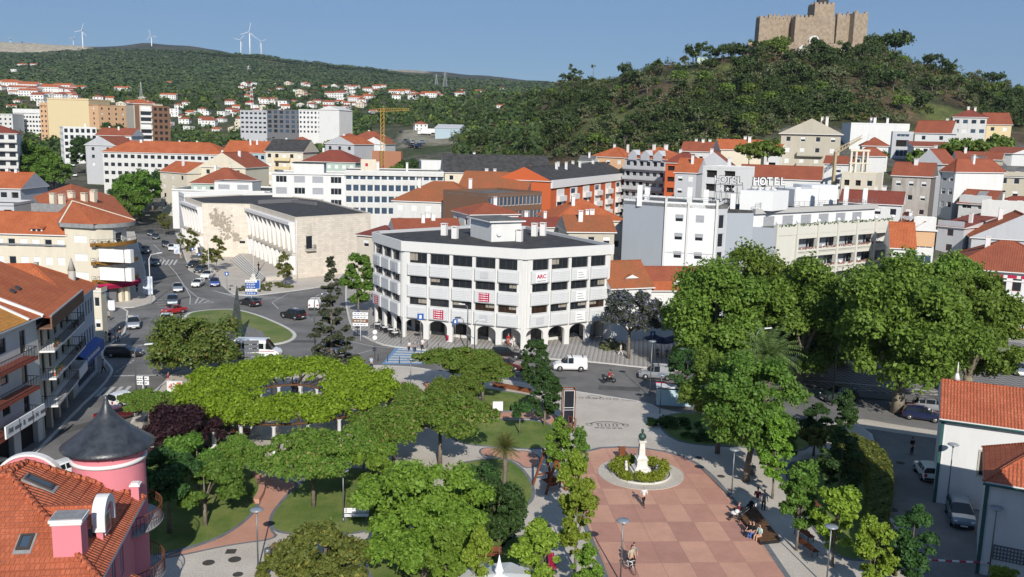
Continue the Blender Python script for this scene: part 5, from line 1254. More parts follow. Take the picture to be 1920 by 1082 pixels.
def dormer(b,x,y=.8,w=1.6,h=1.1,m=W_WTRIM,rm=RF_OLD):
 t=MB(); z=b.H+.3; t.box(x,y,z,x+w,y+2.2,z+h,m); d_=t.build('dormer',b.roof); t=MB(); t.box(x+.2,y-.03,z+.25,x+w-.2,y-.005,z+h-.15,SHUT); t.build('dormer_window',d_)
 t=MB(); xm=x+w/2; zt=z+h; A=[(x-.2,y-.2,zt),(x+w+.2,y-.2,zt),(xm,y-.2,zt+.55)]; Bq=[(p[0],p[1]+2.8,p[2]) for p in A]
 t.face(A,m); t.face([A[0],A[2],Bq[2],Bq[0]],rm); t.face([A[2],A[1],Bq[1],Bq[2]],rm); t.build('dormer_roof',d_)
dormer(b,2.8,1.2,1.9)
b=H_('old_row_house','longer white row house with brown ridge tiles, orange lower tiles and one dormer',1222,546,133,1348,134.5,8,2,4,'gx',W_WHITE,RF_RED,h=3.0,z0=0,win='t',chim=0,fh=3.4,wh=1.7); dormer(b,3.6,.6,1.1,.9)
t=MB(); t.face([(-.4,-.45,b.H+.2),(b.w+.4,-.45,b.H+.2),(b.w+.4,1.2,b.H+1.32),(-.4,1.2,b.H+1.32)],RF_ORANGE); t.build('orange_lower_tiles',b.roof)
T=[
('school_block','white flat roofed block with four wide windows behind the court building',510,327,236,647,237,14,4,4,'flat',W_WHITE,RF_BLACK,dict(win='gu',ww=3.4,wh=1.7,chim=0)),
('strip_window_office','pale long office with two bands of strip windows and a flat roof',647,322,236,832,240,16,4,14,'flat',W_OFF,RF_GREY,dict(win='b',ww=3.,wh=1.7,chim=2,pz=.3)),
('rooftop_cabin_block','small white flat roofed block with two beige shuttered windows',402,341,252,473,252,8,1,2,'flat',W_WHITE,RF_BLACK,dict(win='u',ww=4,wh=1.3,z0=8,chim=0,pz=.1)),
('dark_flat_building','low building with black flat roof and white fascia behind the court',322,358,262,506,262,22,3,6,'flat',W_WHITE,RF_BLACK,dict(chim=2,nl=6)),
('white_frame_annexe','white framed annexe with a long open canopy beside the court',345,372,232,512,243,9,3,6,'flat',W_WHITE,RF_GREY,dict(z0=0,chim=0,pz=1.)),
('dark_roof_hall','long cream hall with black fibre roof and small roof turrets',834,324,258,1032,262,18,3,8,'gx',W_CREAM,RF_BLACK,dict(h=5,win='g',chim=1)),
('canopy_hall','long white canopy roofed hall in front of the castle wood',790,303,288,922,292,10,1,0,'flat',W_WHITE,W_WTRIM,dict(pz=.1,chim=0)),
('orange_hip_block','apartment block with lichened orange hip roof and white balconies',737,377,203,897,200,15,4,6,'hip',W_OFF,RF_OLD,dict(h=4.2,win='gsgk',chim=2,z0=0)),
('orange_gable_block','block with faded orange gable roof and dark fibre end',858,358,222,985,218,15,4,6,'gx',W_OFF,RF_OLD,dict(h=4.5,side=W_DGREY,chim=2,z0=0)),
('pyramid_roof_house','white house with small orange pyramid roof among the offices',952,338,238,1022,236,11,4,3,'hip',W_WHITE,RF_ORANGE,dict(h=3.6,chim=0,z0=0)),
('brown_office','brown clad office with strip windows',915,369,187,1016,199,14,5,14,'flat',W_BROWN,RF_GREY,dict(win='b',ww=3,wh=1.9,chim=0,z0=0,fh=3.1)),
('white_gable_house','white walled house with orange roof and grey side roof behind the office block',882,404,166,972,170,9,3,3,'hip',W_WHITE,RF_RED,dict(h=1.7,win='gs',chim=1,z0=0,nl=2)),
('red_roof_shed','low building with long red brown roof just behind the office block',742,434,163,862,166,8,2,0,'gx',W_OFF,RF_RED,dict(h=1.8,chim=3,z0=0)),
('dark_red_roof_house','house with dark red tiles and solar frames behind the office block',976,428,163,1066,166,8,3,3,'gx',W_OFF,RF_DARK,dict(h=1.4,chim=2,z0=0)),
('orange_pyramid_house','house with a wide orange pyramid roof left of the hotel wing',1040,415,170,1170,173,13,3,5,'hip',W_CREAM,RF_ORANGE,dict(h=3.6,chim=1,z0=0)),
('patched_roof_house','low house with patched orange and brown tiles beside the grey hotel wall',1066,436,154,1152,155,10,3,3,'gx',W_BEIGE,RF_OLD,dict(h=2.4,chim=3,z0=0)),
('stone_side_house','narrow stone house with a thin red roof left of the arcaded block',669,441,168,704,166,9,3,1,'shed',W_STONE,RF_DARK,dict(h=1.,chim=0,z0=0)),
('flats_block','white flats with dark windows under orange roof at the left edge',-90,352,205,38,205,12,4,6,'gx',W_GREY,RF_ORANGE,dict(h=3.4,win='gk',ww=2.,chim=2,z0=0)),
('flats_block','lower white flats with dark ribbon windows behind the long cream house',-95,385,182,26,183,9,3,5,'flat',W_GREY,RF_GREY,dict(win='k',ww=2.6,chim=1,z0=0)),
('long_terrace_block','very long white block with orange roof across the end of the street',192,285,330,418,328,15,4,18,'hip',W_OFF,RF_ORANGE,dict(h=4,win='gqk',wobj=False,ww=2,chim=4,nl=4)),
('long_terrace_block','cream and blue block continuing the long orange roof',418,286,322,498,320,13,4,7,'gx',W_BLUE,RF_ORANGE,dict(h=4,win='gs',wobj=False,chim=2)),
('yellow_balcony_block','beige block with yellow balconies and dark roof',498,284,314,568,312,14,4,5,'gx',W_PEACH if 0 else W_CREAM,RF_BLACK,dict(h=4,win='gs',wobj=False,chim=1)),
('green_house','pale green house with long dark red hip roof',568,303,305,666,303,14,2,7,'hip',W_GREEN,RF_DARK,dict(h=3.8,win='s',wobj=False,chim=1)),
('small_white_house','pale yellow house with steep orange roof facing the street trees',300,322,292,350,283,12,4,3,'gx',W_CREAM,RF_ORANGE,dict(h=3.2,win='gs',wobj=False,chim=1)),
('cream_gable_house','wide cream gable house with faded red roof',376,313,287,460,284,16,4,3,'gy',W_CREAM,RF_RED,dict(h=4.6,win='g',wobj=False,chim=2,nl=4)),
('teal_gable_house','house with hipped red roof and pale teal walls',358,344,264,452,262,14,3,6,'hip',W_GREEN,RF_RED,dict(h=4.4,win='gs',wobj=False,chim=1)),
('white_corner_block','tall white corner block with rows of dark windows',118,240,425,181,432,30,5,6,'flat',W_WHITE,W_OFF,dict(win='g',wobj=False,nl=9,ww=1.5,wh=1.8,chim=1)),
('white_house_row','white house with red roof left of the brown tower',180,254,392,246,392,13,3,5,'gx',W_WHITE,RF_RED,dict(h=3.2,win='gk',wobj=False,chim=2)),
('grey_gable_house','pale grey gabled house behind the street tree',160,272,360,216,358,16,3,2,'gy',W_GREY,RF_RED,dict(h=3.5,wobj=False,chim=0)),
('edge_apartments','off white apartment block with long balconies and dark red roof at the left edge',-70,249,312,31,318,14,6,5,'hip',W_OFF,RF_DARK,dict(h=3,win='k',ww=4.5,wh=1.6,wobj=False,chim=1)),
('distant_apartments','white seven storey apartments left of the yellow tower',24,213,620,77,618,16,7,9,'flat',W_WHITE,RF_RED,dict(win='gk',wobj=False,ww=2.6,chim=3)),
('distant_apartments','grey white flats partly behind the edge apartments',-40,214,600,23,600,14,6,7,'flat',W_OFF,RF_GREY,dict(win='gk',wobj=False,chim=1)),
('yellow_tower_block','tall windowless yellow side of a tower block',88,187,560,166,556,22,9,0,'flat',W_YEL,RF_DARK,dict(wobj=False,chim=2,pz=1)),
('orange_wing_block','orange balconied wing left of the yellow tower wall',74,199,565,88,563,20,9,2,'flat',W_PEACH,RF_DARK,dict(win='k',wobj=False,chim=0,nl=6)),
('orange_wing_block','orange wing right of the yellow tower wall',166,198,556,184,552,20,9,1,'flat',W_PEACH,RF_DARK,dict(wobj=False,chim=0,nr=4)),
('white_apartments','white apartments with grey balconies, left part of the modern row',450,208,600,500,596,16,5,6,'flat',W_GREY,RF_BLACK,dict(win='kg',ww=3,wobj=False,chim=2)),
('white_apartments','middle modern block with dark glazed balconies',500,207,596,566,592,16,5,6,'flat',W_DGREY,RF_BLACK,dict(win='kb',ww=4,wh=2,wobj=False,chim=1)),
('white_apartments','right modern block with small square windows',560,207,590,602,588,16,5,6,'flat',W_WHITE,RF_BLACK,dict(win='g',wobj=False,chim=0)),
('white_apartments','blank white gable block at the right end of the modern row',598,206,574,636,570,18,5,0,'gy',W_WHITE,W_OFF,dict(h=2.4,wobj=False,chim=0)),
('beige_gable_house','large beige four storey gable house with two balconies',1465,251,255,1577,250,17,4,4,'gy',W_BEIGE,RF_RED,dict(h=4.2,win='gst',chim=2,over=.7,nr=3)),
('low_cream_house','low cream house with long bright orange roof under the castle wood',1352,281,256,1434,256,9,1,0,'gx',W_CREAM,RF_ORANGE,dict(h=2.8,chim=2)),
('white_shed_house','small white house with a shadowed open porch beside the beige gable house',1434,279,254,1463,252,8,2,1,'gx',W_WHITE,RF_ORANGE,dict(h=1.6,win='k',ww=2.2,chim=0)),
('long_red_roof_house','white walled building with a long red roof behind the hotel letters',1388,334,216,1538,210,10,2,5,'gx',W_WHITE,RF_RED,dict(h=3,chim=1)),
('modern_white_house','big plain white modern house on the castle slope',1596,233,302,1706,300,12,3,0,'flat',W_WHITE,W_OFF,dict(chim=3,pz=.4)),
('grey_loft_house','modern house with recessed dark glass balconies',1674,250,286,1713,284,9,3,1,'flat',W_GREY,W_OFF,dict(win='kb',ww=5,wh=2,chim=0)),
('red_roof_house','white house with tall red roof right of the modern houses',1716,250,292,1782,286,10,1,2,'gx',W_WHITE,RF_RED,dict(h=4,win='g',chim=1)),
('sunroom_house','low white house with a strip of windows under a thin red roof',1714,275,272,1788,270,8,1,5,'shed',W_WHITE,RF_RED,dict(h=1.5,win='g',ww=2,wh=1.5,chim=0)),
('grey_flats','grey white flats with glazed verandas and dark red roof',1787,220,300,1851,296,15,4,4,'hip',W_OFF,RF_DARK,dict(h=2.6,win='gsb',ww=2.2,chim=2,side=W_DIRTY)),
('yellow_end_house','pale yellow house at the right end of the upper row',1850,234,306,1897,304,13,2,2,'gx',W_YEL,RF_RED,dict(h=4,chim=0)),
('white_shed','white shed with sloping red roof on the slope',1838,287,260,1898,253,10,1,0,'shed',W_WHITE,RF_RED,dict(h=1.8,chim=0)),
('white_villa','white villa with red hip roof between the beige house and the modern house',1617,274,264,1666,262,9,2,3,'hip',W_WHITE,RF_RED,dict(h=2.4,chim=1)),
('tower_house','narrow white tower house with small red roof',1603,293,236,1628,233,8,3,2,'hip',W_WHITE,RF_RED,dict(h=2.2,chim=0)),
('small_cream_house','small cream house with brown red roof beside the tower house',1628,307,241,1656,240,7,1,1,'gx',W_CREAM,RF_RED,dict(h=2,chim=0)),
('terrace_house','cream house with flat terrace roof and shadowed garage',1578,331,216,1642,212,9,2,3,'flat',W_CREAM,W_OFF,dict(win='gk',chim=0,pz=.9)),
('white_wall_house','white blind walled house beside the small crane',1546,308,236,1600,233,9,2,1,'gx',W_WHITE,RF_RED,dict(h=2,chim=0)),
('old_stone_house','old stained house with mould black gable and brown red roof',1674,330,196,1746,192,8,4,3,'gx',W_DIRTY,RF_RED,dict(h=2.8,win='gt',ww=1.,wh=1.1,side=W_BLACKED,chim=1)),
('grey_gable_house','tall pale grey blank gable behind the old stained house',1717,307,214,1766,210,10,3,0,'gy',W_GREY,RF_RED,dict(h=3.4,chim=1)),
('hip_roof_house','white house with red hip roof and satellite dish beside the grey gable',1766,322,210,1792,206,14,3,2,'hip',W_WHITE,RF_RED,dict(h=3,chim=1)),
('red_roof_cottage','low white cottage with plain red roof under the garden trees',1795,300,232,1845,230,9,1,0,'gx',W_OFF,RF_RED,dict(h=2,chim=1)),
('red_roof_cottage','low cottage with brown red roof next to the white shed',1846,300,236,1876,234,8,1,0,'gx',W_BEIGE,RF_RED,dict(h=1.8,chim=0)),
('warehouse','old warehouse with stained black gable and worn grey roof',1784,330,228,1872,222,34,3,0,'gy',W_DIRTY,RF_GREY,dict(h=5,chim=0,nr=6)),
('grey_annexe','blank grey annexe against the old warehouse',1814,346,215,1872,212,8,3,0,'flat',W_GREY,RF_GREY,dict(chim=0,pz=.2)),
('side_house','cream house with upper windows right of the warehouse',1872,332,225,1990,220,10,3,5,'gx',W_BEIGE,RF_GREY,dict(h=2.5,chim=0)),
('skylight_house','white fronted house with mould black side wall, red roof and long grey skylight',1798,382,203,1858,198,9,3,2,'gx',W_WHITE,RF_RED,dict(h=3,win='gq',ww=2.4,side=W_BLACKED,chim=0)),
('broad_roof_house','house with broad overlapping dark red roofs and a shaded loggia',1838,410,195,2010,190,15,3,6,'hip',W_OFF,RF_DARK,dict(h=4.6,chim=3)),
('red_window_house','pale grey house with one dark red window and steel chimney',1758,424,180,1808,176,14,3,1,'shed',W_GREY,RF_DARK,dict(h=1.6,fr=FR_R,chim=1)),
('white_gable_barn','large blank pale gable with orange roof behind the red windowed building',1822,446,172,2010,166,11,2,0,'gy',W_GREY,RF_ORANGE,dict(h=4.8,chim=1)),
('solar_roof_house','long house with red roof, peach gable top and a solar panel',1712,432,172,1754,171,28,4,1,'gy',W_WHITE,RF_RED,dict(h=1.6,win='b',ww=3.6,wh=1.6,chim=1)),
('orange_lean_house','white house with steep orange roof against the hotel balconies',1672,466,158,1714,157,9,3,1,'gx',W_WHITE,RF_ORANGE,dict(h=4.2,chim=0)),
('hidden_red_roof_house','low white house with dark red roof behind the hotel terrace',1576,380,186,1690,181,9,3,4,'gx',W_WHITE,RF_DARK,dict(h=2.4,chim=2)),
('gabled_apartments','pale blue grey apartments with three little gables and long balconies',1172,297,272,1248,262,14,5,6,'hip',W_GREY,RF_ORANGE,dict(h=3.4,win='gk',ww=2.6,chim=3)),
('peach_gable_house','peach walled house with two small gables and orange roof',1110,294,284,1172,278,12,3,3,'hip',W_PEACH,RF_ORANGE,dict(h=3,chim=2)),
('brick_red_block','brick red and beige balconied block behind the orange office',1248,306,252,1292,249,14,5,2,'hip',W_BRICK,RF_DARK,dict(h=2.8,win='k',ww=3,chim=1)),
('orange_gable_house','grey walled house with bright orange roof left of the hotel letters',1266,324,226,1306,224,13,4,2,'gx',W_GREY,RF_ORANGE,dict(h=3.4,chim=1)),
('blue_gable_house','pale blue gable house behind the hotel letters',1300,314,236,1374,233,12,3,0,'gy',W_GREY,RF_RED,dict(h=4,chim=1)),
('terrace_white_house','white flat roofed house with open dark loggias behind the hotel',1318,315,202,1386,197,9,3,2,'flat',W_WHITE,W_OFF,dict(win='k',ww=3,wh=1.6,chim=1,pz=.4)),
('red_roof_row','row of old houses with brown red roofs at the foot of the castle hill',1278,284,290,1352,286,10,2,5,'gx',W_OFF,RF_RED,dict(h=3,chim=3)),
('white_cottage','white cottage left of the orange roofed apartments',1086,303,276,1112,275,8,2,1,'gx',W_WHITE,RF_GREY,dict(h=1.6,chim=1)),
('site_wall_building','terracotta coloured unfinished wall at the crane site',680,284,352,752,350,3,1,0,'flat',W_RAW,W_RAW,dict(chim=0,pz=.2)),
('teal_house','pale house with orange roof near the crane site',610,270,345,664,340,14,3,3,'gy',W_GREY,RF_ORANGE,dict(h=3,win='g',wobj=False,chim=1)),
('farm_house','white farmhouse with red roof beside the car park',655,262,430,722,428,14,2,3,'hip',W_WHITE,RF_RED,dict(h=4,win='g',wobj=False,chim=1)),
('farm_house','white gabled farmhouse left of the yellow crane',680,270,400,722,398,14,2,2,'gy',W_WHITE,RF_OLD,dict(h=3,wobj=False,chim=0)),
('blue_barn','pale blue metal barn beside the car park',816,240,520,862,518,18,1,0,'gx',W_BLUE,W_GREY,dict(h=2,wobj=False,chim=0)),
]
BL_={}
for r in T:
 *a,kw=r; BL_[r[1]]=house(*a,**kw)
b=house('orange_office','orange clad office block with white balcony boxes and a white parapet',1033,341,220,1199,292,14,5,0,'gx',W_BRICK,RF_BLACK,h=3.2,z0=0,chim=6)
t=MB(); t.box(-.1,-.5,b.H-1.6,b.w+.1,-.02,b.H+.35,W_WTRIM); t.build('parapet_band',b.o)
n=8; bay=b.w/n
for i in range(n):
 for j in range(5):
  z=b.H-2.0-3.05*(j+1)
  t=MB(); t.box(i*bay+bay*.42,-.9,z,i*bay+bay*.95,-.02,z+1.35,W_WTRIM); t.build('balcony_box',b.o)
  t=MB(); t.box(i*bay+bay*.42,-.1,z+1.35,i*bay+bay*.95,-.01,z+3.05,W_WTRIM); t.box(i*bay+bay*.45,-.14,z+1.6,i*bay+bay*.75,-.11,z+2.8,GLASSB if (i+j)%2 else SHUT); t.build('window',b.o)
b=house('brown_tower','tall brown and white apartment tower with orange cap roof',250,197,446,305,454,16,10,0,'flat',W_BEIGE,RF_ORANGE,z0=10,chim=1,wobj=False,pz=.6)
t=MB(); W=b.w
for x0,x1,m in ((.5,2.6,W_BROWN),(8.6,17.0,W_BROWN)): t.box(x0,-.1,0,x1,-.01,b.H,m)
t.build('brown_cladding',b.o); t=MB()
for j in range(10):
 z=.8+j*2.9; t.box(3.0,-.9,z,8.2,-.02,z+1.0,W_WTRIM); t.box(3.2,-.07,z+1.05,8.0,-.03,z+2.4,GLASS if j%3 else SHUT)
 for k in range(3): t.box(9.4+k*2.5,-.16,z+.5,10.8+k*2.5,-.11,z+2.0,DARKIN)
t.build('balcony_stack',b.o); t=MB(); t.prism([(-.4,-.6),(9.0,-.6),(9.0,12),(-.4,12)],b.H+.6,b.H+.9,W_OFF)
c=[(-.4,-.6),(9,-.6),(9,12),(-.4,12)]; ap=[(3,5.7),(5.6,5.7)]; z=b.H+.91; Tz=z+2.2
t.face([(*c[0],z),(*c[1],z),(*ap[1],Tz),(*ap[0],Tz)],RF_ORANGE); t.face([(*c[1],z),(*c[2],z),(*ap[1],Tz)],RF_ORANGE); t.face([(*c[2],z),(*c[3],z),(*ap[0],Tz),(*ap[1],Tz)],RF_ORANGE); t.face([(*c[3],z),(*c[0],z),(*ap[0],Tz)],RF_ORANGE); t.build('cap_roof',b.roof)
b=BL_[('large beige four storey gable house with two balconies')]
for z in (3.2+b.base,6.2+b.base): balcony(b,(4.6,0),(11.6,0),z,1.2,W_BEIGE)
t=MB(); x0,y0=b.w*.62,4; t.face([(x0,y0,b.H+2.85),(x0+5.2,y0,b.H+1.5),(x0+5.2,y0+6,b.H+1.5),(x0,y0+6,b.H+2.85)],mat('solar_panel',(.015,.025,.06),rough=.15,spec=.6)); t.build('solar_panel',b.roof)
b=BL_['long house with red roof, peach gable top and a solar panel']
t=MB(); x0=-.9
t.face([(x0,3,b.H+1.7),(1.6,3,b.H+2.2),(1.6,11,b.H+2.2),(x0,11,b.H+1.7)],MATS['solar_panel'])
for k in range(5): t.beam((x0,3+2*k,b.H+1.72),(1.6,3+2*k,b.H+2.22),.06,.05,METALW)
t.build('solar_panel',b.roof); t=MB(); t.box(0,-.03,b.H-3,b.w,-.005,b.H,W_PEACH); t.build('peach_band',b.o)
b=BL_['white fronted house with mould black side wall, red roof and long grey skylight']
t=MB(); x=b.w*.4; t.face([(x,-.3,b.H+.25),(x+2,-.3,b.H+.25),(x+2,3.8,b.H+2.95),(x,3.8,b.H+2.95)],LEADG); t.build('roof_window',b.roof)
b=BL_['pale blue grey apartments with three little gables and long balconies']
for k in range(3):
 x=b.w*(.12+.31*k); t=MB(); t.face([(x-.2,-.55,b.H-.3),(x+3,-.55,b.H-.3),(x+3,-.55,b.H+1.2),(x+1.4,-.55,b.H+2.6),(x-.2,-.55,b.H+1.2)],W_GREY); t.face([(x-.3,-.6,b.H+1.15),(x+1.4,-.6,b.H+2.65),(x+1.4,3,b.H+2.65),(x-.3,1,b.H+1.15)],W_GREY); t.face([(x+1.4,-.6,b.H+2.65),(x+3.1,-.6,b.H+1.15),(x+3.1,1,b.H+1.15),(x+1.4,3,b.H+2.65)],W_GREY); t.build('little_gable',b.roof)
for j in range(5): balcony(b,(0,0),(b.w,0),b.base+.1+3*j,1.1,W_GREY)
b=BL_['off white apartment block with long balconies and dark red roof at the left edge']
for j in range(6): balcony(b,(0,0),(b.w,0),b.base+.1+3*j,1.3,W_OFF)
b=BL_['beige block with yellow balconies and dark roof']
for j in range(4): balcony(b,(3.5,0),(9,0),b.base+.1+3*j,1.1,W_YEL)
b=BL_['pale long office with two bands of strip windows and a flat roof']
t=MB(); t.box(4,3,b.H,8,6,b.H+3.2,W_CREAM); t.box(5.2,2.95,b.H+1.4,5.9,2.99,b.H+2.2,REDP); t.build('rooftop_room',b.roof)
t=MB(); t.box(-.1,-.4,b.H-.9,b.w,-.02,b.H+.2,W_OFF); t.build('fascia',b.o)
b=BL_['white flat roofed block with four wide windows behind the court building']
t=MB(); t.box(5,3,b.H,13,7,b.H+3.0,W_WHITE); t.box(4.7,2.7,b.H+3,13.3,7.3,b.H+3.2,RF_BLACK); t.build('rooftop_room',b.roof)
b=BL_['large blank pale gable with orange roof behind the red windowed building']
# ================================================================ CASTLE
CST=mat('castle_rubble_stone',(.23,.175,.125),(.39,.31,.225),scale=.7,det=14,bump=1.,bs=1.1,lo=.3,hi=.68)
co_=empty('castle',(XA(1525,450,80),450,75),0,'ruined medieval stone castle with battlements and a square keep on the wooded hilltop','castle')
cxx=co_.location.x
def cpart(name,uA,DA,uB,DB,vt,dep,z0=-4,mer=True,parent=None):
 p1=Vector((XA(uA,DA,85)-cxx,DA-450)); p2=Vector((XA(uB,DB,85)-cxx,DB-450)); zt=ZT(p1.x+cxx,DA,vt)-75
 d=(p2-p1); ln=d.length; d.normalize(); nn=Vector((-d.y,d.x)); t=MB()
 bt=.25; q=[p1-d*bt-nn*bt,p2+d*bt-nn*bt,p2+d*bt+nn*(dep+bt),p1-d*bt+nn*(dep+bt)]; top=[p1,p2,p2+nn*dep,p1+nn*dep]
 t.add([(*a,z0) for a in q]+[(*a,zt) for a in top],[(4,5,6,7),(0,1,5,4),(1,2,6,5),(2,3,7,6),(3,0,4,7)],CST)
 o=t.build(name,parent or co_)
 if mer:
  t=MB()
  def row(a,c):
   e=(c-a); L_=e.length; e.normalize(); k=max(2,int(L_/1.9)); m2=Vector((-e.y,e.x))
   for i in range(k):
    s=a+e*(L_*(i+.22)/k); f=a+e*(L_*(i+.78)/k); h=.95+.25*math.sin(i*2.3+ln)
    if (i*7+int(ln))%11==3: continue
    t.prism([tuple(s+m2*.02),tuple(f+m2*.02),tuple(f+m2*.6),tuple(s+m2*.6)],zt,zt+h,CST)
  row(top[0],top[1]); row(top[1],top[2]); row(top[3],top[0]); t.build('battlement',o)
 return o
cpart('curtain_wall',1424,453,1488,456,35,2.2)
cpart('corner_tower',1424,452,1439,452.5,33,5)
cpart('curtain_wall',1440,470,1620,470,30,2)
cm=cpart('gate_wall',1491,449,1523,449,32,8)
cpart('gate_wall',1523,449,1565,449,30,8,mer=False)
kp=cpart('keep',1525,458,1562,458,7.5,11)
cpart('curtain_wall',1569,450,1600,452,28,2.4)
cpart('east_tower',1601,448,1626,450,24.5,7)
t=MB(); t.box(-1.5,0,0,3.5,3,3.4,BLACKM); t.tube([(-3.4,1,0),(-3.4,1,5)],.09,BLACKM,5); q=Vector((XA(1541,462,100)-cxx,12)); t.build('keep_cabin',kp,(q.x,q.y,ZT(q.x+cxx,462,7.5)-75))
t=MB(); gx=XA(1526,448.5,80)-cxx; t.box(gx-2.4,-2.6,-2,gx+2.4,-1.3,3.3,W_OFF)
pr2=[]
for i in range(13): pr2.append((gx+2.4*math.cos(pi*i/12),3.3+2.2*math.sin(pi*i/12)))
t.face([(x,-2.62,z) for x,z in pr2[::-1]],W_OFF); t.face([(x,-1.3,z) for x,z in pr2],W_OFF)
t.build('gate_arch',co_); t=MB(); t.box(gx-1.7,-2.75,-2,gx+1.7,-2.66,3.2,DARKIN)
for i in range(12): pass
t.face([(gx+1.7*math.cos(pi*i/12),-2.75,3.2+1.5*math.sin(pi*i/12)) for i in range(13)][::-1],DARKIN); t.build('gate_opening',co_)
cpart('lower_terrace_wall',1405,440,1500,438,78,1.4,z0=-9,mer=False); cpart('lower_terrace_wall',1500,438,1605,439,80,1.4,z0=-9,mer=False)
t=MB(); q=HIT(1520,88,380,460) or (0,435,72)
for k in range(8): x0=XA(1497+k*3.4,437-k*.7,74); t.box(x0-cxx,-14+k*.6,-6,x0-cxx+2.4,-12.6+k*.6,-1.2+k*.35,W_OFF)
t.build('stairway',co_)
tag(MB().box(0,0,0,15,4,3.4,plaster('mint_container_panel',(.50,.62,.56),.1)).build('site_cabin',None,(XA(1308,452,72),452,TH(XA(1308,452,72),452)+1),.05),'pale mint cabin among the trees left of the castle','cabin')
# ================================================================ FAR HOUSES, copied from a few kinds
def far_house(w,d,h,rh,kind,wm,rm,fl,n):
 o=empty('hillside_house',(0,0,0)); t=MB();
 class Q: pass
 b=Q(); b.gm=wm; b.o=o; b.wl=t
 for A,Bq,k in (((0,0),(w,0),n),((w,0),(w,d),2),((w,d),(0,d),0),((0,d),(0,0),2)):
  ln=(Vector(Bq)-Vector(A)).length; ops=[]
  for j in range(fl):
   for i in range(k): c=ln*(i+.5)/k; ops.append((c-.6,c+.6,3+j*2.9+.8,3+j*2.9+2.1))
  Bld.facade(b,A,Bq,0,h+3,wm,ops,winobj=False)
 t.build('wall',o); rect_roof(b,0,0,w,d,h+3,rh,kind,rm,.4); return o
FW=mat('far_white_render',(.80,.80,.78),(.66,.65,.62),scale=.05)
protos=[far_house(11,9,5.5,2.4,'hip',FW,RF_RED,2,3),far_house(9,9,3,2.2,'gx',FW,RF_ORANGE,1,2),far_house(14,10,6,2.5,'gx',FW,RF_RED,2,4),far_house(10,11,6,0.01,'flat',FW,W_OFF,2,2),
 far_house(12,9,5.5,2.3,'gy',W_CREAM,RF_RED,2,3),far_house(22,10,6,2.4,'gx',FW,RF_ORANGE,2,7),far_house(11,9,3,2.2,'hip',W_PEACH,RF_OLD,1,3)]
rr=random.Random(21); used_pts=[]
def zone(u,v):
 h='left of the yellow tower block' if u<88 else 'above the yellow tower block' if u<166 else 'between the yellow and brown towers' if u<240 else 'between the brown tower and the modern flats' if u<450 else 'above the modern flats' if u<640 else 'above the yellow crane' if u<760 else 'by the castle wood'
 return (', upper row ' if v<178 else ', middle row ' if v<205 else ', low row ')+h
def scatter(n,u0,u1,v0,v1,d0,d1,label,group,kinds=None,mind=15,slope=0.):
 c=0;tries=0
 while c<n and tries<n*30:
  tries+=1; u=rr.uniform(u0,u1); v=rr.uniform(v0,v1)+slope*(u-u0); h=HIT(u,v,d0,d1)
  if not h or h[1]<d0*1.02 or any((h[0]-q[0])**2+(h[1]-q[1])**2<mind*mind for q in used_pts): continue
  used_pts.append(h); p=protos[rr.choice(kinds or [0,1,2,3,4])]
  put(p,USED,(h[0],h[1],h[2]-2.6),rr.choice([0,0,.3,-.3,1.4]),rr.uniform(.5,.85),label+zone(*PR(*h)),group,'house'); c+=1
L1='small suburb house with red roof'
scatter(48,0,135,157,178,700,1400,'white terraced house','terraced houses on the far left slope',[0,2,5,5],10,.10)
scatter(18,0,260,188,206,620,900,L1,'houses of the far suburb',None,11)
scatter(46,180,450,196,248,560,1100,L1,'houses of the far suburb',None,12)
scatter(62,450,700,160,215,600,1300,L1,'houses of the far suburb',None,12)
scatter(26,640,990,166,200,560,1300,'white house with orange roof by the wooded road','houses along the wooded road',[0,1,2,5],10,-.09)
scatter(30,480,700,222,275,360,600,'pale house with red roof behind the town','houses behind the town',[0,1,2,4,6],12)
scatter(8,660,800,205,245,420,640,'white car park side house','houses near the car park',[0,2,4],16)
scatter(16,190,450,250,272,380,520,'red roofed house','houses between the towers',[0,4,6],12)
scatter(3,0,60,118,138,1200,1900,'white works building on the far hillside','works on the far hillside',[5,3],20)
for u,v,D,k,l in ((655,168,1250,0,'lone white house high on the green slope'),(214,172,1100,5,'long white building on the green slope'),(311,158,1400,1,'tiny lone white house high above the suburb'),(300,186,880,5,'long white row building below the green hill'),(931,206,500,0,'lone white house with a grey roof before the castle wood')):
 h=HIT(u,v,400,2200)
 if h: put(protos[k],USED,(h[0],h[1],h[2]-2.6),0,.7,l,None,'house')
for p in protos:
 if id(p) not in USED:
  for ch in kids(p): bpy.data.objects.remove(ch)
  bpy.data.objects.remove(p)
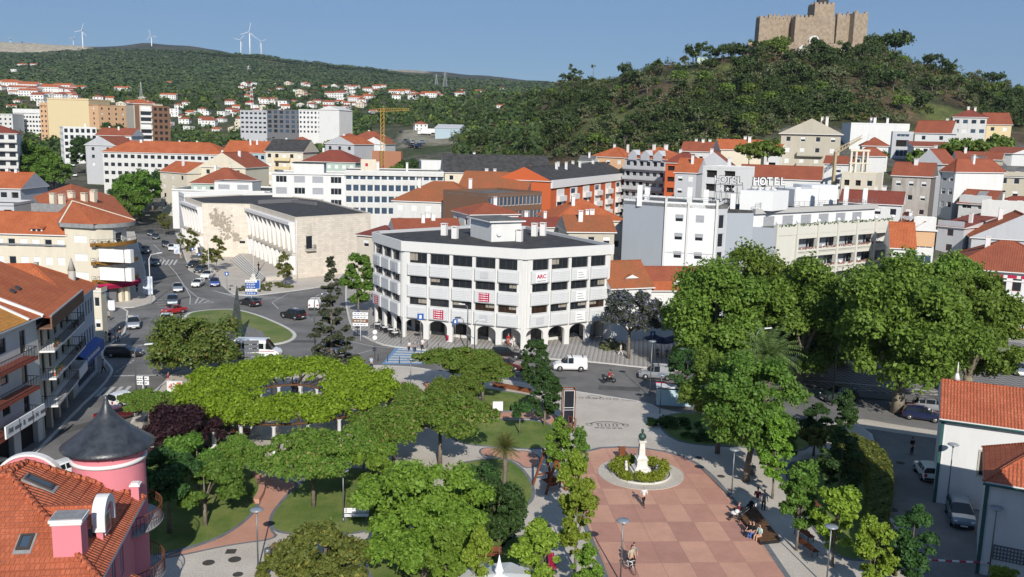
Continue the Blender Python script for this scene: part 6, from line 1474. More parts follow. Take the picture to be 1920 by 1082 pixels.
# ================================================================ VEGETATION
def leafmat(name,c1,c2,c3=None,tr=.35,rough=.55,p3=.9):
 m=bpy.data.materials.new(name); m.use_nodes=True; n=m.node_tree; n.nodes.clear(); out=n.nodes.new('ShaderNodeOutputMaterial')
 c1,c2,c3=[x and (x[0]*.92,x[1]*.97,x[2]*.92) for x in (c1,c2,c3)]
 ge=nd(n,'ShaderNodeNewGeometry'); oi=nd(n,'ShaderNodeObjectInfo')
 st=[(0,c1),(.55,c2)]+([(p3,c2),(min(p3+.02,1),c3)] if c3 else [(1,tuple(x*1.25 for x in c2))])
 c=ramp(n,ge.outputs['Random Per Island'],st)
 hs=nd(n,'ShaderNodeHueSaturation'); n.links.new(c,hs.inputs['Color']); n.links.new(mathn(n,'ADD',.488,mathn(n,'MULTIPLY',oi.outputs['Random'],.024)),hs.inputs['Hue']); n.links.new(mathn(n,'ADD',.85,mathn(n,'MULTIPLY',oi.outputs['Random'],.3)),hs.inputs['Value'])
 p=nd(n,'ShaderNodeBsdfPrincipled'); p.inputs['Roughness'].default_value=rough; p.inputs['Specular IOR Level'].default_value=.25; n.links.new(hs.outputs[0],p.inputs['Base Color'])
 t=nd(n,'ShaderNodeBsdfTranslucent'); k=nd(n,'ShaderNodeHueSaturation'); k.inputs['Value'].default_value=1.5; k.inputs['Hue'].default_value=.49; n.links.new(hs.outputs[0],k.inputs['Color']); n.links.new(k.outputs[0],t.inputs['Color'])
 mx=nd(n,'ShaderNodeMixShader'); mx.inputs[0].default_value=tr; n.links.new(p.outputs[0],mx.inputs[1]); n.links.new(t.outputs[0],mx.inputs[2]); n.links.new(mx.outputs[0],out.inputs[0])
 MATS[name]=m; return m
LF_PLANE=leafmat('plane_leaves',(.095,.16,.024),(.175,.25,.042))
LF_BRIGHT=leafmat('bright_maple_leaves',(.115,.205,.022),(.20,.31,.045))
LF_LIME=leafmat('lime_leaves',(.16,.24,.02),(.26,.33,.045))
LF_DARK=leafmat('dark_green_leaves',(.035,.075,.022),(.065,.125,.035))
LF_MID=leafmat('mid_green_leaves',(.08,.155,.025),(.14,.23,.04))
LF_PINE=leafmat('pergola_vine_leaves',(.14,.24,.015),(.25,.36,.03))
LF_MIMO=leafmat('mimosa_leaves',(.10,.17,.025),(.17,.25,.04),(.34,.25,.10),p3=.93)
LF_OLIVE=leafmat('olive_yellow_leaves',(.10,.125,.025),(.18,.19,.045),(.34,.28,.07),p3=.93)
LF_MAGN=leafmat('magnolia_leaves',(.065,.10,.02),(.135,.17,.035),(.22,.15,.05),tr=.2,rough=.4,p3=.95)
LF_FAR=leafmat('haze_paled_leaves',(.055,.08,.034),(.085,.11,.045),tr=.1)  # paler than the hill leaves, distance haze mixed into the colour
LF_PLUM=leafmat('purple_plum_leaves',(.03,.012,.016),(.055,.022,.028))
LF_JAC=leafmat('jacaranda_leaves',(.07,.09,.05),(.13,.14,.10),(.22,.20,.33),p3=.74)
LF_CON=leafmat('sparse_conifer_needles',(.04,.055,.03),(.075,.08,.045),tr=.15)
LF_PALM=leafmat('palm_fronds',(.08,.12,.035),(.15,.19,.06),tr=.2)
LF_HEDGE=leafmat('boxwood_hedge_leaves',(.14,.19,.02),(.26,.28,.035))
LF_HILL=leafmat('hill_oak_leaves',(.034,.056,.018),(.07,.098,.03),tr=.2)
LF_HILL2=leafmat('hill_olive_leaves',(.10,.11,.055),(.155,.165,.08),tr=.2)
LF_HILL3=leafmat('hill_bright_leaves',(.085,.13,.022),(.15,.20,.04),tr=.25)
LF_DRY=leafmat('dry_scrub_leaves',(.10,.065,.035),(.15,.105,.055),tr=.2)
BARK=mat('grey_brown_bark',(.14,.11,.085),(.23,.19,.15),scale=4,det=6,bump=.6)
BARKP=mat('pale_plane_bark',(.32,.28,.21),(.16,.13,.09),scale=2.2,det=5,bump=.4)
npr=np.random.default_rng(11)
def quads_mesh(name,C,N,S,m,asp=.62,smooth=False):
 """diamond leaf clumps at C facing N with size S"""
 n=len(C); r=npr.normal(size=(n,3)); U=np.cross(N,r); U/=np.linalg.norm(U,axis=1)[:,None]+1e-9; V=np.cross(N,U); V/=np.linalg.norm(V,axis=1)[:,None]+1e-9
 S=S[:,None]; B=N*S*.18
 P=np.stack([C-U*S+B*0,C-V*S*asp-B,C+U*S,C+V*S*asp-B],1).reshape(-1,3).astype(np.float32)
 me=bpy.data.meshes.new(name); me.vertices.add(4*n); me.vertices.foreach_set('co',P.ravel()); me.loops.add(4*n); me.loops.foreach_set('vertex_index',np.arange(4*n,dtype=np.int32))
 me.polygons.add(n); me.polygons.foreach_set('loop_start',np.arange(0,4*n,4,dtype=np.int32)); me.polygons.foreach_set('loop_total',np.full(n,4,np.int32)); me.materials.append(m); me.update(calc_edges=True); return me
def blobs(env,k,rb,seed,floor=-1,inner=.55):
 """env: (rx,ry,rz) ellipsoid; returns clump centres near its surface"""
 r=np.random.default_rng(seed); out=[]
 while len(out)<k:
  d=r.normal(size=3); d/=np.linalg.norm(d)
  if d[2]<floor: continue
  f=inner+(1-inner)*r.random()**.5; out.append((d[0]*env[0]*f,d[1]*env[1]*f,d[2]*env[2]*f,rb*(.5+1.0*r.random()**1.4)))
 return out
def cloud(bl,n,size,seed,cz=0,flat=1.,up=.25,top=None):
 r=np.random.default_rng(seed); B=np.array(bl); w=B[:,3]**2; idx=r.choice(len(B),n,p=w/w.sum())
 d=r.normal(size=(n,3)); d/=np.linalg.norm(d,axis=1)[:,None]
 d[:,2]=np.where(d[:,2]<-.35,-d[:,2]*.6,d[:,2])
 rad=(.30+.78*r.random(n)**.55)*B[idx,3]*(1+.25*np.sin(d[:,0]*5+idx)*np.cos(d[:,1]*6+idx*2)); C=B[idx,:3]+d*rad[:,None]*np.array([1,1,flat]); C[:,2]+=cz
 N=d+r.normal(size=(n,3))*.8+np.array([0,0,up]); N/=np.linalg.norm(N,axis=1)[:,None]
 return C,N,size*(.6+.8*r.random(n))
def tree_proto(name,label,env,cz,k,rb,n,leaf,lm,tr,seed,bark=BARK,flat=1.,floor=-.6,inner=.5,limbs=6,up=.25,lean=0,cat='tree',extra=None):
 """env crown radii, cz crown centre height, tr trunk radius"""
 o=empty(name,(0,0,0),0,label,cat); bl=blobs(env,k,rb,seed,floor,inner)
 if extra: bl+=extra
 C,N,S=cloud(bl,n,leaf,seed+1,cz,flat,up); link('crown',quads_mesh('crown',C,N,S,lm),o)
 t=MB(); rr=random.Random(seed); fz=max(cz-env[2]*.75,cz*.35)
 t.tube([(0,0,-.2),(lean*.3,.0,fz*.5),(lean,.05,fz)],[tr*1.35,tr,tr*.82],bark,9)
 big=sorted(bl,key=lambda b:-b[3])[:max(limbs,3)*2]
 for i in range(limbs):
  b=big[rr.randrange(len(big))]; m1=(b[0]*.35+lean,b[1]*.35,fz+(cz+b[2]-fz)*.45); t.tube([(lean,.05,fz-.15),m1,(b[0]*.9,b[1]*.9,cz+b[2]*.9)],[tr*.6,tr*.38,tr*.1],bark,6,cap=False)
 t.tube([(lean,.05,fz-.1),(lean*.5,0,cz+env[2]*.5)],[tr*.8,tr*.15],bark,7,cap=False)
 t.build('trunk',o); return o
def place(p,u,v,sc,label,z=.12,rz=None,group=None,cat=None):
 x,y=G(u,v,z); return put(p,USED,(x,y,z),rnd.random()*6.28 if rz is None else rz,sc,label,group,cat)
def uni(name,label,u,v,env,cz,k,rb,n,leaf,lm,tr,seed,z=.12,xy=None,**kw):
 o=tree_proto(name,label,env,cz,k,rb,n,leaf,lm,tr,seed,**kw); x,y=xy or G(u,v,z); o.location=(x,y,z); return o
def crown_at(u,v,D):            # helper: world x,z of a crown centre
 return AD(u,v,D)
def plane(label,u,v,D,ru,rv,seed,n=15000,tu=None,lean=0):
 x,y,z=AD(u,v,D); rx=ru/FOC*D*1.06; rz=rv/FOC*D*1.04
 o=tree_proto('plane_tree',label,(rx*.9,rx*.9,rz*.9),z-.12,64,rx*.27,n*3,.23,LF_PLANE,.62,seed,bark=BARKP,floor=-.75,inner=.45,limbs=9)
 o.location=(x,y,.12); return o
plane('large plane tree in front of the grey and white hotel wall, leftmost of the row',1345,610,112,95,108,31)
plane('tall plane tree with its top against the hotel balconies',1432,585,118,100,125,32,17000)
plane('plane tree behind the feathery palm in the middle of the row',1510,610,110,80,115,33,12000)
plane('plane tree in front of the hotel balconies, between two taller ones',1585,612,119,62,92,34,12000)
plane('tallest plane tree with a pale trunk beside the parked navy car',1698,618,98,118,135,35,20000)
plane('rightmost plane tree in front of the building with dark red windows',1825,625,103,85,118,36,14000)
plane('plane tree low behind the right end of the row',1770,560,116,70,75,37,9000)
uni('magnolia_tree','dense olive brown magnolia tree beside the white minibus',366,706,(4.9,4.7,3.1),3.9,70,1.2,26000,.18,LF_MAGN,.28,41,floor=-.8,inner=.2)
uni('maple_tree','large bright green maple in the lower middle of the park',800,1085,(4.6,4.1,3.8),4.5,70,.85,52000,.15,LF_BRIGHT,.34,42,floor=-.9,inner=.15)
uni('maple_tree','smaller bright green tree left behind the large maple',716,955,(2.2,2.1,2.3),3.0,30,.6,12000,.15,LF_BRIGHT,.16,43,floor=-.9)
uni('laurel_tree','dark glossy tree between the large maple and the palm lawn',934,1012,(1.8,1.7,2.0),2.4,40,.6,12000,.14,LF_DARK,.18,44,floor=-.9)
uni('laurel_tree','dark round tree top behind the large maple, upper one beside the palm lawn',902,968,(1.4,1.4,1.6),2.6,30,.45,7000,.13,LF_DARK,.16,45,floor=-.9)
mim=tree_proto('mimosa_tree','',(4.6,4.6,1.5),4.4,60,.95,26000,.13,LF_MIMO,.16,46,flat=.55,floor=-.3,inner=.2,limbs=8)
mim2=tree_proto('mimosa_tree','',(4.3,4.3,1.7),4.0,55,.9,24000,.13,LF_MIMO,.17,47,flat=.6,floor=-.3,inner=.2,limbs=8)
place(mim,588,950,(.92,.92,1.0),'flat topped mimosa tree with pinkish tips on the left lawn, straight pale trunk')
place(mim2,447,922,(.5,.5,.78),'small round mimosa tree with orange tips left of the terracotta path')
for u,v,s,l in ((825,872,(1.1,1.1,1.05),'wide mimosa tree with pinkish flower tips in the park centre'),(682,905,(.7,.7,.8),'green spreading tree between the pergola and the large maple'),(738,885,(.85,.85,.92),'mid green mimosa tree filling the gap right of the pergola front'),(752,800,(.5,.5,.75),'small mimosa tree with brown seed tips right of the pergola'),
  (850,795,(.62,.62,.85),'mimosa tree left of the white information panel'),(345,802,(.7,.7,.55),'low bright spreading tree at the street corner above the dark plum'),
  (430,802,(.55,.55,.5),'low spreading tree touching the left end of the pergola'),(280,800,(.6,.6,.6),'low spreading bush tree beside the street behind the turret'),(849,742,(1.0,.9,.95),'bright spreading tree at the avenue left of the dark cypress trees'),(905,752,(.85,.85,.85),'brownish spreading tree with orange tips at the avenue')):
 place(rnd.choice([mim,mim2]),u,v,s,l)
uni('plum_tree','dark purple plum tree behind the turret',340,890,(3.9,3.0,2.1),3.4,40,.8,18000,.14,LF_PLUM,.2,48,floor=-.8)
uni('park_tree','green tree on the shaded lawn beside the turret',385,985,(2.5,2.3,1.7),3.3,34,.65,14000,.14,LF_MID,.14,49,flat=.7,floor=-.5)
uni('park_tree','dark green tree in the turret shadow beside the pink wall',318,1000,(2.5,2.3,1.7),4.4,34,.65,14000,.14,LF_DARK,.14,50,flat=.7,floor=-.5)
uni('park_tree','green tree top just right of the turret above the round balcony',372,935,(2.3,2.1,1.5),3.6,34,.6,12000,.14,LF_MID,.14,51,flat=.7,floor=-.5)
uni('cypress_lime_tree','dark green pyramid shaped tree at the avenue, nearer one left of the steel display frame',1021,798,(1.55,1.55,2.8),3.5,80,.34,17000,.12,LF_DARK,.12,52,floor=-.95)
uni('cypress_lime_tree','dark green pyramid shaped tree at the avenue in front of the arcade corner pillar',1003,745,(1.65,1.65,3.1),4.0,80,.36,17000,.12,LF_DARK,.12,53,floor=-.95)
uni('ball_tree','little round headed tree on the upper lawn',974,814,(.9,.9,.75),2.7,14,.35,2500,.13,LF_DARK,.06,54,floor=-.9)
uni('linden_tree','dark green tree beside the glass bus shelter',1285,765,(2.0,2.0,2.7),3.9,60,.45,15000,.13,LF_DARK,.14,55,floor=-.9)
uni('jacaranda_tree','grey purple jacaranda in front of the office block corner',1178,672,(4.3,3.8,3.1),6.1,48,.9,16000,.17,LF_JAC,.2,56,floor=-.8,inner=.4)
uni('park_tree','large light green tree rising over the right side of the plaza',1398,902,(4.2,3.8,4.0),7.1,64,.95,32000,.16,LF_OLIVE if 0 else LF_MID,.27,57,floor=-.9,lean=.5,inner=.45)
o=uni('park_tree','yellowish green crown leaning beside the feathery palm',1345,850,(3.3,3,3.3),6.6,44,.8,20000,.16,LF_LIME if 0 else LF_PLANE,.2,58,floor=-.9)
colm=[tree_proto('young_tree','',(1.12,1.12,2.75),3.9,56,.33,8200,.115,m,.08,60+i,floor=-.95,inner=.3) for i,m in enumerate((LF_BRIGHT,LF_LIME,LF_MID,LF_DARK))]
def yt(i,u,v,sw,sh,l): place(colm[i],u,v,(sw,sw,sh),l)
yt(0,1050,915,1.0,.95,'young bright green tree right of the palm lawn above the wooden swing frame')
yt(1,1072,1002,.8,1.05,'yellow green young tree at the left edge of the plaza')
yt(2,1085,925,.6,.9,'slender young tree touching the left lamp of the plaza')
yt(1,1078,1070,1.05,1.05,'full yellow green young tree at the left edge of the plaza near the bottom')
yt(0,835,1150,.95,.9,'young light green tree top at the bottom edge left of the marquee')
yt(1,895,1160,.7,.95,'narrow light green tree top before the white marquee')
yt(1,1003,1150,1.1,.95,'light green young tree over the right side of the white marquee')
yt(0,1095,1150,.8,.7,'low light green tree top at the bottom edge right of the marquee')
yt(0,1448,935,1.15,1.1,'bright young tree right of the large plaza tree')
yt(2,1493,1032,1.15,1.05,'young green tree beside the wooden platform with seated people')
yt(1,1560,1062,1.15,1.0,'yellow green young tree right of the wooden platform')
yt(3,1570,955,1.45,1.05,'dark green full young tree against the hedge')
yt(3,1580,832,1.0,.85,'dark green cone shaped tree near the parked grey van')
yt(3,1525,855,1.3,.8,'dark green tree between the large plaza tree and the cone shaped tree')
yt(1,1632,1128,1.0,.9,'yellowish young tree at the bottom edge by the hedge end')
yt(3,1700,1122,1.15,1.0,'dark green young tree beside the red and white barrier')
yt(2,1470,880,.9,.75,'small green tree behind the bright young tree right of the plaza')
yt(1,1880,1150,.8,.5,'yellow green bush top at the bottom edge by the lower white house')
yt(0,1250,1170,.7,.3,'small bright bush at the bottom edge of the plaza')
uni('strawberry_tree','small brownish green tree with crooked stems beside the path right of the plaza',1537,868,(1.6,1.4,1.0),2.6,14,.55,3000,.17,LF_OLIVE,.09,70,floor=-.4)
uni('park_tree','olive yellow tree at the bottom left of the park',610,1105,(2.6,2.4,2.0),2.3,40,.7,17000,.14,LF_OLIVE,.18,71,floor=-.9)
uni('park_tree','small olive tree left of the bottom olive yellow tree',545,1085,(1.1,1.0,1.1),1.5,20,.4,5000,.13,LF_OLIVE,.1,72,floor=-.9)
uni('garden_bush','small brown green bush beside the park lamp at the bottom',497,1085,(.55,.5,.9),.85,12,.3,1800,.12,LF_OLIVE,.04,73,floor=-.95,cat='bush')
rr=random.Random(5); cone=[]
for k in range(120):
 z=rr.uniform(1.6,14.6); q=(1-z/15.6)*3.5*rr.uniform(.25,1.05); a=rr.random()*6.28; cone.append((q*math.cos(a),q*math.sin(a),z-7.4-q*.12,.22+.4*(1-z/16)))
o=uni('cedar_tree','tall sparse drooping conifer between the roundabout and the office block',622,700,(.4,.4,7.2),7.4,4,.2,15000,.15,LF_CON,.2,75,floor=-.95,inner=.15,limbs=0,up=-.2,flat=.6,extra=cone)
t=MB()
for q in cone[::2]: t.tube([(0,0,q[2]+7.7),(q[0],q[1],q[2]+7.4)],[.05,.015],BARK,4,cap=False)
t.build('branches',o)
uni('street_tree','bright green tree at the left corner of the arcaded office block',672,588,(2.7,2.5,4.1),5.7,50,.7,17000,.19,LF_MID,.15,76,floor=-.9)
sap=tree_proto('street_tree','',(1.5,1.5,2.9),4.2,40,.4,3200,.16,LF_OLIVE,.07,77,floor=-.9,inner=.2)
for u,v,s,l in ((533,540,(1.0,1.0,.95),'young tree in front of the limestone wall beside the low shrubs'),(407,510,(1.15,1.15,1.05),'thin young tree on the forecourt left of the steps'),(360,488,(1.0,1.0,1.0),'young street tree before the relief wall'),(385,505,(.8,.8,.6),'short sapling beside the white parked car'),
  (309,442,(1.1,1.1,.9),'bushy sapling on the pavement near the far zebra crossing'),(318,400,(1.2,1.2,1.0),'sapling left of the court annexe'),(340,470,(.7,.7,.6),'small sapling by the advertising panel')):
 place(sap,u,v,s,l,z=.12)
bt=tree_proto('street_tree','',(5.2,5.2,4.6),7.2,50,1.2,11000,.3,LF_MID,.3,78,floor=-.8)
bt2=tree_proto('street_tree','',(5.2,5.2,4.6),7.2,50,1.2,11000,.3,LF_DARK,.3,79,floor=-.8)
for p,u,v,D,s,l in ((bt,262,392,275,1.25,'broad street tree in the middle of the long street'),(bt2,285,355,300,1.1,'darker street tree behind the broad one in the long street'),(bt2,236,350,290,.9,'brownish green street tree left of the broad one'),(bt2,162,305,390,1.3,'round dark green tree at the far end of the street'),
  (bt,60,318,330,1.5,'very large bright tree behind the orange roofs on the left'),(bt,100,325,320,1.2,'bright tree right of the very large one behind the orange roofs'),(bt,28,322,325,1.2,'bright tree at the left of the very large one behind the orange roofs'),(bt2,62,275,380,1.2,'dark pointed tree above the very large bright tree'),(bt,150,365,262,.5,'bushy tree at the corner of the orange roofed apartments'),
  (bt,430,330,255,.8,'tree top in front of the hipped red roof left of the school'),(bt,240,395,262,.9,'street tree by the parking sign'),(bt2,765,295,350,.9,'dark tree beside the crane site wall'),(bt,745,298,345,.8,'brighter small tree beside the crane site wall'),
  (bt,195,215,520,1.2,'dark tree right of the yellow tower'),(bt2,212,222,500,1.3,'dark tree between the yellow tower and the brown tower')):
 x,y,z=AD(u,v,D); g=TH(x,y); put(p,USED,(x,y,g-.2),rnd.random()*6,s,l)
gt=tree_proto('garden_tree','',(2.6,2.6,2.0),2.6,22,.9,1500,.38,LF_HILL3,.12,80,floor=-.8)
for u,v,D,s,l in ((1795,285,262,1.5,'leafy garden tree below the grey flats'),(1820,287,258,1.6,'second leafy garden tree below the grey flats'),(1637,300,246,1.1,'small garden bush tree behind the tower house'),(1720,300,250,1.1,'garden palm like bush between the white houses'),(1440,285,240,1.3,'low garden shrubs before the low cream house'),(1405,290,238,1.2,'low hedge tree left of the white porch house'),
  (1195,392,178,.8,'small bush on the orange pyramid roofed house courtyard'),(1870,275,290,1.5,'garden tree below the yellow end house')):
 x,y,z=AD(u,v,D); put(gt,USED,(x,y,z-2.2*s),rnd.random()*6,s,l)
def palm(name,label,h,nf,L_,lm,tr,seed,fan=False,droop=1.):
 o=empty(name,(0,0,0),0,label,'palm'); r=random.Random(seed); t=MB(); t.tube([(0,0,-.1),(.05,0,h*.5),(0,0,h)],[tr*1.3,tr,tr*1.15],BARK,10); t.build('trunk',o)
 C=[];N=[];S=[];vs=[];fs=[]
 for i in range(nf):
  a=i*2.399; el=R(80-100*(i/nf)*1.0); l=L_*r.uniform(.85,1.1); px_=Vector((0,0,h)); d=Vector((math.cos(a)*math.cos(el),math.sin(a)*math.cos(el),math.sin(el))); seg=9
  side=Vector((-math.sin(a),math.cos(a),0)); prev=px_
  for k in range(seg):
   q=prev+d*l/seg; d=(d+Vector((0,0,-.13*droop))).normalized()
   if fan and k<seg*.45: prev=q; continue
   w=(.30 if not fan else .62)*L_*(.35+.65*math.sin(pi*(k+.6)/seg))*.55; n_=side.cross(d).normalized()
   for s_ in (-1,1):
    for j in range(2):
     b0=prev.lerp(q,j*.5); b1=b0+(q-prev)*.32; tip=b0+side*s_*w+d*w*.6-Vector((0,0,w*.35))
     i0=len(vs); vs+=[tuple(b0),tuple(b1),tuple(tip)]; fs.append((i0,i0+1,i0+2))
   prev=q
 me=bpy.data.meshes.new('fronds'); me.from_pydata(vs,[],fs); me.materials.append(lm); link('fronds',me,o); return o
o=palm('fan_palm','small fan palm on the round lawn left of the plaza',4.1,90,1.5,leafmat('fan_palm_leaves',(.09,.12,.03),(.17,.19,.05),(.26,.17,.07),tr=.2,p3=.85),.17,5,droop=.6); o.location=(*G(945,926,.12),.12)
o=palm('date_palm','feathery date palm with long arching fronds among the plane trees',7.6,70,4.1,LF_PALM,.35,6,droop=1.25); x,y,z=AD(1440,690,91); o.location=(x,y,.12)
pgx,pgy=G(541,738,3.6); PZ=3.6
pg=empty('pergola',(pgx,pgy,.12),0,'ring shaped white pergola carrying a thick bright green vine','pergola')
t=MB(); Ro,Ri=9.7,3.5
for rr_ in (Ro,Ri): t.lathe([(rr_-.1,PZ-.28),(rr_+.1,PZ-.28),(rr_+.1,PZ-.1),(rr_-.1,PZ-.1),(rr_-.1,PZ-.28)],WOODM,48)
for i in range(36): a=i*2*pi/36; t.beam(((Ri+.3)*math.cos(a),(Ri+.3)*math.sin(a),PZ-.1),(Ro*math.cos(a),Ro*math.sin(a),PZ-.1),.1,.14,WOODM)
t.build('ring_beam',pg); cm_=MB(); cm_.box(-.28,-.28,0,.28,.28,.7,W_WTRIM); cm_.lathe([(.2,.7),(.17,PZ-.45),(.24,PZ-.35),(.24,PZ-.28)],W_WTRIM,14); cme=cm_.mesh('column')
for rr_,n in ((Ro,20),(Ri,10)):
 for i in range(n): a=(i+.35)*2*pi/n; link('column',cme,pg,(rr_*math.cos(a),rr_*math.sin(a),0))
r=np.random.default_rng(91); bl=[]
for i in range(520):
 a=r.random()*2*pi; q=Ri-.35+(Ro-Ri+1.1)*math.sqrt(r.random()); e=min(q-Ri,Ro-q); bl.append((q*math.cos(a),q*math.sin(a),PZ+(.35 if e>.8 else .2)+.75*r.random(),.35+.75*r.random()))
C,N,S=cloud(bl,70000,.145,92,0,.7,.2); vine=link('vine',quads_mesh('vine',C,N,S,LF_PINE),None,(pgx,pgy,.12)); vine.parent=pg; vine.location=(0,0,0)
def shrub(label,u,v,rx,ry,h,lm,n,seed,leaf=.13,z=.15,name='shrub',cat='shrub',group=None,rz=0):
 o=empty(name,(*G(u,v,z),z),rz,label,cat,group); bl=blobs((rx,ry,h),26,min(rx,ry,h)*.42,seed,-.1,.35); C,N,S=cloud(bl,n,leaf,seed+1,0.05); link('foliage',quads_mesh('foliage',C,N,S,lm),o); return o
shrub('dark shrub beside the pergola steps',745,742,1.6,1.6,1.3,LF_OLIVE,3500,101)
shrub('shrub mass right of the pergola under the mimosa',730,785,2.4,1.4,1.0,LF_MID,3500,102)
shrub('reddish shrub bed behind the street poster',345,745,2.6,1.2,.8,LF_OLIVE,3500,103)
shrub('low grey green border planting at the tip of the court pavement',470,545,4.5,1.6,.7,LF_HILL2,4500,104,name='border_planting')
shrub('low red green border planting left of the young tree by the court',515,538,4.0,1.5,.7,LF_OLIVE,4000,105,name='border_planting')
for i,(u,l) in enumerate(((500,'left of three'),(507,'middle of three'),(516,'right of three'))): shrub('round shrub at the foot of the court colonnade, '+l,u,486+i*4,1.5,1.3,1.6,LF_DARK,1500,106+i,.2)
shrub('dark shrubs in the bed by the bus shelter',1265,800,2.8,1.3,.9,LF_DARK,4500,110); shrub('low dark shrubs under the large plaza tree, left part',1320,822,2.8,1.1,.6,LF_DARK,3500,111)
shrub('pale shrub at the foot of the jacaranda',1148,655,1.8,1.,1.6,LF_HILL2,2500,112)
shrub('little clump of dry plants by the bottom left park lamp',530,1040,1.,.8,.9,LF_DRY,1500,113)
def hedge(label,pts,wd,h,lm,n,seed,z=.12,name='hedge',leaf=.12):
 P=[Vector(q) for q in chaik(px(pts,z),2,False)]; r=np.random.default_rng(seed); o=empty(name,(P[0].x,P[0].y,z),0,label,'hedge'); cum=[0]
 for i in range(len(P)-1): cum.append(cum[-1]+(P[i+1]-P[i]).length)
 C=[];N=[]
 for k in range(n):
  s=r.random()*cum[-1]; i=min(int(np.searchsorted(cum,s))-1,len(P)-2); i=max(i,0); t_=(s-cum[i])/max(cum[i+1]-cum[i],1e-6); q=P[i].lerp(P[i+1],t_); d=(P[i+1]-P[i]).normalized(); sd_=Vector((-d.y,d.x)); f=s/cum[-1]; w_=wd(f)/2; hh=h(f)
  a=r.random()*(2*hh+2*w_)
  if a<hh: off_=-w_; zz=a; nn=(-sd_.x,-sd_.y,.2)
  elif a<hh+2*w_: off_=a-hh-w_; zz=hh; nn=(0,0,1)
  else: off_=w_; zz=a-hh-2*w_; nn=(sd_.x,sd_.y,.2)
  bump=.09*math.sin(s*3.1+off_*4)+.07*r.normal(); p=q+sd_*off_; C.append((p.x-P[0].x+nn[0]*bump,p.y-P[0].y+nn[1]*bump,zz+nn[2]*bump)); N.append(nn)
 C=np.array(C);N=np.array(N)+r.normal(size=(n,3))*.4; N/=np.linalg.norm(N,axis=1)[:,None]; link('foliage',quads_mesh('foliage',C,N,leaf*(.6+.8*r.random(n)),lm),o)
 t=MB(); L_=[];R_=[]
 for i,p in enumerate(P): d=(P[min(i+1,len(P)-1)]-P[max(i-1,0)]).normalized(); s_=Vector((-d.y,d.x))*(wd(cum[i]/cum[-1])/2-.15); L_.append(tuple(p+s_-P[0])); R_.append(tuple(p-s_-P[0]))
 hm=mat('inner_hedge_twigs',(.03,.04,.015))
 for i in range(len(P)-1):
  hh=h(cum[i]/cum[-1])-.15; h2=h(cum[i+1]/cum[-1])-.15; t.face([(*L_[i],hh),(*R_[i],hh),(*R_[i+1],h2),(*L_[i+1],h2)],hm); t.face([(*L_[i],0),(*L_[i],hh),(*L_[i+1],h2),(*L_[i+1],0)],hm); t.face([(*R_[i],0),(*R_[i+1],0),(*R_[i+1],h2),(*R_[i],hh)],hm)
 t.build('inner_twigs',o); return o
hedge('tall clipped curved hedge between the long lawn and the dark lane',[(1560,860),(1600,868),(1630,885),(1648,915),(1646,960),(1640,1000),(1650,1045),(1665,1080)],lambda f:2.2-1.1*f,lambda f:2.6-1.2*f,LF_OLIVE,26000,121)
t=empty('monument_hedge',(STX,STY,.17),0,'ring of yellow green clipped bushes around the monument','hedge'); bl=[]
r=np.random.default_rng(131)
for i in range(90):
 a=r.random()*2*pi; q=1.35+1.25*math.sqrt(r.random()); bl.append((q*math.cos(a),q*math.sin(a),.30+.25*r.random(),.32+.16*r.random()))
C,N,S=cloud(bl,17000,.085,132); link('foliage',quads_mesh('foliage',C,N,S,LF_HEDGE),t)
m_=MB(); m_.lathe([(2.75,0),(2.75,.16),(2.6,.16),(2.6,0)],KERB,48); m_.build('planter_rim',t)
# ================================================================ HILL TREES
def hill_proto(seed,lm,w,h,n,leaf,tr=.16):
 return tree_proto('hill_tree','',(w,w,h),h*1.05+.8,16,w*.36,int(n*2.1),leaf*.7,lm,tr,seed,limbs=3,floor=-.7,inner=.4)
HP=[hill_proto(200,LF_HILL,3.4,2.7,330,.62),hill_proto(201,LF_HILL,2.8,3.4,300,.6),hill_proto(202,LF_HILL2,2.6,2.1,260,.52),hill_proto(203,LF_HILL3,2.8,2.5,280,.55),hill_proto(204,LF_HILL,4.2,3.4,420,.7),hill_proto(205,LF_HILL2,2.2,2.8,230,.5),hill_proto(206,LF_DRY,2.0,1.5,160,.5)]
BARE=tree_proto('hill_tree','',(1.4,1.4,1.2),8.2,7,.6,110,.42,LF_HILL2,.16,207,limbs=4,inner=.3)
HL=['dense dark green tree on the castle hill','upright dark green tree on the castle hill','grey green olive like tree on the castle hill','bright green tree on the castle hill','large dark crowned tree on the castle hill','narrow grey green tree on the castle hill','dry brown bush on the castle hill']
rr=random.Random(77); hpts=[]
def hillplace(u,v,i,s,d0=205,mind=4.5):
 h=HIT(u,v,d0,800)
 if not h or h[1]<d0*1.03: return False
 if any(abs(h[0]-q[0])<mind and abs(h[1]-q[1])<mind for q in hpts) or any((h[0]-q[0])**2+(h[1]-q[1])**2<90 for q in used_pts): return False
 hpts.append(h); put(HP[i],USED,(h[0],h[1],h[2]-.3),rr.random()*6,s,HL[i].split(' on ')[0]+hz_(u,v),HL[i].split(' on ')[0]+'s of the castle slope','tree'); return True
def hb(u):  # top and bottom of the castle hill in the picture
 return np.interp(u,[860,1000,1100,1250,1400,1440,1600,1640,1750,1850,1920],[215,160,135,108,100,98,98,92,92,128,150]),np.interp(u,[860,1000,1100,1250,1400,1500,1600,1700,1750,1800,1920],[300,300,285,278,262,225,222,222,205,200,235])
def hz_(u,v):
 a,b_=hb(u); f=(v-a)/(b_-a)
 return (' on the crest ' if f<.16 else ' high on the slope ' if f<.4 else ' on the middle slope ' if f<.7 else ' at the foot ')+('at the far left' if u<1040 else 'of the left hill shoulder' if u<1200 else 'left of the castle' if u<1400 else 'straight below the castle' if u<1640 else 'right of the castle' if u<1800 else 'at the far right')
cnt=0
u=1000
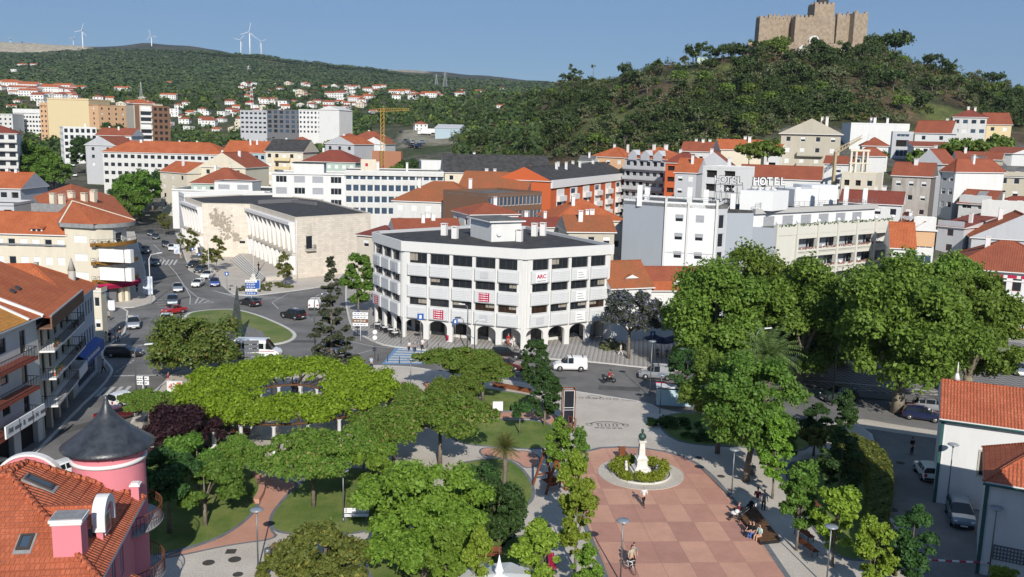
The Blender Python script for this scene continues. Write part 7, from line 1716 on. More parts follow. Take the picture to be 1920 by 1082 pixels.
while u<1925:
 if not 1418<u<1632:
  a,_=hb(u)
  for dv in (3,9):
   if hillplace(u+rr.uniform(-4,4),a+dv+rr.uniform(0,3),rr.choice([0,0,1,4,2,3] if u>1180 else [1,2,5,2]),rr.uniform(.75,1.25)*(1.15 if u>1600 else .9),330): cnt+=1
 u+=11
for (u,v,i,s) in ((1437,84,3,1.0),(1450,84,3,1.1),(1463,82,3,1.25),(1471,80,3,.9),(1532,84,3,.95),(1535,79,3,.8),(1424,98,3,.9),(1432,92,0,.9),(1630,90,4,1.2),(1645,78,3,1.5),(1662,82,4,1.4),(1680,82,4,1.7),(1380,98,1,.9),(1412,90,1,.9),(1300,104,0,1.4),(1315,100,1,1.1)):
 h=AD(u,v,436 if u>1400 and u<1600 else 452); g=TH(h[0],h[1]); put(HP[i],USED,(h[0],h[1],max(g-.3,h[2]-3.5) if u<1600 else g-.3),rr.random()*6,s,{3:'bright round bush tree at the foot of the castle walls'}.get(i,'dark tree just left of the castle' if u<1500 else 'dark tree just right of the castle'),'trees around the castle','tree')
while cnt<292:
 u=rr.uniform(870,1925); a,b_=hb(u); v=rr.uniform(a+4,b_)
 d=fnoise(u*.9,v*4.0)
 if d<.30 and rr.random()<.8: continue
 if hillplace(u,v,rr.choices(range(7),[6,4,3,3,3,3,1.5])[0],rr.uniform(.6,1.25)): cnt+=1
for u,v in ((1085,140),(1100,138),(1112,141),(1122,134),(1140,131),(1160,128),(1175,127),(1190,125),(1205,122),(1130,133),(1150,130),(1052,145),(1018,150),(1184,127),(1212,120),(1070,143)):
 h=HIT(u,v+7,330,800)
 if h: put(BARE,USED,(h[0],h[1],h[2]-.3),rr.random()*6,rr.uniform(.8,1.15),'tall thin trunked pine with a small tuft on the left shoulder of the castle hill','bare trunked pines of the castle slope','tree')
def mass(name,label,pts,lm,leaf,per,rad,hgt,seed,up=0.):
 r=np.random.default_rng(seed); C=[];N=[];S=[]
 P=np.repeat(np.array(pts),per,0); n=len(P); d=r.normal(size=(n,3)); d/=np.linalg.norm(d,axis=1)[:,None]; d[:,2]=abs(d[:,2])
 sc=np.repeat(.6+.8*r.random(len(pts)),per); C=P+d*(rad*sc*(.55+.5*r.random(n)))[:,None]*np.array([1,1,hgt]); N=d+r.normal(size=(n,3))*.5+np.array([0,0,up]); N/=np.linalg.norm(N,axis=1)[:,None]
 o=link(name,quads_mesh(name,C,N,leaf*(.6+.8*r.random(n)),lm)); tag(o,label,kind='stuff')
groups={0:[],1:[],2:[],3:[]}
for k in range(4800):
 u=rr.uniform(850,1960); a,b_=hb(min(u,1920)); v=rr.uniform(a+1,b_+8); h=HIT(u,v,205,800)
 if not h or h[1]<212: continue
 if 1424<u<1628 and v<99: continue
 d=fnoise(h[0]*1.9+40,h[1]*1.4)
 if d<.31 and rr.random()<.85 and h[0]>8: continue
 groups[0 if d>.6 else rr.choice([0,1,2,3])].append((h[0],h[1],h[2]+rr.uniform(0,1.2)))
for k,(lm,nm) in enumerate(((LF_HILL,'dark evergreen undergrowth and small trees covering the castle slope'),(LF_HILL2,'grey green scrub covering the castle slope'),(LF_HILL3,'fresh green bushes covering the castle slope'),(LF_DRY,'dry brown scrub covering the castle slope'))):
 mass('hill_woodland',nm,groups[k],lm,.45,(56,42,38,30)[k],(2.5,1.8,1.6,1.3)[k],(1.25,1.,1.,.8)[k],300+k)
A=[];B=[]
for k in range(3600):
 u=rr.uniform(-60,1010); v=rr.uniform(160,300); h=HIT(u,v,300,1500)
 if not h or h[1]<318: continue
 x,y,z=h
 if any((x-q[0])**2+(y-q[1])**2<120 for q in used_pts): continue
 if 690<u<865 and 236<v<300: continue
 d=fnoise(x*1.1,y*1.3+9)
 if y<640 and u<860 and d<.42: continue
 (A if rr.random()<.6 else B).append((x,y,z))
mass('woodland','dark trees and woods between the suburb houses',A,LF_HILL,1.5,22,4.6,1.0,310); mass('woodland','lighter garden trees between the suburb houses',B,LF_HILL3,1.3,18,3.6,1.0,311)
A=[]
for k in range(8000):
 u=rr.uniform(-40,1060); v=rr.uniform(92,178); h=HIT(u,v,1000,2600)
 if h: A.append(h)
mass('far_forest','forest covering the far green ridge',A,LF_FAR,2.6,14,10,.22,312,1.6)
for p in [mim,mim2,sap,bt,bt2,gt,BARE]+colm+HP:
 if id(p) not in USED:
  for ch in kids(p): bpy.data.objects.remove(ch)
  bpy.data.objects.remove(p)
# ================================================================ VEHICLES
TYRE=mat('black_tyre',(.015,.015,.015),rough=.85); RIM=mat('alloy_rim',(.45,.45,.46),rough=.3,metal=.8)
CGL=mat('car_glass',(.012,.015,.018),rough=.06,spec=.7); LAMPW=mat('clear_headlamp',(.7,.7,.7),rough=.15); LAMPR=mat('red_tail_lamp',(.35,.01,.01),rough=.2)
PLATE=mat('number_plate',(.75,.75,.72),rough=.5); BUMP=mat('black_bumper',(.03,.03,.032),rough=.6)
def paint(name,c,metal=.0): return mat(name,c,rough=.28,metal=metal,spec=.6,coat=.8)
PT={'white':paint('white_car_paint',(.78,.78,.77)),'black':paint('black_car_paint',(.012,.012,.014)),'silver':paint('silver_car_paint',(.42,.43,.45),.5),'grey':paint('grey_car_paint',(.14,.16,.18),.4),
'red':paint('red_car_paint',(.36,.015,.02)),'blue':paint('blue_car_paint',(.02,.06,.26)),'navy':paint('navy_car_paint',(.012,.018,.06)),'maroon':paint('maroon_car_paint',(.10,.015,.02)),'green':paint('dark_green_car_paint',(.02,.035,.03)),'dgrey':paint('anthracite_car_paint',(.05,.055,.06),.3),'bluegrey':paint('blue_grey_car_paint',(.20,.26,.32),.4)}
SH={ # x, belt/hood height, roof height ; half width ; wheelbase positions ; radius
'hatch':([(-2.02,.62,.62),(-1.98,.92,.92),(-1.62,.98,1.43),(-.9,.98,1.50),(.15,.96,1.49),(.95,.98,.98),(1.65,.86,.86),(1.98,.66,.66),(2.04,.5,.5)],.87,(-1.28,1.28),.31),
'sedan':([(-2.25,.65,.65),(-2.2,.98,.98),(-1.65,1.02,1.02),(-1.0,1.02,1.42),(.1,.99,1.46),(.95,.98,.98),(1.8,.86,.86),(2.2,.64,.64),(2.25,.5,.5)],.89,(-1.38,1.38),.32),
'estate':([(-2.3,.62,.62),(-2.26,.96,.96),(-2.0,1.0,1.42),(-.9,1.0,1.50),(.2,.98,1.49),(1.0,.99,.99),(1.85,.88,.88),(2.24,.66,.66),(2.3,.5,.5)],.9,(-1.4,1.42),.32),
'suv':([(-2.15,.7,.7),(-2.12,1.05,1.05),(-1.8,1.1,1.58),(-.9,1.1,1.68),(.2,1.08,1.66),(.95,1.1,1.1),(1.75,1.02,1.02),(2.1,.82,.82),(2.18,.55,.55)],.93,(-1.3,1.35),.36),
'mpv':([(-2.05,.65,.65),(-2.02,1.0,1.0),(-1.75,1.05,1.52),(-.8,1.05,1.62),(.3,1.02,1.58),(1.25,1.02,1.02),(1.8,.9,.9),(2.05,.68,.68),(2.1,.5,.5)],.89,(-1.3,1.35),.32),
'oldhatch':([(-1.8,.6,.6),(-1.78,.9,.9),(-1.65,.94,1.36),(-.9,.94,1.42),(.25,.92,1.40),(.75,.93,.93),(1.6,.84,.84),(1.78,.7,.7),(1.82,.45,.45)],.8,(-1.15,1.15),.29),
'vintage':([(-2.0,.55,.55),(-1.9,.85,.85),(-1.2,.98,1.0),(-.7,.95,1.42),(.0,.95,1.48),(.55,.98,.98),(1.3,.9,.9),(1.75,.75,.75),(1.9,.5,.5)],.82,(-1.2,1.2),.33),
'van':([(-2.2,.65,.65),(-2.19,1.05,1.1),(-2.12,1.05,1.78),(-.4,1.05,1.84),(.35,1.04,1.80),(1.15,1.08,1.08),(1.85,.92,.92),(2.15,.68,.68),(2.2,.5,.5)],.9,(-1.35,1.37),.33),
'minibus':([(-3.05,.7,.7),(-3.03,1.3,1.4),(-2.95,1.35,2.5),(-1.0,1.35,2.58),(1.1,1.35,2.52),(2.0,1.28,1.28),(2.65,1.05,1.05),(2.85,.75,.75),(2.9,.5,.5)],1.02,(-1.9,1.85),.36)}
def wheelmesh(r):
 t=MB(); t.lathe([(r*.6,-.1),(r*.96,-.1),(r,-.06),(r,.06),(r*.96,.1),(r*.6,.1)],TYRE,18); a=t.mesh('wheel'); t=MB(); t.lathe([(0,.085),(r*.3,.09),(r*.62,.105),(r*.62,.06)],RIM,14)
 for k in range(5): t.beam((r*.1*math.cos(k*1.257),r*.1*math.sin(k*1.257),.1),(r*.58*math.cos(k*1.257),r*.58*math.sin(k*1.257),.1),.06,.02,RIM)
 return a,t.mesh('rim')
def car_proto(kind):
 st,hw,wb,r=SH[kind]; P=paint('white_car_paint',(0,0,0)) if 0 else PT['white']; o=empty('car',(0,0,0)); body=MB(); gl=MB(); rings=[]
 L_=len(st); zb=.24
 for i,(x,zs_,zr) in enumerate(st):
  e=min(i,L_-1-i); k={0:.80,1:.94}.get(e,1.0); w_=hw*k; cab=zr-zs_>.08; wr=w_*(.74 if cab else .93)
  half=[(w_*.86,zb),(w_*.98,zb+.16),(w_,(zb+zs_)/2+.05),(w_*.97,zs_-.03),(w_*.93,zs_+.005),(wr+.05*cab,zr-.06*cab+(.008 if not cab else 0)),(wr*.8,zr+(.012)),(0,zr+.03)]
  rings.append([(x,-a,z) for a,z in half]+[(x,a,z) for a,z in half[-2::-1]])
 n=len(rings[0])
 for i in range(L_-1):
  c0=st[i][2]-st[i][1]>.08; c1=st[i+1][2]-st[i+1][1]>.08
  for j in range(n-1):
   q=[rings[i][j],rings[i+1][j],rings[i+1][j+1],rings[i][j+1]]
   jj=min(j,n-2-j); glass=False
   if c0 and c1 and jj==4: glass=not(kind=='van' and st[i+1][0]<=-.3)
   if (c0!=c1) and jj>=4: glass=True
   if glass and jj>=5 and kind in('van',) and i<2: glass=False
   if kind=='minibus' and (c0!=c1) and i<2: glass=jj<5
   (gl if glass else body).face(q,CGL if glass else P,smooth=not glass)
 for rg in (rings[0],): body.face(rg[::-1],P)
 body.face(rings[-1],P); bo=body.build('body',o)
 g=gl.build('glazing',o)
 t=MB()
 for i in range(1,L_-1):
  if st[i][2]-st[i][1]>.08:
   for s_ in (1,-1): a=rings[i][4]; b_=rings[i][5]; t.beam((a[0],a[1]*s_*1.005,a[2]),(b_[0],b_[1]*s_*1.01,b_[2]+.02),.09 if i>2 else .14,.05,P)
 pl=t.build('pillar',bo)
 x0,x1=st[0][0],st[-1][0]; t=MB(); t.box(x0-.05,-hw*.82,.28,x0+.12,hw*.82,.5,BUMP); t.box(x1-.12,-hw*.8,.26,x1+.05,hw*.8,.46,BUMP); t.box(x0+.3,-hw*.85,.2,x1-.3,hw*.85,.3,BUMP); t.build('bumper',o)
 for s_ in (1,-1):
  t=MB(); xh=st[-2][0]; t.ball((xh-.06,s_*hw*.68,st[-2][1]-.02),.16,LAMPW,8,(.8,1.1,.55)); t.build('headlight',o)
  t=MB(); t.box(x0-.03,s_*hw*.58,st[1][1]-.32,x0+.1,s_*hw*.86,st[1][1]-.04,LAMPR); t.build('tail_light',o)
  t=MB(); t.ball((st[-4][0]-.05 if kind!='minibus' else 1.6,s_*(hw+.08),st[-4][1]+.04),.1,P,7,(.7,1,.8)); t.build('mirror',o)
 t=MB(); t.box(x0-.07,-.26,.5,x0-.04,.26,.62,PLATE); t.build('number_plate',o); t=MB(); t.box(x1+.04,-.26,.32,x1+.07,.26,.43,PLATE); t.build('number_plate',o)
 wm,rm=wheelmesh(r)
 for x in wb:
  for s_ in (1,-1):
   w_=link('wheel',wm,o,(x,s_*(hw-.07),r)); w_.rotation_euler=(-s_*pi/2,0,0); link('rim',rm,w_)
   t=MB(); t.tube([(x,s_*(hw-.12),r+.02),(x,s_*(hw+.005),r+.02)],[r*1.16,r*1.16],BUMP,16); t.build('wheel_arch',bo)
 if kind=='van':
  for x in (-1.6,-.2):
   t=MB(); t.beam((x,-.68,1.92),(x,.68,1.92),.07,.05,BUMP); t.box(x-.03,-.68,1.8,x+.03,-.62,1.92,BUMP); t.box(x-.03,.62,1.8,x+.03,.68,1.92,BUMP); t.build('roof_bar',o)
 if kind=='minibus':
  for s_ in (1,-1):
   for x in (-2.9,-2.1,-1.0,.05,.9): t=MB(); t.box(x,s_*(hw*.74),1.33,x+.14,s_*(hw*1.0),2.44,P); t.build('pillar',bo)
   t=MB(); t.box(-3.0,s_*hw*.76,2.1,1.2,s_*hw*.95,2.5,P); t.build('upper_side',bo)
   t=MB(); t.box(-3.0,s_*(hw+.004),1.06,2.3,s_*(hw+.012),1.13,REDP); t.box(-1.9,s_*(hw+.004),.66,1.0,s_*(hw+.02),.76,BUMP); t.build('red_stripe',bo)
 return o
CP={}
def car(kind,colr,front,rear,label,name='car',cat='car',z=.02,group=None,ctr=None,hd=None,sc=1.):
 if kind not in CP: CP[kind]=car_proto(kind)
 if ctr: c=Vector(G(*ctr,z)); ang=hd
 else:
  f=Vector(G(*front,z)); b_=Vector(G(*rear,z)); c=(f+b_)/2; d=f-b_; ang=math.atan2(d.y,d.x)
 o=put(CP[kind],USED,(c.x,c.y,z),ang,sc,label,group,cat)
 o.name=name; P=PT[colr]
 def rec(q):
  for ch in q.children:
   if ch.type=='MESH':
    for s in ch.material_slots:
     if s.material and s.material.name.endswith('car_paint'): s.link='OBJECT'; s.material=P
   rec(ch)
 rec(o); return o
car('minibus','white',(527,671),(445,669),'white high roofed minibus with a red stripe at the roundabout','minibus','minibus')
car('suv','black',(534,594),(566,600),'black hatchback leaving the roundabout beside the sparse conifer')
car('sedan','black',(452,568),(486,577),'black car with red tail lights behind the obelisk')
car('hatch','white',(307,616),(316,599),'white hatchback facing the camera beside the red car')
car('vintage','red',(313,590),(338,586),'round red vintage car at the roundabout entry')
car('mpv','silver',(251,623),(250,604),'silver car facing the camera in the shade of the left pavement')
car('estate','black',(262,668),(204,668),'long glossy black estate car crossing from the left buildings')
car('suv','grey',(323,580),(325,562),'grey car entering the roundabout, nearer one of two greyish cars')
car('sedan','silver',(334,553),(333,538),'silver grey car behind the grey one entering the roundabout')
car('oldhatch','white',(364,541),(378,533),'boxy old white hatchback beside the blue car')
car('hatch','blue',(403,541),(402,530),'small blue car double parked at the court pavement')
car('hatch','white',(383,524),(396,518),'white hatchback parked behind the blue car'); car('hatch','dgrey',(370,513),(383,508),'dark grey hatchback, second of the parked row by the court')
car('hatch','black',(357,503),(370,499),'black hatchback, first of the parked row by the court')
car('hatch','green',(292,503),(292,492),'dark green car on the zebra crossing by the mustard balconies')
car('suv','dgrey',(273,480),(274,468),'dark grey off roader in front of the zebra crossing'); car('sedan','white',(324,474),(320,464),'white coupe parked by the advertising panel')
car('hatch','black',(312,466),(309,458),'black car just ahead of the white coupe'); car('sedan','black',(293,452),(290,443),'black saloon on the street, nearer one of the pair'); car('hatch','black',(284,445),(281,437),'black hatchback on the street, farther one of the pair')
car('suv','black',(281,417),(275,410),'black off roader parked beneath the street tree, nearer'); car('hatch','grey',(272,410),(268,404),'grey car parked beneath the street tree, farther')
for i,(u,v,c) in enumerate(((282,392,'silver'),(303,390,'white'),(309,395,'black'),(292,380,'black'),(286,376,'black'),(278,372,'dgrey'),(300,384,'dgrey'),(120,300,'dgrey'),(117,318,'white'),(136,312,'white'),(128,290,'black'),(110,330,'silver'),(140,332,'white'))):
 h=G(u,v) if v>350 else (lambda q:(q[0],q[1]) if q else G(u,v))(HIT(u,v,200,900)); o=car('hatch',c,(u,v+3),(u-2,v-3),'small parked or driving car far up the long street',group='cars far up the street'); o.location=(h[0],h[1],TH(*h)+.02); o.rotation_euler[2]=R(-60)
car('hatch','white',(237,765),(237,748),'white hatchback parked behind the dark red car near the turret',ctr=(236,758),hd=R(58)); car('sedan','maroon',None,None,'dark red black roofed car half hidden by the turret roof',ctr=(222,786),hd=R(58))
car('hatch','white',None,None,'white car roof in the street below the arched gable',ctr=(133,890),hd=R(60)); car('hatch','grey',None,None,'grey car seen at the left edge below the arcade',ctr=(6,889),hd=R(60))
car('van','white',(1039,693),(1098,694),'white panel van with black roof bars driving along the avenue','van','van')
car('van','silver',(1202,708),(1258,711),'silver white van beside the glass bus shelter','van','van')
car('suv','black',(968,672),(932,670),'black off roader parked behind the bright avenue tree'); car('sedan','maroon',(975,694),(930,688),'dark red car parked beside the black off roader')
car('suv','green',(1542,752),(1602,749),'dark grey green off roader under the plane trees'); car('hatch','navy',(1762,791),(1695,782),'navy hatchback parked beside the pale plane trunk')
car('hatch','silver',(1770,772),(1725,768),'grey car behind the navy hatchback'); car('hatch','silver',(1920,712),(1893,690),'silver car parked under the rightmost plane')
car('oldhatch','white',(1738,868),(1737,903),'old white hatchback parked against the white house wall',ctr=(1737,893),hd=R(80))
car('mpv','bluegrey',None,None,'silver blue people carrier facing the camera by the white house',ctr=(1799,975),hd=R(-108))
car('hatch','silver',(640,665),(612,655),'grey car behind the sparse conifer by the roundabout'); car('van','white',(598,570),(585,585),'white van hidden behind the top of the sparse conifer','van','van')
for i,(u,v,c,k) in enumerate(((765,272,'dgrey','hatch'),(772,277,'black','hatch'),(779,278,'blue','suv'),(785,274,'navy','sedan'),(790,270,'bluegrey','suv'),(760,268,'grey','van'),(775,270,'silver','hatch'),(752,250,'black','hatch'),(783,279,'black','hatch'))):
 h=HIT(u,v,300,900)
 if h: o=car(k,c,(u,v),(u-6,v),'car parked on the open ground left of the castle wood',group='cars on the open car park'); o.location=(h[0],h[1],h[2]+.05); o.rotation_euler[2]=R(20+i*40)
for i,(u,v,l) in enumerate(((799,254,'white box truck on the open car park, left one'),(806,252,'pale tarpaulin truck on the open car park, right one'))):
 h=HIT(u,v,300,900)
 if h:
  o=empty('truck',(h[0],h[1],h[2]),R(8),l,'truck'); t=MB(); t.box(-3.5,-1.2,1.0,3.2,1.2,3.6,METALW if i else WHITEP); t.build('box_body',o); t=MB(); t.box(-5.4,-1.15,.5,-3.7,1.15,2.7,WHITEP); t.box(-5.45,-1.0,1.6,-5.39,1.0,2.5,CGL); t.build('cab',o); t=MB(); t.box(-5.2,-1,.6,3.2,1,.95,BUMP); t.build('chassis',o)
  wm,rm=wheelmesh(.5)
  for x in (-4.6,-1,2):
   for s_ in (-1,1): w_=link('wheel',wm,o,(x,s_*1.05,.5)); w_.rotation_euler=(-s_*pi/2,0,0)
# ================================================================ PEOPLE
SKIN=mat('skin',(.50,.30,.21),rough=.6);
def cloth(n,c): return mat(n,c,tuple(x*.8 for x in c),scale=8,rough=.9)
CL={'white':cloth('white_cloth',(.72,.71,.69)),'black':cloth('black_cloth',(.015,.015,.018)),'navy':cloth('navy_cloth',(.03,.04,.09)),'red':cloth('red_cloth',(.45,.03,.04)),'blue':cloth('blue_cloth',(.05,.14,.45)),'sky':cloth('light_blue_cloth',(.42,.53,.66)),'grey':cloth('grey_cloth',(.25,.25,.26)),'maroon':cloth('maroon_cloth',(.20,.02,.04)),'beige':cloth('beige_cloth',(.5,.42,.3)),'mint':cloth('mint_cloth',(.5,.68,.62)),'yellow':cloth('yellow_cloth',(.6,.5,.2)),'skin':SKIN}
HAIR={'black':mat('black_hair',(.015,.012,.01),rough=.6),'brown':mat('brown_hair',(.08,.045,.025),rough=.6),'grey':mat('grey_hair',(.35,.34,.33),rough=.7),'bald':None}
def skin_mesh(verts,edges,rad,m,sub=2):
 me=bpy.data.meshes.new('s'); me.from_pydata(verts,edges,[]); o=bpy.data.objects.new('s',me); col.objects.link(o); sk=o.modifiers.new('k','SKIN'); sk.use_smooth_shade=True
 for i,r in enumerate(rad): d=me.skin_vertices[0].data[i]; d.radius=(r,r) if not isinstance(r,tuple) else r; d.use_root=(i==0)
 if sub: ss=o.modifiers.new('q','SUBSURF'); ss.levels=sub; ss.render_levels=sub
 bpy.context.view_layer.update(); me2=bpy.data.meshes.new_from_object(o.evaluated_get(bpy.context.evaluated_depsgraph_get())); bpy.data.objects.remove(o); me2.materials.clear(); me2.materials.append(m)
 return me2
def join_meshes(name,parts):
 """parts: list of (mesh) -> MB style merge keeping materials"""
 vs=[];fs=[];ms=[];mats=[]
 for me in parts:
  o=len(vs); vs+=[tuple(v.co) for v in me.vertices]
  for p in me.polygons:
   fs.append(tuple(i+o for i in p.vertices)); m=me.materials[p.material_index]
   if m not in mats: mats.append(m)
   ms.append(mats.index(m))
 r=bpy.data.meshes.new(name); r.from_pydata(vs,[],fs)
 for m in mats: r.materials.append(m)
 r.polygons.foreach_set('material_index',ms); r.polygons.foreach_set('use_smooth',[True]*len(fs)); r.update(); return r
POSES={ # joints in metres, x right, y forward(-) , z up ; feet at z=0
'stand':dict(hip=.92,kneeL=(-.10,-.02,.49),kneeR=(.10,-.03,.49),ankL=(-.11,.03,.08),ankR=(.12,.02,.08),elbL=(-.27,.03,1.12),elbR=(.27,.02,1.12),haL=(-.28,-.10,.88),haR=(.28,-.08,.87)),
'walk':dict(hip=.90,kneeL=(-.09,-.20,.50),kneeR=(.09,.06,.48),ankL=(-.09,-.34,.10),ankR=(.09,.36,.14),elbL=(-.25,.16,1.13),elbR=(.25,-.10,1.12),haL=(-.26,.17,.90),haR=(.24,-.30,.96)),
'push':dict(hip=.91,kneeL=(-.10,-.06,.49),kneeR=(.10,.08,.49),ankL=(-.11,-.08,.08),ankR=(.12,.22,.10),elbL=(-.25,-.02,1.12),elbR=(.25,-.02,1.12),haL=(-.2,-.30,1.0),haR=(.2,-.30,1.0)),
'sit':dict(hip=.52,kneeL=(-.12,-.42,.52),kneeR=(.12,-.42,.52),ankL=(-.12,-.46,.08),ankR=(.14,-.44,.08),elbL=(-.26,-.06,.76),elbR=(.26,-.06,.76),haL=(-.12,-.30,.62),haR=(.12,-.30,.62)),
'ride':dict(hip=.80,kneeL=(-.2,-.38,.72),kneeR=(.2,-.38,.72),ankL=(-.18,-.22,.33),ankR=(.18,-.22,.33),elbL=(-.3,-.28,1.12),elbR=(.3,-.28,1.12),haL=(-.28,-.5,1.02),haR=(.28,-.5,1.02))}
PM_={}
def person_meshes(pose,female=False,long=False):
 k=(pose,female,long)
 if k in PM_: return PM_[k]
 q=POSES[pose]; h=q['hip']; t0=h; ch=h+.32; sh=h+.52; nk=h+.60; hd=h+.70; sw=.175 if female else .20; lean=-.04 if pose in('walk','push') else (-.12 if pose=='ride' else 0)
 V=[(0,0,h),(0,lean*.4,h+.2),(0,lean*.8,ch+.05),(0,lean,nk-.03),(0,lean-.01,nk+.06),(0,lean-.03,hd+.05),(0,lean-.03,hd+.14)]; Rr=[(.15,.11),(.135,.10),(.165,.11),.06,.055,(.075,.09),(.06,.07)]; E_=[(0,1),(1,2),(2,3),(3,4),(4,5),(5,6)]
 def ch_(root,pts,rs):
  p=root
  for a,r in zip(pts,rs): V.append(a); Rr.append(r); E_.append((p,len(V)-1)); p=len(V)-1
 for s_,kn,an in ((-1,q['kneeL'],q['ankL']),(1,q['kneeR'],q['ankR'])): ch_(0,[(s_*.095,0,h-.06),kn,an,(an[0],an[1]-.13,max(an[2]-.045,.035))],[.088,.058,.038,(.036,.028)])
 for s_,el,ha in ((-1,q['elbL'],q['haL']),(1,q['elbR'],q['haR'])): ch_(2,[(s_*sw,lean,sh),el,ha],[.055,.042,.028])
 body=skin_mesh(V,E_,Rr,SKIN); t=MB()
 for s_,ha,el in ((-1,q['haL'],q['elbL']),(1,q['haR'],q['elbR'])):
  a=Vector(ha); d=(a-Vector(el)).normalized(); side=Vector((s_*.0+.0,1,0)); side=(side-d*side.dot(d)).normalized(); nrm=d.cross(side)
  t.tube([a-d*.02,a+d*.05,a+d*.09],[.026,.034,.026],SKIN,8)
  for f,(l,o_) in enumerate(((.062,.026),(.074,.009),(.068,-.009),(.052,-.025))):
   b0=a+d*.085+side*o_; t.tube([b0,b0+d*l*.5+nrm*.006*s_,b0+d*l*.9+nrm*.022*s_],[.0095,.0085,.006],SKIN,5)
  b0=a+d*.03+side*.03; t.tube([b0,b0+d*.03+side*.028,b0+d*.06+side*.032],[.011,.010,.007],SKIN,5)
 hy=lean-.03; hz=hd+.085
 t.ball((0,hy,hz),.095,SKIN,12,(.82,.98,1.2)); t.tube([(0,hy-.09,hz+.02),(0,hy-.118,hz-.02)],[.008,.016],SKIN,6)
 for s_ in (-1,1): t.ball((s_*.082,hy+.005,hz),.022,SKIN,6,(.4,.8,1.2)); t.ball((s_*.032,hy-.084,hz+.018),.011,HAIR['black'],6)
 t.box(-.025,hy-.092,hz-.055,.025,hy-.085,hz-.046,CL['maroon'])
 body=join_meshes('body',[body,t.mesh('x')])
 V=[(0,0,h-.02),(0,lean*.4,h+.2),(0,lean*.8,ch+.05),(0,lean,nk-.045)]; Rr=[(.168,.125),(.155,.12),(.185,.13),.075]; E_=[(0,1),(1,2),(2,3)]
 for s_,el,ha in ((-1,q['elbL'],q['haL']),(1,q['elbR'],q['haR'])): m_=tuple(Vector(el).lerp(Vector(ha),.75 if long else .05)); ch_(2,[(s_*sw,lean,sh+.005),tuple(Vector((s_*sw,lean,sh)).lerp(Vector(el),.9)) ,m_],[.072,.058,.045 if long else .056])
 shirt=skin_mesh(V,E_,Rr,CL['white'])
 V=[(0,0,h+.03),(0,0,h-.05)]; Rr=[(.165,.12),(.155,.12)]; E_=[(0,1)]
 for s_,kn,an in ((-1,q['kneeL'],q['ankL']),(1,q['kneeR'],q['ankR'])): ch_(1,[(s_*.1,0,h-.1),kn,(an[0],an[1],an[2]+.02)],[.10,.072,.055])
 trs=skin_mesh(V,E_,Rr,CL['black']); t=MB()
 for an in (q['ankL'],q['ankR']): t.ball((an[0],an[1]-.06,max(an[2]-.04,.045)),.055,CL['black'],8,(.85,2.2,.8))
 shoe=t.mesh('shoes'); hr={}
 for lg in (0,1):
  t=MB(); t.ball((0,hy+.018,hz+.03),.104,HAIR['brown'],12,(.86,.95,1.05))
  if lg: t.ball((0,hy+.07,hz-.08),.085,HAIR['brown'],10,(1.0,.6,1.9))
  hr[lg]=t.mesh('hair')
 PM_[k]=(body,shirt,trs,shoe,hr); return PM_[k]
def person(u,v,hd,pose,top,bot,hair,label,z=.12,lg=0,female=False,sc=1.,long=False,group=None,shoe='black',xy=None,zz=None):
 x,y=xy or G(u,v,z); b_,s_,t_,f_,h_=person_meshes(pose,female,long); o=link('person',b_,None,(x,y,zz if zz is not None else z),hd); o.scale=(sc,)*3; tag(o,label,'person',group)
 for nm,me,m in (('shirt',s_,CL[top]),('trousers',t_,CL[bot]),('shoes',f_,CL[shoe])):
  c=link(nm,me,o); c.material_slots[0].link='OBJECT'; c.material_slots[0].material=m
 if HAIR[hair]: c=link('hair',h_[lg],o); c.material_slots[0].link='OBJECT'; c.material_slots[0].material=HAIR[hair]
 return o
person(1206,949,.3,'walk','white','black','grey','bald man in white shirt and dark trousers walking across the plaza')
person(1183,1066,.5,'stand','beige','black','black','dark haired person in a pale top standing behind a white bicycle on the plaza',lg=1,female=True,sc=.97)
person(1187,1061,.2,'stand','grey','black','black','person in a striped grey top close behind the one with the bicycle',female=True,sc=.97)
person(1419,953,2.9,'push','maroon','white','black','person in a dark red top and white trousers with a pushchair')
person(1431,957,2.6,'stand','grey','black','grey','person in a grey top and black trousers beside the pushchair')
person(1384,971,1.2,'sit','maroon','black','brown','seated person in dark red beside the white pram',z=.12,zz=.1)
person(1406,1005,-1.2,'sit','black','black','black','seated person in black on the platform edge',zz=.0,lg=1); person(1412,1006,-1.0,'sit','black','blue','black','seated person with blue trousers on the platform edge',zz=.0); person(1424,1012,-1.1,'sit','mint','skin','black','seated woman in a mint dress with long black hair on the platform',zz=.0,lg=1,female=True,shoe='white')
person(1505,1004,-1.4,'sit','beige','white','brown','person in pale trousers on the rusty bench under the young tree',zz=.0)
person(1709,852,.4,'stand','black','black','black','person dressed in black with long dark hair in the shaded lane',z=.01,lg=1,female=True)
person(1163,667,1.9,'walk','white','white','brown','person in white striding beside the jacaranda trunk',long=True)
person(953,648,.6,'stand','red','red','brown','person in red under the arcade'); person(963,652,-.6,'walk','white','white','brown','person in white walking out of the arcade',female=True,lg=1)
person(767,658,.2,'walk','white','black','black','child in white and black on the blue zebra crossing',z=.01,sc=.8); person(778,661,.1,'walk','grey','navy','black','person in grey shirt crossing on the blue zebra',z=.01); person(792,657,0,'walk','white','black','black','person with white bag top at the end of the blue zebra',z=.01)
person(696,693,2.8,'walk','sky','navy','brown','person in a light blue shirt at the park corner by the bollards')
for u,v,t_,b_,l in ((197,640,'navy','black','leftmost person of the group in the shade of the left pavement'),(206,643,'black','black','second person of the shaded pavement group'),(216,642,'beige','grey','crouching looking person in pale clothes in the shaded group'),(222,643,'white','navy','person in a white top in the shaded group'),(225,633,'black','black','person in black behind the shaded group')): person(u,v,rnd.random()*6,'stand',t_,b_,'black',l)
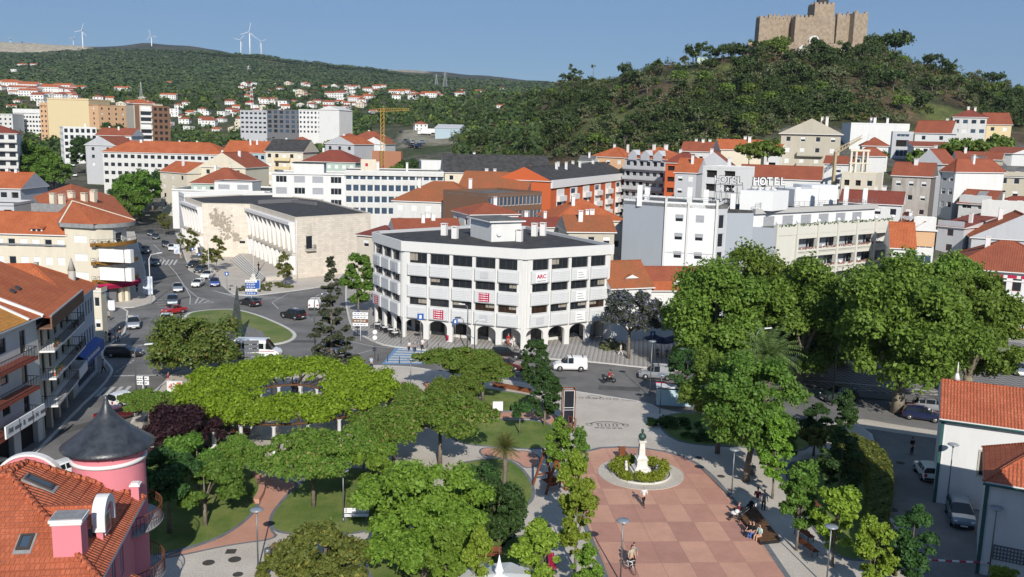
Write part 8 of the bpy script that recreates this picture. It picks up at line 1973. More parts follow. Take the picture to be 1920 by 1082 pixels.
person(204,602,3.1,'walk','grey','black','black','lone person walking on the shaded pavement by the cream wall'); person(194,700,3.0,'walk','white','black','black','person in dark jacket at the corner below the blue shop sign',long=True)
person(339,486,1.5,'walk','white','beige','black','person in a white top at the zebra by the parked cars'); person(485,508,2.6,'stand','black','black','black','person in black by the flagpole base',z=.95)
person(257,548,0,'stand','black','black','black','person in the shade under the crimson awning')
person(452,640,.6,'stand','grey','grey','grey','bronze looking figure beside the black obelisk',z=.2,sc=1.1).name='bronze_statue'
bpy.data.objects['bronze_statue']['category']='statue'
BRZ=mat('green_bronze',(.035,.07,.06),(.07,.12,.10),scale=5,rough=.55,metal=.4)
def recolour(o,m):
 for q in [o]+list(o.children):
  for s in q.material_slots: s.link='OBJECT'; s.material=m
recolour(bpy.data.objects['bronze_statue'],BRZ)
for i,(u,v,t_,b_) in enumerate(((548,734,'red','grey'),(556,735,'red','black'),(565,733,'maroon','grey'))): person(u,v,rnd.random()*6,'sit','%s'%t_,b_,'brown',('left','middle','right')[i]+' of three people in red sitting inside the pergola ring',zz=.15)
person(648,790,1,'sit','beige','black','brown','person sitting on a bench in the pergola shade',zz=.12); person(316,725,2,'stand','red','navy','black','person in red and navy half hidden behind the street poster')
for u,v,l in ((1232,668,'left'),(1250,670,'right')): person(u,v,0,'sit','grey','navy','grey',l+' person sitting at the dark kiosk terrace behind the plane trees',zz=.12)
# ================================================================ STREET FURNITURE
def park_lamp(u,v,label,h=4.3,z=.12):
 x,y=G(u,v,z); o=empty('park_lamp',(x,y,z),0,label,'street lamp'); t=MB(); t.tube([(0,0,0),(0,0,.4)],.08,METAL,8); t.tube([(0,0,.4),(0,0,h)],[.055,.045],METAL,8); t.build('pole',o)
 t=MB(); t.lathe([(.04,h-.25),(.12,h-.1),(.42,h+.02),(.46,h+.06),(.40,h+.12),(.05,h+.15),(0,h+.15)],mat('brushed_lamp_disc',(.34,.37,.40),rough=.35,metal=.4),20); t.build('lamp_head',o); return o
park_lamp(1371,935,'park lamp with disc head between the plaza and the large tree'); park_lamp(1079,908,'park lamp with disc head at the left edge of the plaza',4.4); park_lamp(1163,1092,'park lamp with disc head inside the bottom of the plaza',4.4)
park_lamp(484,1068,'park lamp with disc head by the western terracotta path'); park_lamp(644,980,'park lamp with disc head on the left lawn',4.2); park_lamp(1549,1100,'park lamp with pale disc head right of the wooden platform'); park_lamp(1774,955,'park lamp with disc head against the white house beside the people carrier',5.6,.02); park_lamp(1853,1085,'park lamp with disc head before the lattice vent of the lower white house',5.2,.02)
park_lamp(1237,775,'park lamp at the corner of the bus shelter'); park_lamp(770,742,'park lamp at the top left path'); park_lamp(900,750,'park lamp between the avenue trees'); park_lamp(1218,742,'tall dark park lamp beside the bus shelter',6.5); park_lamp(442,815,'park lamp in the low trees left of the pergola'); park_lamp(1278,718,'park lamp behind the dark linden')
def street_lamp(u,v,h,arm,label,z=.12,dirv=(1,0),two=False,m=METAL):
 x,y=G(u,v,z); o=empty('street_lamp',(x,y,z),0,label,'street lamp'); d=Vector(dirv).normalized(); t=MB(); t.tube([(0,0,0),(0,0,h*.9),(d.x*arm*.25,d.y*arm*.25,h*.98),(d.x*arm,d.y*arm,h+.1)],[.1,.07,.05,.04],m,8); t.build('pole',o)
 t=MB(); t.beam((d.x*(arm-.1),d.y*(arm-.1),h+.1),(d.x*(arm+.75),d.y*(arm+.75),h+.2),.28,.12,METALW if m is not BLACKM else METAL); t.build('lamp_head',o)
 if two: t=MB(); t.tube([(0,0,h*.62),(-d.x*.6,-d.y*.6,h*.68)],.04,m,6); t.beam((-d.x*.5,-d.y*.5,h*.68),(-d.x*1.1,-d.y*1.1,h*.7),.24,.1,m); t.build('low_lamp_head',o)
 return o
street_lamp(258,780,7.6,1.2,'dark street lamp with one raised arm beside the parked white hatchback',two=False); street_lamp(283,570,8.6,1.4,'tall pale lamp post by the crimson awning corner',dirv=(1,.2),m=METALW); street_lamp(876,660,6.6,.5,'lamp post in front of the third arch of the office block',dirv=(-1,0)); street_lamp(889,692,6.4,.6,'double headed lamp post before the fourth arch',dirv=(1,-.2),two=True)
street_lamp(591,690,9.5,1.0,'street lamp behind the sparse conifer',two=True); street_lamp(392,515,9,2.2,'street lamp by the relief wall',dirv=(1,0),m=METALW); street_lamp(261,400,9,2.,'curved street lamp far up the street',dirv=(-1,0),m=METALW); street_lamp(1560,760,8,1.,'lamp post under the plane trees',m=BLACKM)
street_lamp(1410,740,8,1.,'dark lamp post half hidden by the plane trees'); street_lamp(450,860,0.1+4,.3,'slim lamp post beside the small round mimosa')
def tsign(u,v,h,label,shape='sq',c=BLUEP,w=.7,z=.12,n=1,rz=0.1):
 x,y=G(u,v,z); o=empty('traffic_sign',(x,y,z),rz,label,'sign'); t=MB(); t.tube([(0,0,0),(0,0,h+.3)],.035,METAL,6); t.build('post',o)
 for k in range(n):
  t=MB(); zz=h-k*.75
  if shape=='sq': t.box(-w/2,-.05,zz-w/2,w/2,-.035,zz+w/2,c); t.box(-w*.18,-.06,zz-w*.3,w*.18,-.052,zz+w*.25,WHITEP)
  else: t.tube([(0,-.035,zz),(0,-.055,zz)],w/2,c,18)
  t.build('sign_face',o)
 return o
tsign(645,648,3.1,'blue pedestrian crossing sign before the third arch') if 0 else None
tsign(853,645,3.3,'blue crossing sign in front of the arcade'); tsign(670,628,3.2,'small blue sign left of the office block'); tsign(362,492,3.0,'blue crossing sign beside the young trees'); tsign(374,500,2.6,'second blue sign at the parking pavement'); tsign(426,545,3.2,'blue parking sign by the border planting'); tsign(270,415,3.4,'square blue and white sign under the street tree',c=WHITEP); tsign(176,690,2.6,'small white sign by the blue shop corner',c=WHITEP)
tsign(703,672,3.6,'round white backs of two signs at the zebra crossing','rd',WHITEP,.6,n=2); tsign(1222,665,3.0,'blue bus sign near the kiosk'); tsign(788,648,4.2,'blue street name plate at the arcade corner',c=BLUEP,w=.9); tsign(1830,660,3,'blue sign beneath the rightmost plane')
def dirsign(u,v,h,rows,label,z=.12,w=2.0,rz=0.):
 x,y=G(u,v,z); o=empty('direction_sign',(x,y,z),rz,label,'sign'); t=MB(); t.tube([(0,0,0),(0,0,h)],.06,METALW,8); t.build('post',o)
 for k,(c,bc) in enumerate(rows):
  t=MB(); zz=h-.25-k*.52; t.box(-w/2,-.1,zz-.2,w/2,-.07,zz+.22,c); q=t.build('sign_board',o); t=MB()
  for j in range(4): t.box(-w*.4+j*w*.2,-.112,zz-.05,-w*.4+j*w*.2+w*.14,-.103,zz+.07,bc)
  t.build('small_print',q)
 return o
dirsign(472,572,4.4,[(WHITEP,METAL),(BLUEP,WHITEP),(BLUEP,WHITEP),(WHITEP,METAL),(BLUEP,WHITEP)],'stacked blue and white direction sign by the border planting'); dirsign(676,640,4.3,[(WHITEP,METAL),(WHITEP,METAL),(mat('brown_sign_panel',(.2,.09,.04)),WHITEP),(WHITEP,METAL)],'stack of white and brown direction boards left of the office block',w=2.2)
dirsign(473,707,4.6,[(METAL,METAL)]*5,'grey backs of stacked direction boards in front of the minibus',w=1.7,rz=.35); dirsign(270,762,3.4,[(WHITEP,METAL)]*2,'white sign boards on the pavement by the street lamp',w=1.4)
def panel(u,v,w,h,label,c,z=.12,rz=.1,leg=.3,name='advertising_panel'):
 x,y=G(u,v,z); o=empty(name,(x,y,z),rz,label,'panel'); t=MB(); t.box(-w/2,-.12,leg,w/2,.12,leg+h,METALW); t.box(-w/4,-.1,0,w/4,.1,leg,METAL); t.build('case',o); t=MB(); t.box(-w/2+.08,-.135,leg+.1,w/2-.08,-.123,leg+h-.1,c); t.build('poster',o); return o
PST=mat('red_white_poster',(.65,.12,.12),(.75,.74,.72),scale=1.6,lo=.47,hi=.53,det=2); PSTB=mat('blue_white_poster',(.30,.40,.55),(.65,.68,.72),scale=1.5,lo=.45,hi=.55)
panel(330,765,1.7,2.5,'street poster case with a red and white poster at the corner bed',PST,rz=-.05,leg=.5); panel(332,478,1.3,2.2,'grey advertising panel on the pavement before the relief wall',PSTB); panel(278,555,1.6,3.2,'tall white information board beside the pale lamp post',PSTB,rz=.2); panel(933,778,1.1,1.0,'white information panel by the narrow terracotta path',WHITEP,leg=.5)
panel(482,545,1.2,1.8,'dark map board by the border planting',BLUEP); panel(210,585,1.0,1.6,'small white board outside the crimson awning shop',WHITEP); panel(801,625,.5,1.9,'pink and white display stand in the first arch',PST)
x,y=G(276,766,.12); o=empty('bottle_shaped_bin',(x,y,.12),.2,'rusty planter with a black bottle shaped ornament on the corner pavement','ornament'); t=MB(); t.box(-.35,-.35,0,.35,.35,1.0,RUST); t.build('base',o); t=MB(); t.lathe([(.24,1.0),(.26,1.6),(.22,1.8),(.09,2.1),(.08,2.45),(.1,2.5),(0,2.5)],mat('dark_brown_glass',(.03,.02,.012),rough=.3),14); t.build('bottle',o)
def litter(u,v,label,m=METAL): x,y=G(u,v,.12); o=empty('litter_bin',(x,y,.12),0,label,'litter bin'); t=MB(); t.lathe([(0,.15),(.22,.15),(.26,.85),(.2,.95),(0,.95)],m,14); t.build('bin',o); t=MB(); t.tube([(0,.3,0),(0,.3,1.1)],.03,METAL,6); t.build('post',o)
litter(1411,892,'grey litter bin beside the large plaza tree'); litter(1025,1008,'dark litter bin left of the plaza near the marquee lawn',BLACKM); litter(502,1052,'small bin beside the bottom left park lamp'); litter(840,640,'dark red litter bin before the second arch pillar',REDP)
for i,(u,v) in enumerate(((693,690),(709,676),(727,678),(749,681),(771,683),(752,645),(767,648),(782,650),(801,652),(822,656))):
 t=MB(); t.tube([(0,0,0),(0,0,.85)],.045,BLACKM,8); t.ball((0,0,.87),.055,BLACKM,8); x,y=G(u,v,.12); tag(t.build('bollard',None,(x,y,.12)),'thin black bollard at the blue zebra crossing, '+('park side' if i<5 else 'arcade side'),'bollard',None if 0 else 'bollards at the zebra crossing, '+('park side' if i<5 else 'arcade side'))
def cafe(u,v,i):
 x,y=G(u,v,.13); o=empty('cafe_table',(x,y,.13),i,'round pale cafe table at the left corner of the arcade, %s'%('left','middle','right','near right')[i],'table'); t=MB(); t.lathe([(0,.74),(.55,.74),(.55,.78),(0,.78)],FR_W,16); t.build('tabletop',o); t=MB(); t.tube([(0,0,0),(0,0,.74)],.04,BLACKM,6); t.lathe([(0,.0),(.25,0),(.22,.03),(0,.03)],BLACKM,12); t.build('stem',o)
 for k in range(4):
  a=k*pi/2+i; c=MB();
  for sx_ in (-.2,.2):
   for sy_ in (-.2,.2): c.box(sx_-.02,sy_-.02,0,sx_+.02,sy_+.02,.45 if sy_<0 else .85,BLACKM)
  c.box(-.23,-.23,.43,.23,.23,.47,BLACKM); c.box(-.22,.19,.55,.22,.22,.85,BLACKM); tag(c.build('cafe_chair',None,(x+.85*math.sin(-a)*-1,y+.85*math.cos(a),.13),a),'black cafe chair at the arcade corner tables','chair','chairs at the arcade corner')
for i,(u,v) in enumerate(((708,616),(722,622),(741,632),(733,626))): cafe(u,v,i)
for i,(u,v) in enumerate(((1225,662),(1240,668),(1262,664))):
 x,y=G(u,v,.13); t=MB(); t.lathe([(0,2.1),(1.6,2.1),(1.55,2.15),(0,2.75)],CL['navy'] if 'CL' in globals() else BLACKM,8); t.tube([(0,0,0),(0,0,2.4)],.04,METAL,6); o=empty('parasol',(x,y,.13),i,'dark terrace parasol under the plane trees, %s'%('left','middle','right')[i],'parasol'); t.build('canopy',o)
x,y=G(447,633,.2); o=empty('obelisk',(x,y,.2),.3,'tall narrow black slate obelisk on the roundabout','monument'); SL=mat('black_slate_blocks',(.016,.022,.022),(.05,.06,.06),scale=3,rough=.5,bump=.5)
t=MB(); ns=22; h=7.6
for k in range(ns):
 z0,z1=h*k/ns,h*(k+1)/ns-.02; a=lambda z:1.2*(1-z/h)+.05; q=a(z0),a(z1); t.add([(-q[0],-q[0]*.55,z0),(q[0]*.6,-q[0]*.55,z0),(q[0]*.6,q[0]*.55,z0),(-q[0],q[0]*.55,z0),(-q[1],-q[1]*.55,z1),(q[1]*.6,-q[1]*.55,z1),(q[1]*.6,q[1]*.55,z1),(-q[1],q[1]*.55,z1)],[(0,3,2,1),(4,5,6,7),(0,1,5,4),(1,2,6,5),(2,3,7,6),(3,0,4,7)],SL)
t.build('shaft',o)
MBL=mat('white_marble',(.72,.69,.64),(.58,.55,.50),scale=3,bump=.2)
o=empty('bust_monument',(STX,STY,.17),.1,'bronze bust on a tall white stepped marble pedestal in the plaza','monument'); t=MB()
def frus(t,z0,z1,a,b_,m):
 t.add([(-a,-a,z0),(a,-a,z0),(a,a,z0),(-a,a,z0),(-b_,-b_,z1),(b_,-b_,z1),(b_,b_,z1),(-b_,b_,z1)],[(0,3,2,1),(4,5,6,7),(0,1,5,4),(1,2,6,5),(2,3,7,6),(3,0,4,7)],m)
for z0,z1,a,b_ in ((0,.35,1.05,1.05),(.35,.6,.85,.85),(.6,.75,.75,.6),(.75,1.35,.58,.52),(1.35,1.5,.62,.62),(1.5,1.75,.52,.36),(1.75,2.9,.34,.26),(2.9,3.0,.34,.36),(3.0,3.12,.4,.4)): frus(t,z0,z1,a,b_,MBL)
t.build('pedestal',o).scale=(.84,.84,1); t=MB(); t.lathe([(0,3.12),(.22,3.12),(.2,3.2),(.34,3.32),(.36,3.5),(.26,3.68),(.1,3.74),(.09,3.82)],BRZ,14); t.ball((0,0,3.95),.15,BRZ,12,(.85,.95,1.2)); t.tube([(0,-.14,3.96),(0,-.185,3.92)],[.015,.028],BRZ,6); t.ball((0,.03,4.02),.15,BRZ,10,(.95,.95,.8)); t.ball((0,-.1,3.86),.07,BRZ,8); t.build('bust',o)
for i,(dx,dy) in enumerate(((-1.4,-.3),(1.4,-.3),(1.2,-.9),(-1.2,.7))):
 t=MB(); frus(t,0,.7,.16,.12,MBL if i!=1 and i!=2 else METAL); t.ball((0,0,.8),.14,MBL if i!=1 and i!=2 else METAL,8); t.build('corner_post',o,(dx,dy,0))
x,y=G(1166,862,.13); t=MB(); t.box(-.3,-.06,0,.3,.06,1.3,RUST); tag(t.build('rust_stele',None,(x,y,.13),.2),'small rusty steel stele behind the monument hedge','stele')
x,y=G(1064,806,.12); o=empty('display_frame',(x,y,.12),.12,'tall narrow rusty steel frame holding a dark display panel','sculpture'); t=MB(); H9=4.4; w9=.62
for sx_ in (-w9,w9):
 for sy_ in (-.4,.4): t.beam((sx_,sy_,0),(sx_,sy_,H9),.08,.08,RUST)
for z in (0.05,.75,H9):
 for sy_ in (-.4,.4): t.beam((-w9,sy_,z),(w9,sy_,z),.08,.08,RUST)
 for sx_ in (-w9,w9): t.beam((sx_,-.4,z),(sx_,.4,z),.08,.08,RUST)
for a,c in (((-w9,.08),(0,.72)),((0,.08),(w9,.72)),((0,.08),(-w9,.72)),((w9,.08),(0,.72))): t.beam((a[0],-.42,a[1]),(c[0],-.42,c[1]),.05,.04,RUST)
t.build('steel_frame',o); t=MB(); t.box(-.5,-.3,.82,.5,.3,4.25,mat('dark_display_panel',(.018,.02,.028),rough=.25)); t.box(-.54,-.35,.78,-.5,.3,4.3,METALW); t.box(.5,-.35,.78,.54,.3,4.3,METALW); t.box(-.54,-.35,4.25,.54,.3,4.3,METALW); t.box(-.5,-.32,2.45,.5,-.3,2.5,METALW); t.box(-.5,-.32,2.2,.5,-.3,2.24,METALW); t.build('display_panel',o)
x,y=G(1052,802,.12); t=MB()
for k in range(5): t.beam((0,-k*.6,0),(0,-k*.6,1.6),.06,.06,RUST)
t.beam((0,0,1.6),(0,-2.4,1.6),.06,.06,RUST); tag(t.build('rust_fence',None,(x,y,.12),.6),'low rusty fence leading to the display frame','fence')
x,y=G(1030,915,.12); o=empty('timber_frame',(x,y,.12),.5,'reddish brown wooden A frame swing beside the young trees','swing'); TW=mat('red_brown_timber',(.22,.07,.03),(.15,.05,.025),scale=4); t=MB()
for s_ in (-1.1,1.1): t.beam((-1.0,s_,0),(0,s_*.9,3.0),.16,.16,TW); t.beam((1.0,s_,0),(0,s_*.9,3.0),.16,.16,TW); t.beam((-.7,s_,.9),(.7,s_,.9),.12,.12,TW)
t.beam((0,-1.3,3.0),(0,1.3,3.0),.16,.16,TW); t.build('frame',o); t=MB(); t.box(-.3,-.8,.5,.3,.8,.56,TW); t.box(.26,-.8,.56,.3,.8,1.1,TW);
for s_ in (-.7,.7): t.tube([(0,s_,.55),(0,s_,2.95)],.015,METAL,5)
t.build('swing_seat',o)
def bench(u,v,rz,label,m=RUST,l=1.9,z=.12):
 x,y=G(u,v,z); o=empty('park_bench',(x,y,z),rz,label,'bench'); t=MB()
 for k in range(4): t.box(-l/2,-.25+k*.13,.42,l/2,-.25+k*.13+.11,.46,m)
 t.build('seat',o); t=MB()
 for k in range(3): t.box(-l/2,.27,.52+k*.14,l/2,.31,.52+k*.14+.11,m)
 t.build('backrest',o)
 for s_ in (-l/2+.15,l/2-.15): t=MB(); t.box(s_-.03,-.25,0,s_+.03,-.19,.42,METAL); t.box(s_-.03,.25,0,s_+.03,.31,.9,METAL); t.build('leg',o)
bench(1508,1008,1.9,'rusty bench with a seated person beneath the young trees right of the platform'); bench(1518,950,2.1,'rusty bench behind the pushchair pair'); bench(1515,1035,1.9,'rusty bench at the lower end of the platform'); bench(705,1042,0,'low cream bench left of the large maple',WHITEP) if 0 else bench(668,976,.1,'cream bench at the edge of the left lawn',WHITEP); bench(450,822,.1,'wooden bench left of the pergola steps'); bench(1034,1062,1.6,'dark red bench at the right of the marquee lawn',REDP,2.4); bench(915,1050,0,'wooden bench behind the marquee roof',TW)
P1=px([(1375,958),(1415,955),(1462,1018),(1425,1022)],.12); t=MB(); a,c,d_,e_=[Vector(p) for p in P1]
for k in range(14):
 t0,t1=(k+.06)/14,(k+.94)/14; q=[a.lerp(e_,t0),c.lerp(d_,t0),c.lerp(d_,t1),a.lerp(e_,t1)]; t.prism([tuple(x) for x in q],.38,.44,WOODM)
t.prism([tuple(x) for x in P1],.12,.36,BLACKM); tag(t.build('wooden_platform'),'long dark slatted wooden seating platform at the right edge of the plaza','platform')
def pram(u,v,rz,c,label):
 x,y=G(u,v,.12); o=empty('pushchair',(x,y,.12),rz,label,'pushchair'); t=MB(); t.tube([(-.25,.4,.15),(-.25,-.2,.65),(-.25,-.55,1.0)],.018,METAL,5); t.tube([(.25,.4,.15),(.25,-.2,.65),(.25,-.55,1.0)],.018,METAL,5); t.tube([(-.25,-.55,1.0),(.25,-.55,1.0)],.02,BLACKM,5); t.tube([(-.25,-.35,.15),(-.25,.15,.6)],.018,METAL,5); t.tube([(.25,-.35,.15),(.25,.15,.6)],.018,METAL,5); t.build('frame',o)
 t=MB(); t.ball((0,.08,.62),.28,CL[c],10,(.85,1.2,.6)); t.ball((0,-.12,.78),.26,CL[c],10,(.9,.8,.8)); t.build('seat',o); wm,_=wheelmesh(.14)
 for X in (-.27,.27):
  for Y in (-.35,.4): w_=link('wheel',wm,o,(X,Y,.14)); w_.rotation_euler=(0,pi/2,0); w_.scale=(1,1,.3)
pram(1406,961,2.2,'black','black pushchair in front of the person in dark red'); pram(1378,976,1.0,'white','white hooded pram at the platform corner'); pram(1390,972,1.4,'black','black pram beside the white one')
x,y=G(1179,1072,.12); o=empty('bicycle',(x,y,.12),-1.1,'white bicycle held by two people on the plaza','bicycle'); t=MB()
BW=WHITEP
for a,c in (((-.5,0,.35),(-.12,0,.32)),((-.5,0,.35),(-.18,0,.8)),((-.18,0,.85),(-.1,0,.3)),((-.1,0,.3),(.36,0,.72)),((-.18,0,.78),(.34,0,.82)),((.34,0,.9),(.52,0,.35)),((.34,-.25,.95),(.34,.25,.95))): t.tube([a,c],.02,BW,6)
t.build('frame',o); t=MB(); t.box(-.32,-.07,.86,-.05,.07,.92,BLACKM); t.build('saddle',o)
for X in (-.5,.52):
 t=MB(); pts_=[(X+.33*math.cos(i*pi/10),0,.35+.33*math.sin(i*pi/10)) for i in range(21)]; t.tube(pts_,.018,TYRE,5,cap=False)
 for k in range(8): t.tube([(X,0,.35),(X+.32*math.cos(k*pi/4),0,.35+.32*math.sin(k*pi/4))],.004,METAL,3)
 t.build('wheel',o)
x,y=G(1141,718,.02); o=empty('motorbike',(x,y,.02),.25,'dark scooter with a rider on the avenue','motorbike'); t=MB(); t.ball((-.35,0,.62),.3,PT['black'],10,(1.6,.6,.7)); t.ball((.25,0,.6),.22,PT['black'],10,(1.2,.6,1.1)); t.box(-.3,-.16,.3,.35,.16,.42,BUMP); t.ball((-.3,0,.85),.2,BUMP,8,(1.9,.7,.4)); t.build('body',o); t=MB(); t.tube([(.35,0,.5),(.5,0,.95)],.04,METAL,6); t.tube([(.42,-.32,1.02),(.42,.32,1.02)],.02,METAL,6); t.box(-.85,-.2,.75,-.5,.2,1.1,BUMP); t.build('handlebar',o); wm,rm=wheelmesh(.29)
for X in (-.62,.68): w_=link('wheel',wm,o,(X,0,.29)); w_.rotation_euler=(pi/2,0,0); w_.scale=(1,1,.6)
rd=person(0,0,.25+pi/2,'ride','red','black','black','scooter rider in a red top and dark helmet on the avenue',xy=(x+.0,y),zz=.05); t=MB(); t.ball((0,-.15,1.6),.15,PT['black'],12,(.95,1.05,1.1)); t.build('helmet',rd)
x,y=G(1262,762,.12); o=empty('bus_shelter',(x,y,.12),-.12,'glass bus shelter with pale blue panels and a red roof edge','bus shelter'); t=MB(); t.box(-2,-.8,2.3,2,.8,2.42,METALW); t.box(-2.02,.75,2.25,2.02,.85,2.5,REDP); t.build('roof',o)
for X in (-1.9,0,1.9): t=MB(); t.box(X-.04,.6,0,X+.04,.68,2.3,METAL); t.build('post',o)
t=MB(); t.box(-1.86,-.76,.3,1.86,-.73,2.1,mat('frosted_blue_glass',(.42,.55,.58),rough=.25)); t.box(-1.9,-.76,.3,-1.87,.6,2.1,MATS['frosted_blue_glass']); t.build('glass_panel',o)
x,y=G(935,1105,2.6); o=empty('marquee',(x,y,.12),.2,'white marquee with a pointed finial at the bottom of the park','marquee'); t=MB(); n=8; rr_=3.6; WC=mat('white_tent_canvas',(.78,.78,.77),rough=.7)
R_=[(rr_*math.cos((k+.5)*2*pi/n),rr_*math.sin((k+.5)*2*pi/n)) for k in range(n)]; r1_=[(a*.55,c*.55) for a,c in R_]
for k in range(n):
 a,c=R_[k],R_[(k+1)%n]; a1,c1=r1_[k],r1_[(k+1)%n]; t.face([(*a,2.5),(*c,2.5),(*c1,2.95),(*a1,2.95)],WC); t.face([(*a1,2.95),(*c1,2.95),(0,0,3.55)],WC); t.face([(*a,2.2),(*c,2.2),(*c,2.5),(*a,2.5)],WC)
t.build('canopy',o); t=MB(); t.lathe([(.28,3.4),(.22,3.6),(.3,3.75),(.2,3.95),(.1,4.3),(.01,4.75)],WC,12); t.build('finial',o)
for a in R_: t=MB(); t.tube([(*a,0),(*a,2.3)],.05,METALW,6); t.build('post',o)
x,y=G(1728,1072,.02); o=empty('barrier',(x,y,.02),-.06,'red and white striped barrier pole across the lane','barrier'); t=MB(); t.box(-.15,-.15,0,.15,.15,1.0,METALW); t.build('post',o); t=MB()
for k in range(10): t.box(.1+k*.48,-.05,.88,.1+(k+1)*.48,.05,.98,REDP if k%2 else WHITEP)
t.build('striped_pole',o)
x,y=G(476,520,.95); o=empty('flagpole',(x,y,.5),0,'tall white flagpole on a square base in front of the court building','flagpole'); t=MB(); t.box(-.6,-.6,0,.6,.6,.5,KERB); t.box(-.35,-.35,.5,.35,.35,1.2,KERB); t.build('base',o); t=MB(); t.tube([(0,0,1.2),(0,0,12.5)],[.12,.06],METALW,8); t.build('pole',o)
# ================================================================ DISTANT STRUCTURES
def turbine(u,v,vb,D,a,label):
 x,y,z=AD(u,vb,D); o=empty('wind_turbine',(x,y,z-15),0,label,'wind turbine'); h=(vb-v)/FOC*D+15; t=MB(); k=h/80; t.tube([(0,0,0),(0,0,h)],[2.4*k,1.4*k],METALW,10); t.build('tower',o); t=MB(); t.box(-1.8,-5,h-1.2,1.8,5,h+2,METAL); t.build('nacelle',o)
 for j in range(3):
  t=MB(); an=a+j*2*pi/3; L_=h*.30; t.beam((0,-5.5,h+.5),(L_*math.sin(an),-5.5,h+.5+L_*math.cos(an)),1.0*k,.35*k,METALW,up=(0,1,0)); t.build('blade',o)
for i,(u,v,vb,D,l) in enumerate(((156,60,94,3500,'white wind turbine standing just right of the quarry'),(138,74,88,4000,'small wind turbine left of the nearer one by the quarry'),(21,75,87,4200,'small wind turbine at the far left above the quarry'),(285,69,97,3450,'white wind turbine alone in the middle of the ridge'),(469,63,107,3300,'largest wind turbine, middle of the three on the right'),(452,77,106,3600,'wind turbine left of the largest one'),(490,80,106,3700,'wind turbine right of the largest one'))): turbine(u,v,vb+2,D,.3+i*.5,l)
def pylon(u,vt,vb,D,w,label,m=METAL,name='pylon',red=False):
 x,y,z=AD(u,vb,D); h=(vb-vt)/FOC*D; o=empty(name,(x,y,z-2),.3,label,name); t=MB(); h+=2
 for k in range(10):
  z0,z1=h*k/10,h*(k+1)/10; a=w*(1-k/11)/2; c=w*(1-(k+1)/11)/2
  mm=(REDP if k%2 else WHITEP) if red else m; th=.13*D/400
  for sx_,sy_ in ((1,1),(1,-1),(-1,1),(-1,-1)): t.beam((sx_*a,sy_*a,z0),(sx_*c,sy_*c,z1),th,th,mm)
  for sx_ in (1,-1): t.beam((-a,sx_*a,z0),(c,sx_*c,z1),th*.7,th*.7,mm); t.beam((a,sx_*a,z0),(-c,sx_*c,z1),th*.7,th*.7,mm)
 t.build('lattice_mast',o)
 if name=='pylon':
  t=MB()
  for k in (.8,.92): t.beam((-w*.8,0,h*k),(w*.8,0,h*k),.5,.5,m)
  t.build('cross_arm',o)
 return o
pylon(336,112,128,2000,6,'electricity pylon in the middle of the green ridge'); pylon(466,124,146,1600,6,'electricity pylon below the right turbines'); pylon(834,134,160,1400,6,'electricity pylon on the right end of the ridge'); pylon(818,140,158,1700,5,'smaller electricity pylon left of the one on the right ridge end'); pylon(42,78,88,4000,18,'far pylon above the quarry'); pylon(427,142,157,1500,5,'small pylon above the suburb centre')
pylon(265,155,186,760,2.6,'antenna mast on a roof above the suburb',METAL,'antenna_mast'); pylon(472,154,192,700,2.6,'red and white lattice mast above the modern apartments',METAL,'radio_mast',True)
YEL=mat('crane_yellow_paint',(.45,.27,.06),rough=.6); TAN=mat('crane_tan_paint',(.42,.33,.2),rough=.7)
x,y,z=AD(717,297,338); o=empty('tower_crane',(x,y,z-3),R(2),'yellow tower crane behind the strip window office','crane'); t=MB(); h=(297-205)/FOC*338+3
for k in range(14):
 z0,z1=h*k/14,h*(k+1)/14
 for sx_,sy_ in ((.6,.6),(.6,-.6),(-.6,.6),(-.6,-.6)): t.beam((sx_,sy_,z0),(sx_,sy_,z1),.13,.13,YEL)
 for s_ in (.6,-.6): t.beam((-.6,s_,z0),(.6,s_,z1),.07,.07,YEL); t.beam((s_,-.6,z1),(s_,.6,z0),.07,.07,YEL)
t.build('mast',o); t=MB()
for s_ in (-.5,.5): t.beam((-3,s_,h*.93),(10,s_,h*.97),.11,.11,YEL)
t.beam((-3,0,h*.98),(10,0,h*1.0),.11,.11,YEL)
for k in range(16): t.beam((-2.5+k*.8,-.5,h*.93+k*.05),(-2.1+k*.8,0,h*.98+k*.03),.1,.1,YEL)
t.build('jib',o); t=MB(); t.box(-4.2,-.7,h*.9,-2.6,.7,h*.95,METAL); t.build('counterweight',o)
x,y,z=AD(1562,342,222); o=empty('site_crane',(x,y,z-2),.35,'small tan crane with a folded jib beside the concrete frame','crane'); t=MB(); h=9.5; t.beam((0,0,0),(0,0,h),.6,.6,TAN); t.build('mast',o); t=MB()
for s_ in (-.35,.35): t.beam((0,s_,h-.5),(7.5,s_,h+3.4),.16,.16,TAN)
t.beam((0,0,h+.5),(7.5,0,h+4),.16,.16,TAN)
for k in range(9): t.beam((k*.8,-.35,h-.4+k*.42),(k*.8+.5,0,h+.75+k*.38),.09,.09,TAN)
t.build('jib',o)
t=MB(); x,y,z=AD(1592,330,222)
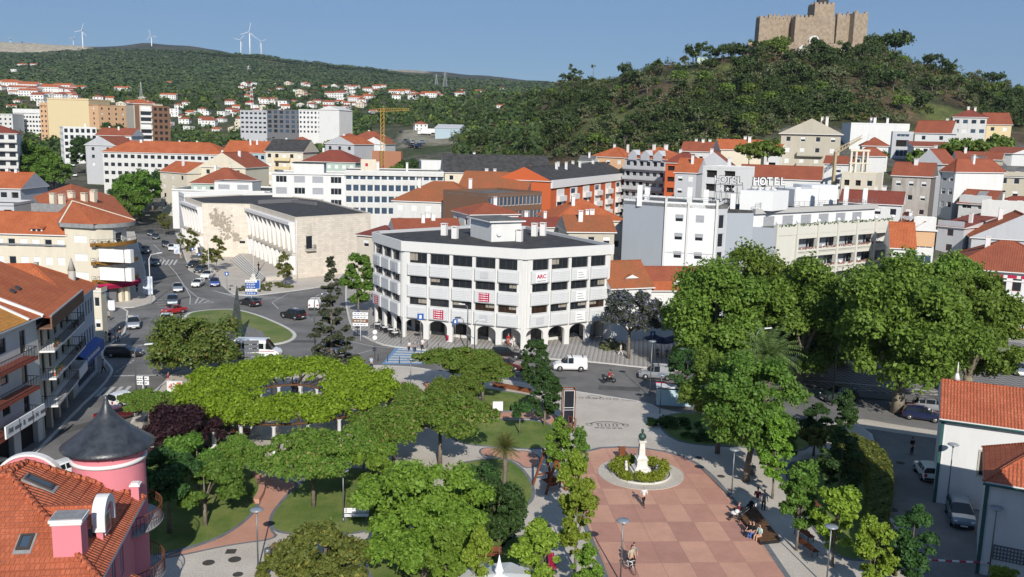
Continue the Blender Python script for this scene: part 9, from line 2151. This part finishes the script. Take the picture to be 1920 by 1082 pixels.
for X in (0,1.3,3.2,4.4): t.box(X,0,0,X+.5,.5,8.5,W_CREAM)
t.box(-.2,-.1,8.5,5.1,.6,9,W_CREAM); t.box(-.2,-.1,5.5,5.1,.6,5.8,W_CREAM); tag(t.build('concrete_frame',None,(x,y,z-2.5),.2),'unfinished cream concrete frame beside the small crane','frame')
for u,v,D,z0 in ((520,318,290,0),(545,322,280,0),(108,380,170,0),(120,376,175,0),(390,405,210,0),(430,300,280,0)):
 x,y,z=AD(u,v,D); antenna(x,y,z-1.5,3.4,'thin television aerial on a roof of the old town') and None
for o_ in list(col.objects):
 if o_.get('category')=='aerial': o_['group']='television aerials on the roofs'
# ================================================================ unseen tall building, added outside the frame to shade the lane
b=Bld('shading_building','white building with a stair tower just outside the lower right corner of the view','building',(31.6,38),(50,38)); b.gm=W_WHITE
for A,Bq,n,hh in (((0,0),(5.2,0),2,25),((5.2,0),(18.4,0),4,13),((18.4,0),(18.4,9),3,13),((18.4,9),(5.2,9),4,13),((5.2,9),(0,9),2,25),((0,9),(0,0),3,25)): b.grid(A,Bq,0,hh,W_WHITE,n,int(hh/3.2))
b.facade((5.2,0),(5.2,9),13,25,W_WHITE); b.done(); rect_roof(b,0,0,5.2,9,25,1.5,'hip',RF_ORANGE,.3); rect_roof(b,5.2,0,18.4,9,13,3.,'gx',RF_ORANGE,.3)
# ================================================================ air
hz=MB(); hz.box(-5900,-70,-4,5900,4700,520,None); me=bpy.data.meshes.new('haze'); me.from_pydata(hz.v,[],hz.f); hm=bpy.data.materials.new('haze_air'); hm.use_nodes=True; n=hm.node_tree; n.nodes.clear()
out=n.nodes.new('ShaderNodeOutputMaterial'); pv=n.nodes.new('ShaderNodeVolumePrincipled'); pv.inputs['Color'].default_value=(.75,.85,1,1); pv.inputs['Density'].default_value=.00005; pv.inputs['Anisotropy'].default_value=.2; n.links.new(pv.outputs[0],out.inputs['Volume'])
me.materials.append(hm); tag(link('haze',me),'thin haze of the far distance',kind='stuff')
cy.volume_bounces=0
